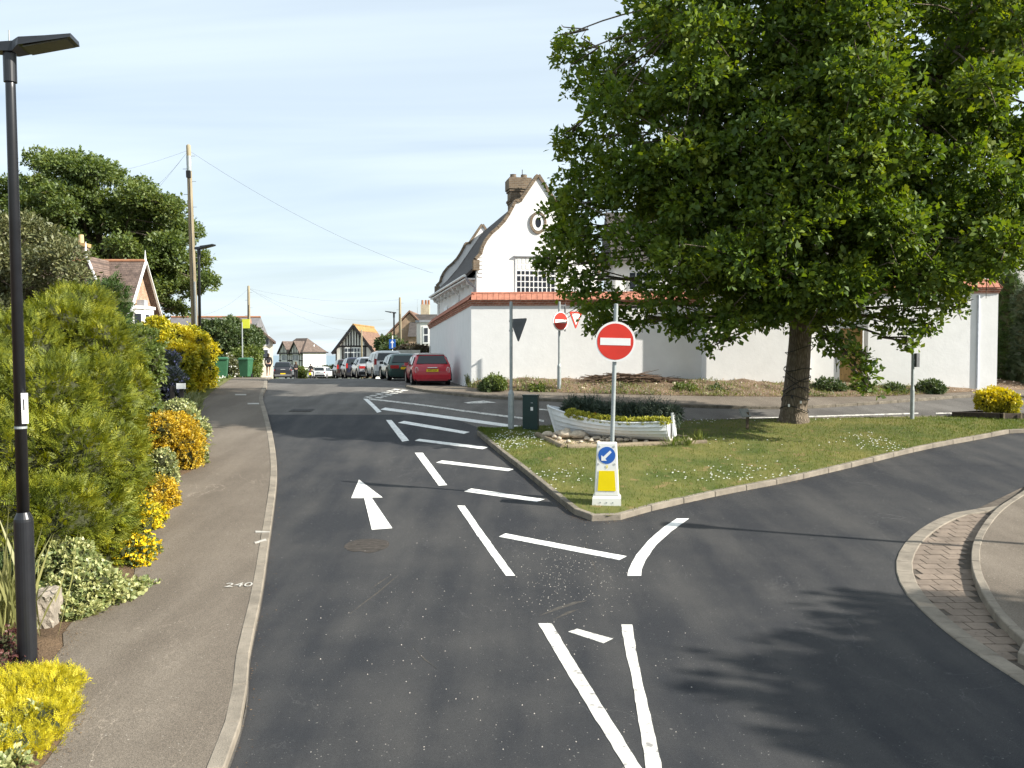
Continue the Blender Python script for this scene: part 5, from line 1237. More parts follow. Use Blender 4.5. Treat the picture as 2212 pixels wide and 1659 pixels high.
# street name sign, bins, bus stop flag on the left
sn = Vector((xs(380, 25.6), 25.6, gz(25.6) + .08)); st = thing('street_name_sign', (sn.x, sn.y, sn.z), 'small white name board on two dark posts in the left garden edge', 'sign')
kk = mpp(sn.y); zs_ = at(385, 834, 25.6).z - sn.z; MB().box((.14, 0, zs_), (19 * kk, .04, 12 * kk)).build('board', M_SW, st)
for x in (-.13, .14): MB().box((x, .06, zs_ / 2), (.10, .08, zs_)).build('post', mat('black_timber', (.025, .022, .02), .8), st)
M_BIN = mat('bin_green', (.035, .12, .06), .45, .1, 4, spec=.4)
def bin_(loc, label, rz):
    t_ = thing('wheelie_bin', loc, label, 'bin', 'green wheelie bins', rz=rz)
    frust(.06, .42, .5, .95, .55, .68).build('body', M_BIN, t_); MB().box((0, -.02, .98), (.6, .76, .06)).build('rim', M_BIN, t_)
    frust(1.0, .58, .72, 1.07, .46, .55).build('lid', M_BIN, t_)
    MB().tube([(-.24, .38, .98), (.24, .38, .98)], .02, 8).build('handle', M_BIN, t_)
    for x in (-.22, .22): MB().lathe([(.1, -.03), (.1, .03)], 16, Matrix.Translation((x, .24, .1)) @ Matrix.Rotation(R(90), 4, 'Y')).build('wheel', M_SBLK, t_)
for (px, py, lb, rz_) in ((480, 815, 'green wheelie bin nearest the golden privet, right of its pair', .2), (468, 816, 'green wheelie bin tucked under the golden privet, left of its pair', .1), (531, 813, 'green wheelie bin standing alone right of the dry shrub', -.15)):
    Yb_ = 43.5 if px < 500 else 47.5
    bin_((xs(px, Yb_), Yb_, gz(Yb_) + .1), lb, rz_)
bsY = 50; bs = thing('bus_stop', (xs(524, bsY), bsY, gz(bsY) + .1), 'bus stop pole with yellow green flag on the left pavement edge', 'bus stop')
MB().lathe([(.04, 0), (.035, at(524, 700, bsY).z - gz(bsY))], 12).build('pole', M_GALV, bs)
zf = at(530, 703, bsY).z - gz(bsY); MB().box((.22, 0, zf), (.42, .03, .52)).build('flag', mat('flag_yellow', (.62, .66, .06), .5, .05), bs)
ow_ = thing('one_way_sign', (xs(848, 58), 58, gz(58)), 'blue one-way sign with white arrow behind the parked cars', 'road sign')
zo_ = at(848, 743, 58).z - gz(58); MB().lathe([(.035, 0), (.035, zo_ + .55)], 10).build('post', M_SW, ow_)
pl = MB().box((0, -.05, zo_), (.43, .02, .62)).build('sign_plate', M_SBLUE, ow_)
MB().prism([(-.035, 0, zo_ - .26), (.035, 0, zo_ - .26), (.035, 0, zo_ + .06), (.12, 0, zo_ + .06), (0, 0, zo_ + .26), (-.12, 0, zo_ + .06), (-.035, 0, zo_ + .06)], (0, -.062, 0), (0, -.066, 0)).build('arrow', M_SW, pl)
# garden fence piece and gate pillar on the left
fp = Vector((xs(330, 27), 27, gz(27))); tag(MB().box((fp.x, 27, fp.z + .8), (.34, .34, 1.6)).build('gate_pillar', M_STONE), 'grey stone gate pillar left of the ceanothus', 'pillar')
lwp = Vector((xs(882, 52), 52, gz(52))); tag(MB().box((lwp.x, 52, lwp.z + .75), (1.4, .2, 1.9)).build('low_wall', mat('pale_wall', (.5, .48, .42), .85, .1)), 'low pale wall behind the white people carrier', 'wall')

# ------------------------------------------------------------------ boat planter
BY0, BY1 = 24.35, 23.0
bow = at(1184, 905, BY0); stn = at(1448, 925, BY1); zg = gz(23.6) + .12
bow = Vector((bow.x, bow.y, zg)); stn = Vector((stn.x, stn.y, zg)); bd = (stn - bow); BLn = bd.length
boat = thing('boat_planter', bow, 'white clinker dinghy used as a flower planter on the lawn', 'boat', rz=math.atan2(bd.y, bd.x))
M_BOAT = mat('boat_white', (.72, .73, .74), .5, .06, 3, .1, 20, speck=(6, .66, (.5, .49, .45)))
M_BIN2 = mat('boat_inner', (.6, .62, .64), .6, .1, 3)
def beam(t): return .68 * (math.sin(min(1, t / .62) * math.pi / 2) ** .75 if t < .62 else 1 - .30 * ((t - .62) / .38) ** 2)
def sheer(t): return .84 - .40 * math.sin(min(1, t * 1.25) * math.pi / 2) + .10 * t * t
def keel(t): return .02 + .03 * (1 - t)
def sec(t, u, s):
    b = beam(t); zk = keel(t); zs = sheer(t); full = .45 + .55 * min(1, t * 2.2)
    x = b * (math.sin(u * math.pi / 2) ** (1.0 / (.75 + .5 * full)));  z = zk + (zs - zk) * ((1 - math.cos(u * math.pi / 2)) * .6 + u * .4)
    rake = .16 * (1 - t) ** 6 * (1 - (z - zk) / (zs - zk + 1e-6)) * 1.6
    return Vector((t * BLn + rake, s * x, z))
NST = 22; NS = 6
for s in (-1, 1):
    for k in range(NS):
        u0 = .06 + .94 * k / NS; u1 = .06 + .94 * (k + 1) / NS + .012; mb = MB(); vs = []
        for i in range(NST):
            t_ = i / (NST - 1)
            a = sec(t_, u0, s) + Vector((0, s * .045 * min(1, t_ * 6 + .2), -.004)); b = sec(t_, min(1, u1), s) + Vector((0, s * .0, 0))
            vs += [a, b, b - Vector((0, s * .02, 0)), a - Vector((0, s * .02, 0))]
        fs = []
        for i in range(NST - 1):
            q = 4 * i
            for e in range(4): fs.append([q + e, q + (e + 1) % 4, q + 4 + (e + 1) % 4, q + 4 + e])
        fs += [[3, 2, 1, 0], [4 * NST - 4, 4 * NST - 3, 4 * NST - 2, 4 * NST - 1]]
        mb.add(vs, fs).build('strake', M_BOAT, boat)
    mb = MB(); mb.tube([sec(i / (NST - 1), 1, s) + Vector((0, s * .01, .01)) for i in range(NST)], .026, 6); mb.build('gunwale', M_BOAT, boat)
MB().tube([sec(0, u, 1) * 1 for u in np.linspace(0, 1, 8)] + [sec(0, 1, 1) + Vector((-.01, 0, .05))], .035, 8).build('stem', M_BOAT, boat)
MB().prism([sec(1, u, 1) for u in np.linspace(0, 1, 8)] + [sec(1, u, -1) for u in np.linspace(1, 0.05, 8)], (-.02, 0, 0), (.03, 0, 0)).build('transom', M_BOAT, boat)
MB().box((BLn + .09, 0, .45), (.05, .26, .62), Matrix.Rotation(-.08, 3, 'Y')).build('rudder', M_BOAT, boat)
mb = MB(); vs = [sec(t_, .93, s) - Vector((0, s * .03, .02)) for t_ in np.linspace(.13, .99, 14) for s in (-1, 1)]; mb.add(vs, [[2 * i, 2 * i + 1, 2 * i + 3, 2 * i + 2] for i in range(13)]); mb.build('soil_fill', M_SOIL, boat)
mb = MB(); vs = [sec(t_, .97, s) - Vector((0, s * .03, .0)) for t_ in (.02, .07, .13) for s in (-1, 1)]; mb.add(vs, [[0, 1, 3, 2], [2, 3, 5, 4]]); mb.build('foredeck', M_BOAT, boat)
BM = Matrix.Translation(boat.location) @ Matrix.Rotation(boat.rotation_euler.z, 4, 'Z')
def bw_(t, y, z): return BM @ Vector((t * BLn, y, z))
# plants in the boat
random.seed(4)
L_LAV = leafmat('lavender_leaf', [(.03, .05, .035), (.05, .075, .05), (.075, .10, .06)], .2, .04, .3, 5)
L_LIME = leafmat('lime_leaf', [(.22, .26, .03), (.42, .42, .05), (.55, .52, .09)], .3, .05, .4, 6)
bl = [(tuple(bw_(t_, .08 + random.uniform(-.1, .15), sheer(t_) + .14)), (.2 + .08 * random.random(), .2, .12 + .16 * random.random())) for t_ in np.linspace(.2, .98, 13)]
r1 = shrub('lavender', bl, L_LAV, 'dark grey green lavender filling the boat planter', 'plant', dens=230, k=8, size=.15, aspect=.14, core=.55, stems=False, up=.2, spread=.75, below=None)
P = np.array([bw_(random.uniform(.18, 1.0), random.gauss(.05, .22), .55) for _ in range(110)]); V = []
for p in P:
    h = random.uniform(.3, .72); n_ = 18; zz = np.linspace(0, h, n_); pos = np.tile(p, (n_, 1)); pos[:, 2] += zz
    pos[:, 0] += zz * random.gauss(0, .12); V.append(leaves(pos, unit(rng.normal(size=(n_, 3)) * .7 + np.array([0, 0, .9])), rng.normal(size=(n_, 3)), np.full(n_, .075), .22))
raw_mesh('flower_spikes', local(np.concatenate(V), r1), 4, L_LAV, r1)
bl = [(tuple(bw_(t_, -beam(t_) * .78, sheer(t_) + .03)), (.17, .13, .09)) for t_ in np.linspace(.24, .97, 13)]
shrub('trailing_plant', bl, L_LIME, 'lime yellow trailing plant along the near edge of the boat', 'plant', dens=900, k=5, size=.05, aspect=.8, core=.6, stems=False, below=None)
for k, (t_, y, h) in enumerate(((.44, -.46, .11), (.53, -.42, .05))):
    c = bw_(t_, y, sheer(t_) + h); fl = thing('red_flower', c, ('larger red geranium bloom in the middle of the boat', 'smaller red geranium bloom right of the larger one in the boat')[k], 'flower')
    u = unit(rng.normal(size=(26, 3))); raw_mesh('petals', rosettes(u * .035, u, 2, .04 - .012 * k, .9, .3), 4, F_RED, fl); MB().tube([(0, 0, 0), (0, .02, -.15)], .006, 5).build('stalk', mat('stalk', (.1, .16, .04)), fl)
for k, (px, py, Y) in enumerate(((1485, 940, 22.6), (1455, 948, 22.5), (1510, 930, 23.2))):
    c = at(px, py, Y); P = np.tile(np.array([c.x, Y, gz(Y) + .12]), (60, 1)) + rng.normal(size=(60, 3)) * np.array([.07, .07, 0])
    n_ = 60; tg = thing('grass_tuft', (c.x, Y, gz(Y) + .12), ('spiky grass tuft right of the boat stern', 'spiky grass tuft directly under the boat stern', 'thin grass tuft farthest right of the boat')[k], 'plant')
    raw_mesh('blades', local(leaves(P, unit(rng.normal(size=(n_, 3)) * .45 + np.array([0, 0, 1])), rng.normal(size=(n_, 3)), rng.uniform(.2, .42, n_), .05, .02), tg), 4, L_BLADE, tg)
# bed with pebbles, stones and log edging
BA = [gp(1160, 944, .1), gp(1217, 972, .1)]; BB_ = [gp(1217, 972, .1), gp(1526, 962, .1)]
bedA = [gp(1160, 942, .1), gp(1300, 935, .1), gp(1420, 938, .1), gp(1520, 950, .1)]; bedB = [gp(1217, 972, .1), gp(1300, 970, .1), gp(1420, 966, .1), gp(1526, 960, .1)]
struct(loft('gravel_bed', bedA, bedB, 30, 8, .165, M_PEB, lambda x, y, f: .015 * math.sin(x * 9) * math.sin(y * 11)), 'gravel and bark bed under the boat planter')
M_LOG = mat('log_edging', (.23, .185, .125), .95, .35, 3, .6, 25, world_co=True)
def log(a, b, r, label):
    t_ = (b - a); P = [a.lerp(b, k / 8) + Vector((0, 0, .055 + .01 * math.sin(k * 1.7))) for k in range(9)]
    tag(MB().tube(P, [r * (1 + .06 * math.sin(k * 2.1)) for k in range(9)], 10).build('edging_log', M_LOG), label, 'log', 'log edging of the boat bed')
log(BA[0], BA[1], .085, 'short half-round log edging the left side of the boat bed'); log(BB_[0] + Vector((.1, -.05, 0)), BB_[1], .085, 'long half-round log along the front of the boat bed')
M_ROCK = mat('pale_cobble', (.47, .40, .31), .9, .25, 4, .5, 20, speck=(10, .64, (.3, .27, .22)))
def rock_mesh(seed):
    bm = bmesh.new(); bmesh.ops.create_icosphere(bm, subdivisions=2, radius=.5); rs = random.Random(seed); ph = [rs.random() * 6 for _ in range(6)]
    for v in bm.verts:
        c = v.co.normalized(); k = 1 + .14 * math.sin(4 * c.x + ph[0]) + .12 * math.sin(5 * c.y + ph[1]) + .1 * math.sin(4.5 * c.z + ph[2]); v.co *= k
    me = bpy.data.meshes.new('cobble'); bm.to_mesh(me); bm.free(); me.materials.append(M_ROCK); me.polygons.foreach_set('use_smooth', [True] * len(me.polygons)); return me
RM = [rock_mesh(s) for s in range(5)]
rocks = [(1183, 940, 22), (1206, 938, 18), (1217, 935, 20), (1198, 944, 14), (1222, 943, 34), (1248, 944, 32), (1262, 941, 26), (1236, 934, 18), (1268, 948, 16), (1277, 951, 12), (1284, 947, 14), (1293, 946, 13), (1300, 949, 11), (1305, 945, 13), (1312, 950, 12), (1291, 953, 10), (1322, 949, 16), (1338, 950, 15), (1352, 950, 13), (1362, 948, 15), (1374, 947, 17), (1372, 953, 13), (1388, 946, 15), (1402, 947, 12), (1412, 948, 14), (1396, 953, 12), (1430, 949, 26), (1446, 951, 14), (1488, 950, 14), (1228, 953, 12), (1255, 953, 10), (1208, 947, 12)]
big = {4: 'largest pale boulder at the left of the boat bed', 5: 'second largest boulder, just right of the largest one', 6: 'round boulder third from the largest, under the boat bow', 26: 'wide flat boulder near the boat stern'}
for i, (px, py, w_) in enumerate(rocks):
    p = gp(px, py + 4, .17); s_ = w_ * mpp(p.y)
    M4 = Matrix.Translation((p.x, p.y, p.z + s_ * .27)) @ Matrix.Rotation(i * 1.3, 4, 'Z') @ Matrix.Diagonal((s_ * 1.05, s_ * .9, s_ * .66, 1))
    o = share('cobble', RM[i % 5], M4); tag(o, big.get(i, 'small pale cobble lying in the gravel bed along the boat'), 'stone', 'cobbles round the boat')
# timber planter at the right edge
pl_ = gp(2140, 908, .1); tpn = thing('timber_planter', (pl_.x, pl_.y, pl_.z), 'low dark sleeper planter round the yellow shrub', 'planter')
M_SLEEP = mat('sleeper_timber', (.055, .042, .032), .9, .4, 4, .6, 20, stretch=(1, 6, 6))
x0 = xs(2068, pl_.y + .3); x1 = xs(2160, pl_.y) - pl_.x; x0 -= pl_.x
MB().bar((x0, .55, .09), (x1, -.05, .09), .14, .26).build('sleeper', M_SLEEP, tpn); MB().bar((x1 + .01, -.05, .085), (x1 + 1.6, .12, .085), .14, .25).build('sleeper', M_SLEEP, tpn)
MB().bar((x0 + .08, .62, .085), (x0 + 1.3, 1.3, .085), .14, .25).build('sleeper', M_SLEEP, tpn); MB().box((.45, .45, .06), (1.3, .6, .18)).build('soil', M_SOIL, tpn)
for x in (x1 + .08, x1 + .6): MB().box((x, -.12, .13), (.05, .04, .2)).build('peg', M_LOG, tpn)
# ------------------------------------------------------------------ left brick house with bay
M_BRICK = brickmat('red_brown_brick', (.30, .15, .09), (.40, .22, .13), (.42, .34, .26), .225, .075, .012, axis='SUM')
M_RTILE = brickmat('brown_roof_tile', (.13, .095, .08), (.18, .13, .105), (.07, .055, .05), .2, .11, .008, axis='XZ', bump=.8)
M_RIDGE = mat('ridge_tile', (.36, .17, .09), .85, .25, 4, world_co=True)
lh = thing('brick_house', (-20.3, 48, gz(48)), 'brick house with brown tiled roof and white bay, behind the hedges', 'house'); z0 = gz(48)
za, ze = 8.48 - z0, 6.0 - z0
mb = MB(); mb.prism([(0, -1.75, -.3), (0, -1.75, ze), (0, 0, za - .1), (0, 1.75, ze), (0, 1.75, -.3)], (-6, 0, 0), (0, 0, 0)); mb.build('wall', M_BRICK, lh)
mb = MB(); mb.prism([(0, -2.05, ze - .42), (0, 0, za), (0, 2.05, ze - .42), (0, 2.05, ze - .3), (0, 0, za + .13), (0, -2.05, ze - .3)], (-6.2, 0, 0), (.35, 0, 0)); rf = mb.build('roof', M_RTILE, lh)
MB().tube([(-6.2, 0, za + .1), (.36, 0, za + .1)], .09, 8).build('ridge', M_RIDGE, rf)
for sy in (-1, 1): MB().bar((.37, 0, za + .06), (.37, sy * 2.08, ze - .42), .05, .2, up=(1, 0, 0)).build('bargeboard', M_WPAINT, lh)
MB().lathe([(.05, 0), (.07, .1), (.05, .2), (.012, .62)], 10, Matrix.Translation((.37, 0, za + .05))).build('finial', M_WPAINT, lh)
bay = MB(); byz = ze - 1.9
bay.prism([(0, -1.0, 0), (.55, -.65, 0), (.55, .6, 0), (0, 1.0, 0)], (0, 0, byz + .0), (0, 0, ze - .05)); bay.build('bay', M_WPAINT, lh)
MB().prism([(0, -1.1, 0), (.62, -.72, 0), (.62, .68, 0), (0, 1.1, 0)], (0, 0, ze - .05), (0, 0, ze + .1)).build('bay_cornice', M_WPAINT, lh)
MB().prism([(.0, -.3, 0), (.4, -.3, 0), (.4, .2, 0), (0, .2, 0)], (0, 0, ze + .1), (0, 0, ze + .45)).build('bay_flashing', M_LEAD, lh)
fd = Vector((.55, .35, 0)).normalized(); fn = Vector((.35, -.55, 0)).normalized()
w = MB().bar(Vector((.06, -.99, ze - 1.0)) + fn * .012, Vector((.5, -.71, ze - 1.0)) + fn * .012, .02, 1.5).build('window', M_WPAINT, lh)
for z_ in (ze - 1.35, ze - .62): MB().bar(Vector((.14, -.94, z_)) + fn * .03, Vector((.42, -.76, z_)) + fn * .03, .02, .6).build('pane', M_PANE, w)
for y_ in (-.3, .3): MB().box((.562, y_, ze - 1.0), (.02, .4, 1.3)).build('pane', M_PANE, lh)
# chimney and the small front gable at its left
cp = at(168, 545, 48); c_l = Vector((cp.x + 20.3, .4, cp.z - z0))
chm = MB().box(c_l + Vector((0, 0, -.6)), (.6, .6, 1.9)).build('chimney', M_BROWNB, lh)
MB().box(c_l + Vector((0, 0, .42)), (.74, .74, .2)).build('chimney_cap', mat('buff_brick', (.42, .28, .13), .9), chm); MB().lathe([(.15, .52), (.13, 1.0)], 12, Matrix.Translation(c_l)).build('chimney_pot', mat('buff_pot', (.55, .40, .22), .8), chm)
gx = at(180, 572, 45).x + 20.3; MB().bar((gx - .05, -2.6, za + .15), (gx + .75, -2.6, za - 1.9), .08, .1, up=(0, 1, 0)).build('bargeboard', M_WPAINT, lh)
MB().lathe([(.05, 0), (.06, .2), (.012, .7)], 10, Matrix.Translation((gx - .05, -2.6, za + .1))).build('finial', M_WPAINT, lh)
mb = MB(); mb.prism([(gx - 2.2, 0, za - 3.2), (gx - .05, 0, za + .1), (gx + 1.1, 0, za - 3.2)], (0, -2.55, 0), (0, 0, 0)); mb.build('front_gable', M_RTILE, lh)
# long grey roof and cream house
gr = thing('grey_roof_house', (xs(420, 76), 76, gz(76)), 'long low grey slate roof behind the telegraph pole', 'house'); zr = at(430, 682, 76).z - gz(76)
MB().box((1, 3, zr / 2 - .9), (7.4, 5.5, zr - 1.8)).build('wall', mat('cream_render', (.62, .57, .45), .85, .08, 2), gr)
mb = MB(); mb.prism([(0, 0, zr - 2), (0, 3, zr), (0, 6, zr - 2)], (-3.1, 0, 0), (4.9, 0, 0)); mb.build('roof', mat('grey_slate', (.17, .165, .17), .8, .2, 3), gr)
MB().tube([(-3.1, 3, zr), (4.9, 3, zr)], .11, 8).build('ridge', M_RIDGE, gr)
ch_ = thing('cream_house', (xs(590, 66), 66, gz(66)), 'cream house wall showing between shrubs and the far road', 'house', rz=.33); kz = lambda py: at(560, py, 66).z - gz(66)
M_CREAM = MATS['cream_render']
mb = MB(); mb.prism([(0, 0, 0), (0, 0, kz(738)), (-1.1, 0, kz(712)), (-2.6, 0, kz(690)), (-2.6, 0, 0)], (0, 0, 0), (0, 6, 0)); mb.build('wall', M_CREAM, ch_)
mb = MB(); mb.prism([(.2, 0, kz(738)), (-1.1, 0, kz(706)), (-2.7, 0, kz(684)), (-2.7, 0, kz(689)), (-1.1, 0, kz(712)), (.2, 0, kz(743))], (0, -.35, 0), (0, 6, 0)); mb.build('roof', M_RTILE, ch_)
for k, (x, py) in enumerate(((-.55, 765), (-.5, 735))): 
    w = MB().box((x, -.02, kz(py)), (.5, .05, .8)).build('window', M_WPAINT, ch_); MB().box((x, -.05, kz(py)), (.36, .012, .64)).build('pane', M_PANE, w)
MB().lathe([(.13, 0), (.1, .5)], 10, Matrix.Translation((-1.6, 1, kz(703)))).build('chimney_pot', M_RIDGE, ch_)

# ------------------------------------------------------------------ half-timbered houses beyond the crest
M_PLASTER = mat('white_plaster', (.76, .74, .68), .85, .06, 2)
M_TIMB = mat('black_timber_paint', (.025, .022, .022), .7, .2, 3)
M_RBRN = brickmat('red_brown_roof', (.19, .11, .08), (.25, .15, .10), (.10, .07, .05), .22, .14, .01, axis='SUM', bump=.6)
M_RDRK = brickmat('dark_brown_roof', (.12, .095, .08), (.16, .12, .10), (.08, .06, .05), .22, .14, .01, axis='SUM', bump=.6)
fz = gz(170)
c0 = Vector((xs(655, 170), 170, fz)); fh = thing('timbered_house', c0, 'half-timbered house with two small gables beyond the crest', 'house', rz=R(49))
zz = lambda py, Y=170: at(600, py, Y).z - fz
ze_ = zz(760); zrg = zz(731, 177)
MB().box((2.7, 4, ze_ / 2 - .5), (5.4, 8, ze_ + 1)).build('wall', M_PLASTER, fh)
mb = MB(); V = [(-.3, -.3, ze_ - .1), (5.7, -.3, ze_ - .1), (5.7, 8.3, ze_ - .1), (-.3, 8.3, ze_ - .1), (2.7, 2.3, zrg), (2.7, 6, zrg)]
mb.add(V, [[0, 1, 4], [1, 2, 5, 4], [2, 3, 5], [3, 0, 4, 5], [3, 2, 1, 0]]); mb.build('roof', M_RDRK, fh)
zpk = zz(739); zmid = zz(779); zlow = zz(794)
def bar_x(y0, z0_, y1, z1_, w=.16, x=-.05, par=None): MB().bar((x, y0, z0_), (x, y1, z1_), .05, w, up=Vector((-1, 0, 0)).cross(Vector((0, y1 - y0, z1_ - z0_)).normalized())).build('timber', M_TIMB, fh)
for (y0, y1) in ((.6, 4.0), (4.4, 7.8)):
    ym = (y0 + y1) / 2; mb = MB(); mb.prism([(0, y0, ze_ - .25), (0, ym, zpk - .1), (0, y1, ze_ - .25)], (-.25, 0, 0), (2, 0, 0)); mb.build('gable', M_PLASTER, fh)
    for sgn, yy in ((-1, y0 - .2), (1, y1 + .2)):
        mb = MB(); mb.prism([(0, ym, zpk + .08), (0, yy, ze_ - .42), (0, yy, ze_ - .27), (0, ym, zpk + .25)], (-.55, 0, 0), (2.2, 0, 0)); mb.build('gable_roof', M_RDRK, fh)
        bar_x(ym, zpk - .02, yy, ze_ - .46, .24, -.42)
    for f in (.18, .36, .5, .64, .82):
        y = y0 + (y1 - y0) * f; zt_ = ze_ - .25 + (zpk - ze_ + .15) * (1 - abs(2 * f - 1)); bar_x(y, ze_ - .3, y, zt_, .16, -.28)
    w = MB().box((-.06, ym, (ze_ + zmid) / 2 - .3), (.1, 1.9, 1.35)).build('window', M_WPAINT, fh)
    for q in (-.66, -.22, .22, .66): MB().box((-.115, ym + q, (ze_ + zmid) / 2 - .3), (.012, .3, 1.1)).build('pane', M_PANE, w)
bar_x(.0, ze_ - .35, 8, ze_ - .35, .2, -.29); bar_x(0, zmid, 8, zmid, .18); bar_x(0, zlow, 8, zlow, .2)
for y in (.1, .55, 1.2, 3.4, 3.9, 4.5, 5.0, 7.6): bar_x(y, zlow, y, ze_ - .3, .15)
MB().bar((0, -.05, zlow), (5.4, -.05, zlow - .1), .05, .2).build('timber', M_TIMB, fh); MB().bar((-.4, -.33, ze_ - .12), (5.75, -.33, ze_ - .12), .06, .22).build('gutter', M_TIMB, fh)
for x in (2.3, 3.6): MB().box((x, -.01, zz(780)), (.3, .04, .7)).build('window', mat('window_grey', (.35, .34, .32)), fh)  # small side windows in one plain grey
MB().lathe([(.16, 0), (.12, .7)], 10, Matrix.Translation((3.2, .9, zrg - 2.0))).build('vent_pipe', M_WPAINT, fh)
# the hall
hz_ = gz(130); hl = thing('timbered_hall', (xs(765, 130), 130, hz_), 'black and white timbered hall with lichened red roof beyond the parked cars', 'house', rz=-.08)
Z = lambda py: at(765, py, 130).z - hz_
ze2, za2 = Z(761), Z(704); wl, wr = -2.75, 2.75; eL = -3.15
mb = MB(); mb.prism([(wl, 0, -1.5), (wl, 0, ze2 + .3), (0, 0, za2 - .2), (wr, 0, ze2 + .3), (wr, 0, -1.5)], (0, 0, 0), (0, 12, 0)); mb.build('wall', M_PLASTER, hl)
mb = MB(); mb.prism([(-3.2, 0, ze2 - .25), (0, 0, za2), (3.2, 0, ze2 - .25), (3.2, 0, ze2 - .08), (0, 0, za2 + .2), (-3.2, 0, ze2 - .08)], (0, -.4, 0), (0, 12.3, 0)); rf = mb.build('roof', M_RBRN, hl)
MB().tube([(0, -.4, za2 + .18), (0, 12.3, za2 + .18)], .16, 8).build('ridge', mat('lichen_tile', (.30, .185, .07), .9, .3, 2), rf)
mb = MB(); mb.prism([(0, 0, za2 + .205), (.75, 0, za2 - .735), (.75, 0, za2 - .725), (0, 0, za2 + .235)], (0, -.4, 0), (0, 12.3, 0)); mb.build('lichened_tiles', MATS['lichen_tile'], rf)
for s in (-1, 1): MB().bar((0, -.44, za2 + .02), (s * 3.22, -.44, ze2 - .22), .06, .42, up=Vector((0, 1, 0)).cross(Vector((s * 3.2, 0, ze2 - za2)).normalized())).build('bargeboard', M_TIMB, hl)
ztie = Z(748)
def tb_(x0, z0_, x1, z1_, w=.17): MB().bar((x0, -.03, z0_), (x1, -.03, z1_), .06, w, up=Vector((0, 1, 0)).cross(Vector((x1 - x0, 0, z1_ - z0_)).normalized())).build('timber', M_TIMB, hl)
tb_(-2.6, ztie, 2.6, ztie, .24)
for x in (-2.1, -1.65, -1.2, -.8, -.4, 0, .4, .8, 1.2, 1.65, 2.1): tb_(x, ztie, x, za2 - .35 - abs(x) * (za2 - ze2) / 3.2, .16)
for x in (-2.68, -1.75, -1.5, 1.5, 1.75, 2.68): tb_(x, -.5, x, ztie, .18)
w = MB().box((0, -.03, (Z(751) + Z(780)) / 2), (2.8, .08, Z(751) - Z(780))).build('window', M_WPAINT, hl); hw_ = Z(751) - Z(780)
for c_ in range(6):
    for (zz0, hh_) in ((Z(780) + hw_ * .33, hw_ * .56), (Z(780) + hw_ * .82, hw_ * .26)): MB().box((-1.16 + c_ * .465, -.08, zz0), (.34, .012, hh_)).build('pane', M_PANE, w)
MB().box((2.3, -.9, Z(772)), (1.6, 1.8, .16)).build('porch_roof', M_RDRK, hl); 
MB().box((0, -.08, Z(806)), (5.56, .14, Z(797) - Z(815))).build('plinth', M_BRICK, hl)
for x in (1.65, 2.95): MB().box((x, -1.6, Z(790)), (.12, .12, 2.4)).build('porch_post', M_WPAINT, hl)
# brick houses right of the far street
bz = gz(76); bh = thing('brick_terrace', (xs(885, 76), 76, bz), 'brown brick gable house with slate roof behind the parked cars', 'house'); Zb = lambda py: at(885, py, 76).z - bz
mb = MB(); mb.prism([(-2.35, 0, 0), (-2.35, 0, Zb(738)), (0, 0, Zb(677)), (2.35, 0, Zb(738)), (2.35, 0, 0)], (0, 0, 0), (0, 8, 0)); mb.build('wall', brickmat('buff_brown_brick', (.30, .19, .11), (.36, .24, .15), (.4, .33, .25), .225, .075, .012, axis='SUM'), bh)
mb = MB(); mb.prism([(-2.6, 0, Zb(742)), (0, 0, Zb(674)), (2.6, 0, Zb(742)), (2.6, 0, Zb(738)), (0, 0, Zb(670)), (-2.6, 0, Zb(738))], (0, -.15, 0), (0, 8.2, 0)); mb.build('roof', M_RBRN, bh)
mb = MB(); mb.prism([(0, -1.6, Zb(728)), (0, .9, Zb(678)), (0, 3.5, Zb(728))], (0.02, 0, 0), (2.9, 0, 0)); mb.build('side_roof', M_SLATE, bh)
MB().box((1.5, .6, Zb(728) / 2), (2.8, 4, Zb(728))).build('side_wall', MATS['buff_brown_brick'], bh)
cz = Zb(664); chb = MB().box((1.25, 1.2, cz - .5), (.75, .6, 1.6)).build('chimney', mat('cream_chimney', (.5, .42, .3), .9, .2), bh)
for x in (1.0, 1.3, 1.55): MB().lathe([(.1, cz + .3), (.09, cz + .7)], 10, Matrix.Translation((x, 1.2, 0))).build('chimney_pot', M_RIDGE, chb)
MB().tube([(.55, 1.2, cz - .5), (.55, 1.2, cz + .8)], .012, 5).build('aerial', M_GALV, chb); 
for k in range(4): MB().tube([(.3 + .12 * k, 1.0, cz + .75), (.3 + .12 * k, 1.4, cz + .75)], .01, 4).build('aerial', M_GALV, chb)
wz = gz(64); wb = thing('white_bay_house', (xs(915, 64), 64, wz), 'white house with tall sash windows beside the curved gable house', 'house'); Zw = lambda py: at(915, py, 64).z - wz
mb = MB(); mb.prism([(-.5, 0, 0), (-.15, -.6, 0), (.8, -.6, 0), (1.1, 0, 0), (1.1, 3, 0), (-.5, 3, 0)], (0, 0, 0), (0, 0, Zw(697))); mb.build('wall', M_PLASTER, wb)
MB().prism([(-.6, 0, 0), (-.22, -.7, 0), (.9, -.7, 0), (1.2, 0, 0), (1.2, 3, 0), (-.6, 3, 0)], (0, 0, Zw(697)), (0, 0, Zw(692))).build('cornice', M_LEAD, wb)
w = MB().box((.25, -.61, (Zw(708) + Zw(740)) / 2), (.45, .05, Zw(705) - Zw(742))).build('window', M_WPAINT, wb)
for (a_, b_) in ((709, 722), (725, 739)): MB().box((.25, -.645, (Zw(a_) + Zw(b_)) / 2), (.26, .012, Zw(a_) - Zw(b_))).build('pane', M_PANE, w)

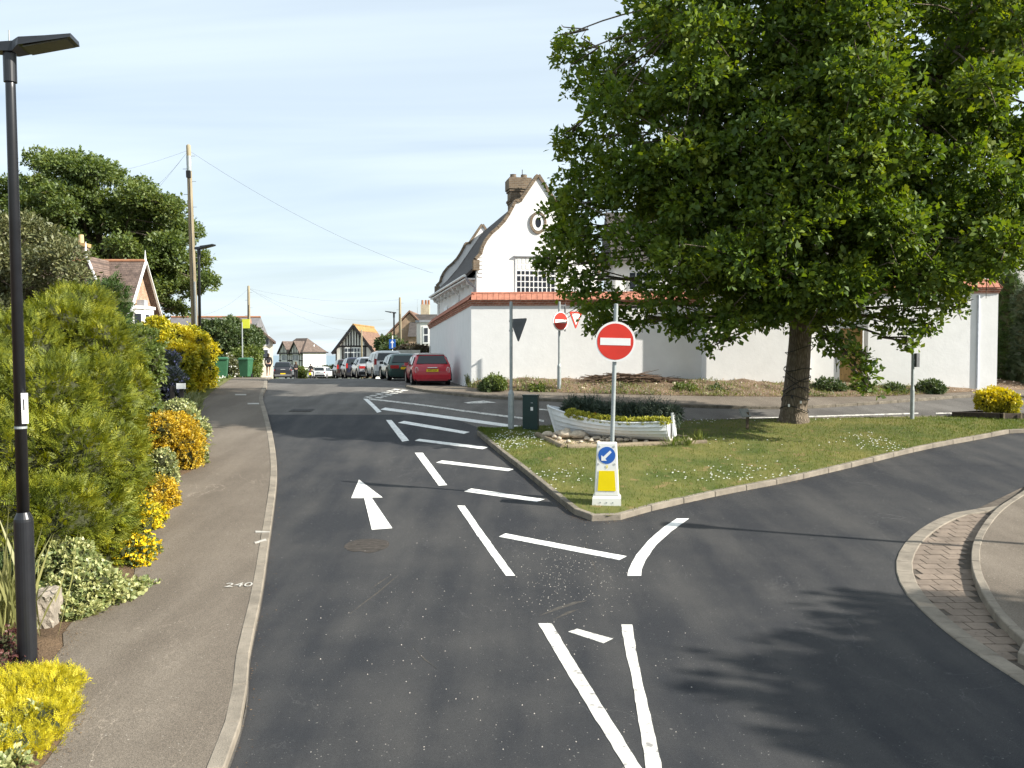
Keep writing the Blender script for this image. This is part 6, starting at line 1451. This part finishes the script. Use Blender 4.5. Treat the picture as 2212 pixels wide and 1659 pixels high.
# ------------------------------------------------------------------ vehicles
M_TYRE = mat('tyre_rubber', (.015, .015, .016), .85, .2, 10); M_RIM = mat('alloy_rim', (.42, .42, .44), .35, .1, 5, metal=.7)
M_CGL = glassmat('car_glass', (.015, .02, .022), .04); M_TRIM = mat('black_trim', (.02, .02, .022), .6)
M_TAIL = mat('tail_lamp', (.35, .015, .012), .2, .1, 5, spec=.6, coat=.5); M_PLATE = mat('plate_yellow', (.75, .5, .02), .4); M_CHR = mat('chrome', (.6, .6, .62), .15, .05, 5, metal=1)
def paint(name, c, metal=.0): return mat(name, c, .28, .04, 3, spec=.5, coat=.6, metal=metal)
def car(loc, head, L, W, H, body, label, style='hatch', bumper=None, roof=None, plate=None, tail='side', name='parked_car', glass_low=None):
    t_ = thing(name, loc, label, 'car' if style != 'pickup' else 'pickup', 'cars parked along the street', rz=math.atan2(head[1], head[0]) - math.pi / 2)
    hw = W / 2; zb = {'hatch': .60, 'mpv': .60, 'saloon': .62, 'pickup': .60}[style] * H if glass_low is None else glass_low; s0 = .20
    if style == 'hatch': st = [(0, zb * .72, zb * .74, .93), (.04, zb * .9, zb * .97, .97), (.10, zb, zb + .06, 1.), (.42, zb + .01, H - .05, .74), (.9, zb + .01, H, .76), (L * .55, zb, H - .03, .76), (L * .74, zb - .03, zb + .06, .9), (L * .95, zb * .8, zb * .82, .88), (L, zb * .55, zb * .58, .8)]
    elif style == 'mpv': st = [(0, zb * .72, zb * .74, .95), (.04, zb * .95, zb * .98, .98), (.08, zb, zb + .05, 1.), (.26, zb + .01, H - .06, .78), (.7, zb + .01, H, .80), (L * .6, zb, H - .05, .78), (L * .80, zb - .03, zb + .05, .9), (L * .96, zb * .8, zb * .82, .88), (L, zb * .55, zb * .58, .8)]
    elif style == 'saloon': st = [(0, zb * .8, zb * .82, .93), (.05, zb * .98, zb + .02, .96), (.5, zb + .03, zb + .06, .95), (.62, zb + .03, zb + .08, .95), (1.15, zb + .03, H - .05, .72), (1.5, zb + .02, H, .75), (L * .55, zb, H - .03, .75), (L * .7, zb - .02, zb + .05, .9), (L * .95, zb * .8, zb * .82, .88), (L, zb * .55, zb * .58, .8)]
    else: st = [(0, zb * .8, zb * .82, .95), (.03, zb + .08, zb + .12, .97), (.08, zb + .1, zb + .14, 1.), (.16, zb + .1, H - .06, .78), (.6, zb + .1, H, .80), (L * .62, zb + .05, H - .03, .80), (L * .76, zb + .02, zb + .08, .92), (L * .96, zb * .9, zb * .92, .9), (L, zb * .6, zb * .65, .85)]
    vs = []; n = 0
    for (y, b_, tp, wt) in st:
        end = .84 if y == 0 else .93 if y < .06 else .97 if y < .12 else .86 if y >= L else 1.; w_ = hw * end; pr = []
        is_cab = tp > b_ + .2; wtp = hw * wt if is_cab else w_ * .96
        half_ = [(w_ * .90, s0), (w_ * .985, s0 + .12), (w_, .52 * zb + .1), (w_ * .985, b_ - .06), (w_ * .95, b_), (wtp, tp - .07 if is_cab else tp - .02), (wtp * .86, tp - .012), (wtp * .45, tp + .01)]
        pr = [(x, z) for x, z in half_] + [(-x, z) for x, z in half_[::-1]]; n = len(pr); vs += [(x, y, z) for x, z in pr]
    fs = []
    for i in range(len(st) - 1):
        for k in range(n): fs.append([i * n + k, i * n + (k + 1) % n, (i + 1) * n + (k + 1) % n, (i + 1) * n + k])
    fs += [list(range(n))[::-1], [(len(st) - 1) * n + k for k in range(n)]]
    b = MB().add(vs, fs).build('body', body, t_, smooth=True); b.data.polygons[len(fs) - 2].use_smooth = False
    # glass: rear screen between the last belt station and the roof
    ci = next(i for i, q in enumerate(st) if q[2] > q[1] + .2); yb, bb_, tb0, _ = st[ci - 1]; yt, _, tt, wt = st[ci]
    def lerp_(f): return (yb + (yt - yb) * f, tb0 + (tt - tb0) * f)
    y1, z1 = lerp_(.08); y2, z2 = lerp_(.86); w1 = hw * (.80 if style != 'pickup' else .80); w2 = hw * wt * .86
    off = Vector((0, -(z2 - z1), (y2 - y1))).normalized() * .022
    P = [Vector((-w1, y1, z1)), Vector((w1, y1, z1)), Vector((w2, y2, z2)), Vector((-w2, y2, z2))]
    MB().prism([p + off * .2 for p in P], (0, 0, 0), off).build('rear_window', M_CGL, t_)
    ce = max(i for i, q in enumerate(st) if q[2] > q[1] + .2); y3 = st[ce][0]; y4 = st[ce + 1][0]
    for s in (-1, 1):
        for (ya, yb_, fa, fb_) in ((yt + .08, yt + (y3 - yt) * .5 - .04, 0, 0), (yt + (y3 - yt) * .5 + .04, y3 + (y4 - y3) * .45, 0, .5)):
            q = [Vector((s * (hw * .955), ya, bb_ + .03)), Vector((s * hw * .955, yb_, bb_ + .03)), Vector((s * (hw * .80), yb_ - fb_ * .5, tt - .10)), Vector((s * hw * .80, ya + .12, tt - .10))]
            MB().prism(q, (0, 0, 0), (s * .02, 0, .006)).build('side_window', M_CGL, t_)
        MB().box((s * (hw + .07), y3 + .1, bb_ + .07), (.17, .1, .13)).build('mirror', body if style == 'hatch' and roof else M_TRIM, t_)
        # tail lamps
        if tail == 'side': MB().box((s * hw * .87, .07, zb * .86), (hw * .2, .1, .17)).build('tail_light', M_TAIL, t_)
        elif tail == 'tall': MB().box((s * hw * .90, .07, zb * 1.02), (hw * .16, .1, .34)).build('tail_light', M_TAIL, t_)
        elif tail == 'oval': 
            tl_ = MB().lathe([(.105, 0), (.1, .03)], 20, Matrix.Translation((s * hw * .80, .035, zb * .8)) @ Matrix.Rotation(R(90), 4, 'X') @ Matrix.Diagonal((.75, 1.35, 1, 1))).build('tail_light', M_CHR, t_)
            MB().lathe([(.085, 0), (.08, .012)], 20, Matrix.Translation((s * hw * .80, .005, zb * .8)) @ Matrix.Rotation(R(90), 4, 'X') @ Matrix.Diagonal((.75, 1.35, 1, 1))).build('lens', mat('pale_red_lens', (.5, .12, .12), .2, coat=.4), tl_)
        else: MB().box((s * hw * .66, .03, zb * .86), (hw * .5, .1, .16)).build('tail_light', M_TAIL, t_)
        for yw in (L * .17, L * .83):
            M_ = Matrix.Translation((s * (hw - .10), yw, .30)) @ Matrix.Rotation(R(90), 4, 'Y')
            wh = MB().lathe([(.22, -.10), (.295, -.09), (.305, -.05), (.305, .05), (.295, .09), (.22, .10)], 24, M_).build('wheel', M_TYRE, t_)
            MB().lathe([(.2, -.105), (.21, -.1), (.21, .1), (.2, .105)], 20, M_).build('rim', M_RIM, wh)
            ar_ = MB(); pts = [Vector((s * (hw + .004), yw + math.cos(a) * .37, max(.18, .30 + math.sin(a) * .37))) for a in np.linspace(-.3, math.pi + .3, 16)]
            ar_.tube(pts, .03, 5); ar_.build('wheel_arch', M_TRIM, t_)
    bm_ = bumper or M_TRIM
    MB().box((0, L / 2, .22), (W * .74, L * .9, .2)).build('underbody', M_TRIM, t_)
    MB().box((0, -.0, zb * .93), (hw * .5, .05, .03)).build('boot_handle', M_CHR if style != 'pickup' else M_WPAINT, t_)
    MB().box((0, .03, .36), (W * .93, .14, .20)).build('rear_bumper', bm_, t_); MB().box((0, L - .03, .36), (W * .9, .14, .22)).build('front_bumper', bm_, t_)
    MB().box((0, .12, .22), (W * .86, .2, .08)).build('skirt', M_TRIM, t_)
    if roof is not None:
        i0 = next(i for i, q in enumerate(st) if q[2] > q[1] + .2); y_0 = st[i0][0] + .0; y_1 = st[ce][0]
        mb = MB(); mb.prism([(-hw * .74, 0, H - .035), (-hw * .6, 0, H + .012), (0, 0, H + .03), (hw * .6, 0, H + .012), (hw * .74, 0, H - .035)], (0, y_0 - .03, -.02), (0, y_1, 0)); mb.build('roof', roof, t_)
        MB().tube([(0, y_0 + .2, H), (0, y_0 + .12, H + .32)], .008, 5).build('aerial', M_TRIM, t_)
    if plate is not None:
        zp = zb * .78 if style != 'pickup' else .52; yp = -.012 if style != 'hatch' else .0
        pl = MB().box((0, yp - .03, zp), (.52, .02, .115)).build('number_plate', M_PLATE, t_)
        if plate:
            me = text_mesh(plate, .105, .001); me.materials.append(M_SBLK); o = bpy.data.objects.new('lettering', me); COL.objects.link(o); o.parent = pl; o.location = (0, yp - .042, zp); o.rotation_euler = (R(90), 0, 0)
    return t_
def cp_(px, Y): return (xs(px, Y), Y, gz(Y))
car(cp_(934, 37.6), (-.22, 1), 3.63, 1.69, 1.37, paint('red_paint', (.48, .016, .03)), 'red hatchback with a pale reflection painted on its roof, parked beside the white wall', bumper=mat('red_bumper', (.48, .018, .032), .35), roof=paint('roof_reflection', (.55, .50, .48)), plate='N77 LSR', tail='oval')  # pale roof colour stands in for a reflection on the car's roof
car(cp_(877, 43.2), (-.28, 1), 4.0, 1.69, 1.33, paint('green_paint', (.008, .055, .045)), 'dark green hatchback parked in front of the red one', bumper=paint('green_bumper', (.008, .05, .042)), plate='', tail='low')
car(cp_(841, 50.2), (-.29, 1), 4.4, 1.76, 1.60, paint('white_car_paint', (.62, .62, .60)), 'tall white people carrier with high red tail lights', 'mpv', bumper=mat('grey_bumper', (.3, .3, .3), .5), tail='tall')
car(cp_(802, 57), (-.30, 1), 4.5, 1.72, 1.40, paint('silver_paint', (.42, .43, .44), .4), 'silver saloon between the white people carrier and the dark blue car', 'saloon', bumper=M_TRIM, tail='low', plate=None)
car(cp_(773, 64.5), (-.30, 1), 4.3, 1.75, 1.55, paint('dark_blue_paint', (.02, .022, .04)), 'dark blue estate parked in front of the silver saloon', 'mpv', plate='', tail='tall')
car(cp_(750, 73), (-.30, 1), 4.2, 1.72, 1.6, paint('maroon_black_paint', (.03, .015, .015)), 'nearly black car at the far end of the parked row', 'mpv', tail='tall')
car(cp_(611, 92), (-.27, 1), 5.0, 1.85, 1.75, paint('graphite_paint', (.022, .023, .028)), 'dark grey pickup truck parked on the left near the crest', 'pickup', bumper=M_CHR, plate='', tail='side', name='pickup_truck')
car(cp_(688, 108), (.1, 1), 4.0, 1.7, 1.45, MATS['white_car_paint'], 'small white car on the road beyond the crest', tail='side')
car(cp_(714, 112), (1, .35), 4.0, 1.7, 1.45, paint('black_paint', (.02, .022, .025)), 'black car turning beyond the crest right of the white one')
car(cp_(668, 125), (-.2, 1), 4.0, 1.7, 1.45, MATS['silver_paint'], 'pale car half hidden by the scooter rider', tail='side')
car(cp_(632, 101), (-.25, 1), 4.0, 1.7, 1.45, paint('grey_paint', (.2, .21, .22)), 'grey car just beyond the dark pickup', tail='side')

# ------------------------------------------------------------------ people
M_SKIN = mat('skin', (.55, .34, .25), .6, .08, 6); M_HAIR = mat('dark_hair', (.02, .014, .01), .7, .3, 20, .3, 60); M_TOP = mat('dark_top', (.03, .028, .03), .9, .2, 8); M_SHORT = mat('dark_shorts', (.02, .02, .025), .9, .2, 8)
def skin_obj(name, pts, edges, rad, m, parent, root_i=0, sub=2):
    me = bpy.data.meshes.new(name); me.from_pydata([tuple(p) for p in pts], edges, []); me.update(); me.materials.append(m)
    o = bpy.data.objects.new(name, me); COL.objects.link(o); o.parent = parent
    md = o.modifiers.new('skin', 'SKIN'); md.use_smooth_shade = True
    for i, v in enumerate(me.skin_vertices[0].data):
        r = rad[i]; v.radius = (r, r) if not isinstance(r, tuple) else r; v.use_root = (i == root_i)
    sb = o.modifiers.new('sub', 'SUBSURF'); sb.levels = sub; sb.render_levels = sub
    return o
def person(loc, H, label, pose='walk', rz=0, top=M_TOP, bottom=M_SHORT, bare_legs=True, hair=M_HAIR, long_hair=True):
    t_ = thing('person', loc, label, 'person', rz=rz); k = H / 1.68; S = lambda p: tuple(c * k for c in p)
    if pose == 'walk': fl, fr, kl, kr = (-.10, .22, .07), (.10, -.24, .12), (-.10, .12, .48), (.10, -.02, .47)
    elif pose == 'sit': fl, fr, kl, kr = (-.2, .28, .30), (.2, .28, .30), (-.19, .38, .72), (.19, .38, .72)
    else: fl, fr, kl, kr = (-.1, .0, .06), (.1, .03, .06), (-.1, .02, .48), (.1, .03, .48)
    hp = .88; dz = 0
    pts = [(0, 0, .92), (0, .0, 1.12), (0, .0, 1.34), (0, .01, 1.44), (0, .02, 1.50), (0, .03, 1.60),
           (-.10, 0, .86), kl, fl, (fl[0], fl[1] + .12, fl[2] - .04), (.10, 0, .86), kr, fr, (fr[0], fr[1] + .12, fr[2] - .04),
           (-.17, 0, 1.36), (-.23, -.06, 1.10), (-.21, .08 if pose != 'sit' else .3, .90 if pose != 'sit' else 1.0), (.17, 0, 1.36), (.23, .04, 1.10), (.21, .16 if pose != 'sit' else .3, .92 if pose != 'sit' else 1.0),
           (-.205, .12 if pose != 'sit' else .36, .82 if pose != 'sit' else 1.0), (.205, .20 if pose != 'sit' else .36, .85 if pose != 'sit' else 1.0), (0, .03, 1.66)]
    if pose == 'sit': pts[6] = (-.12, .02, .84); pts[10] = (.12, .02, .84)
    ed = [(0, 1), (1, 2), (2, 3), (3, 4), (4, 5), (5, 22), (0, 6), (6, 7), (7, 8), (8, 9), (0, 10), (10, 11), (11, 12), (12, 13), (2, 14), (14, 15), (15, 16), (2, 17), (17, 18), (18, 19), (16, 20), (19, 21)]
    rd = [(.14, .10), (.12, .09), (.15, .10), .055, .055, .095, .085, .058, .04, .03, .085, .058, .04, .03, .055, .04, .03, .055, .04, .03, .032, .032, .07]
    body = skin_obj('body', [S(p) for p in pts], ed, [tuple(x * k for x in r) if isinstance(r, tuple) else r * k for r in rd], M_SKIN, t_)
    tp = [pts[i] for i in (0, 1, 2, 14, 15, 16, 17, 18, 19, 3)]; skin_obj('top', [S(p) for p in tp], [(0, 1), (1, 2), (2, 3), (3, 4), (4, 5), (2, 6), (6, 7), (7, 8), (2, 9)], [(.16 * k, .12 * k), (.14 * k, .11 * k), (.17 * k, .12 * k), .07 * k, .055 * k, .042 * k, .07 * k, .055 * k, .042 * k, .06 * k], top, body)
    mid = lambda a, b, f: tuple(a[i] * (1 - f) + b[i] * f for i in range(3)); f = .45 if bare_legs else 1.
    if bare_legs: lp = [pts[0], pts[6], mid(pts[6], kl, f), pts[10], mid(pts[10], kr, f)]; le = [(0, 1), (1, 2), (0, 3), (3, 4)]; lr = [(.16 * k, .12 * k), .105 * k, .095 * k, .105 * k, .095 * k]
    else: lp = [pts[0], pts[6], kl, fl, pts[10], kr, fr]; le = [(0, 1), (1, 2), (2, 3), (0, 4), (4, 5), (5, 6)]; lr = [(.16 * k, .12 * k), .105 * k, .08 * k, .06 * k, .105 * k, .08 * k, .06 * k]
    skin_obj('shorts' if bare_legs else 'trousers', [S(p) for p in lp], le, lr, bottom, body)
    hp_ = [(0, .0, 1.68), (0, -.05, 1.60), (0, -.07, 1.50), (0, -.08, 1.34 if long_hair else 1.48)]; skin_obj('hair', [S(p) for p in hp_], [(0, 1), (1, 2), (2, 3)], [.075 * k, .095 * k, .075 * k, .05 * k], hair, body)
    for p in (fl, fr): MB().box(S((p[0], p[1] + .07, p[2] - .03)), (.085 * k, .24 * k, .075 * k)).build('shoe', M_SBLK if pose != 'walk' else M_WPAINT, body)
    return t_
pw = (xs(580, 60), 60, gz(60) + .09)
person(pw, 1.64, 'person in dark top and shorts with long dark hair walking up the left pavement', 'walk', .27)
person((xs(639, 88), 88, gz(88)), 1.7, 'person in dark clothes standing beside the dark pickup', 'stand', .6, bare_legs=False, hair=mat('brown_hair', (.09, .045, .02), .7))
sy = 99; sl_ = (xs(671, sy), sy, gz(sy)); scz = thing('scooter', sl_, 'scooter with yellow plate seen from behind near the crest', 'scooter')
for y in (.0, 1.25): 
    wh = MB().lathe([(.15, -.05), (.24, -.045), (.25, 0), (.24, .045), (.15, .05)], 20, Matrix.Translation((0, y, .25)) @ Matrix.Rotation(R(90), 4, 'Y')).build('wheel', M_TYRE, scz); MB().lathe([(.14, -.04), (.14, .04)], 16, Matrix.Translation((0, y, .25)) @ Matrix.Rotation(R(90), 4, 'Y')).build('rim', M_RIM, wh)
mb = MB(); mb.prism([(0, -.3, .5), (0, -.25, .75), (0, .5, .78), (0, .6, .35), (0, 1.0, .35), (0, 1.15, 1.0), (0, 1.22, 1.0), (0, 1.3, .3), (0, .1, .28)], (-.16, 0, 0), (.16, 0, 0)); mb.build('body', M_PLATE if False else paint('scooter_white', (.6, .6, .58)), scz)
MB().box((0, .15, .82), (.3, .8, .1)).build('seat', M_SBLK, scz); MB().tube([(-.34, 1.1, 1.05), (0, 1.18, 1.0), (.34, 1.1, 1.05)], .02, 6).build('handlebar', M_SBLK, scz)
MB().box((0, -.33, .55), (.25, .02, .28)).build('number_plate', mat('hi_yellow', (.75, .7, .02), .4), scz); MB().box((0, -.32, .78), (.2, .05, .08)).build('tail_light', M_TAIL, scz)
person((sl_[0], sl_[1] + .1, sl_[2]), 1.7, 'rider in a black jacket sitting on the scooter', 'sit', 0, bare_legs=False, hair=M_SBLK, long_hair=False)
# low dark hedge closing the far end of the street between the houses
shrub('clipped_hedge', [(at(712, 806, 150), (3.2, 1, 1.2)), (at(728, 806, 150), (2.4, 1, 1.1))], L_DARK, 'low dark hedge at the end of the street left of the hall', 'hedge', dens=14, k=6, size=.35, stems=False)
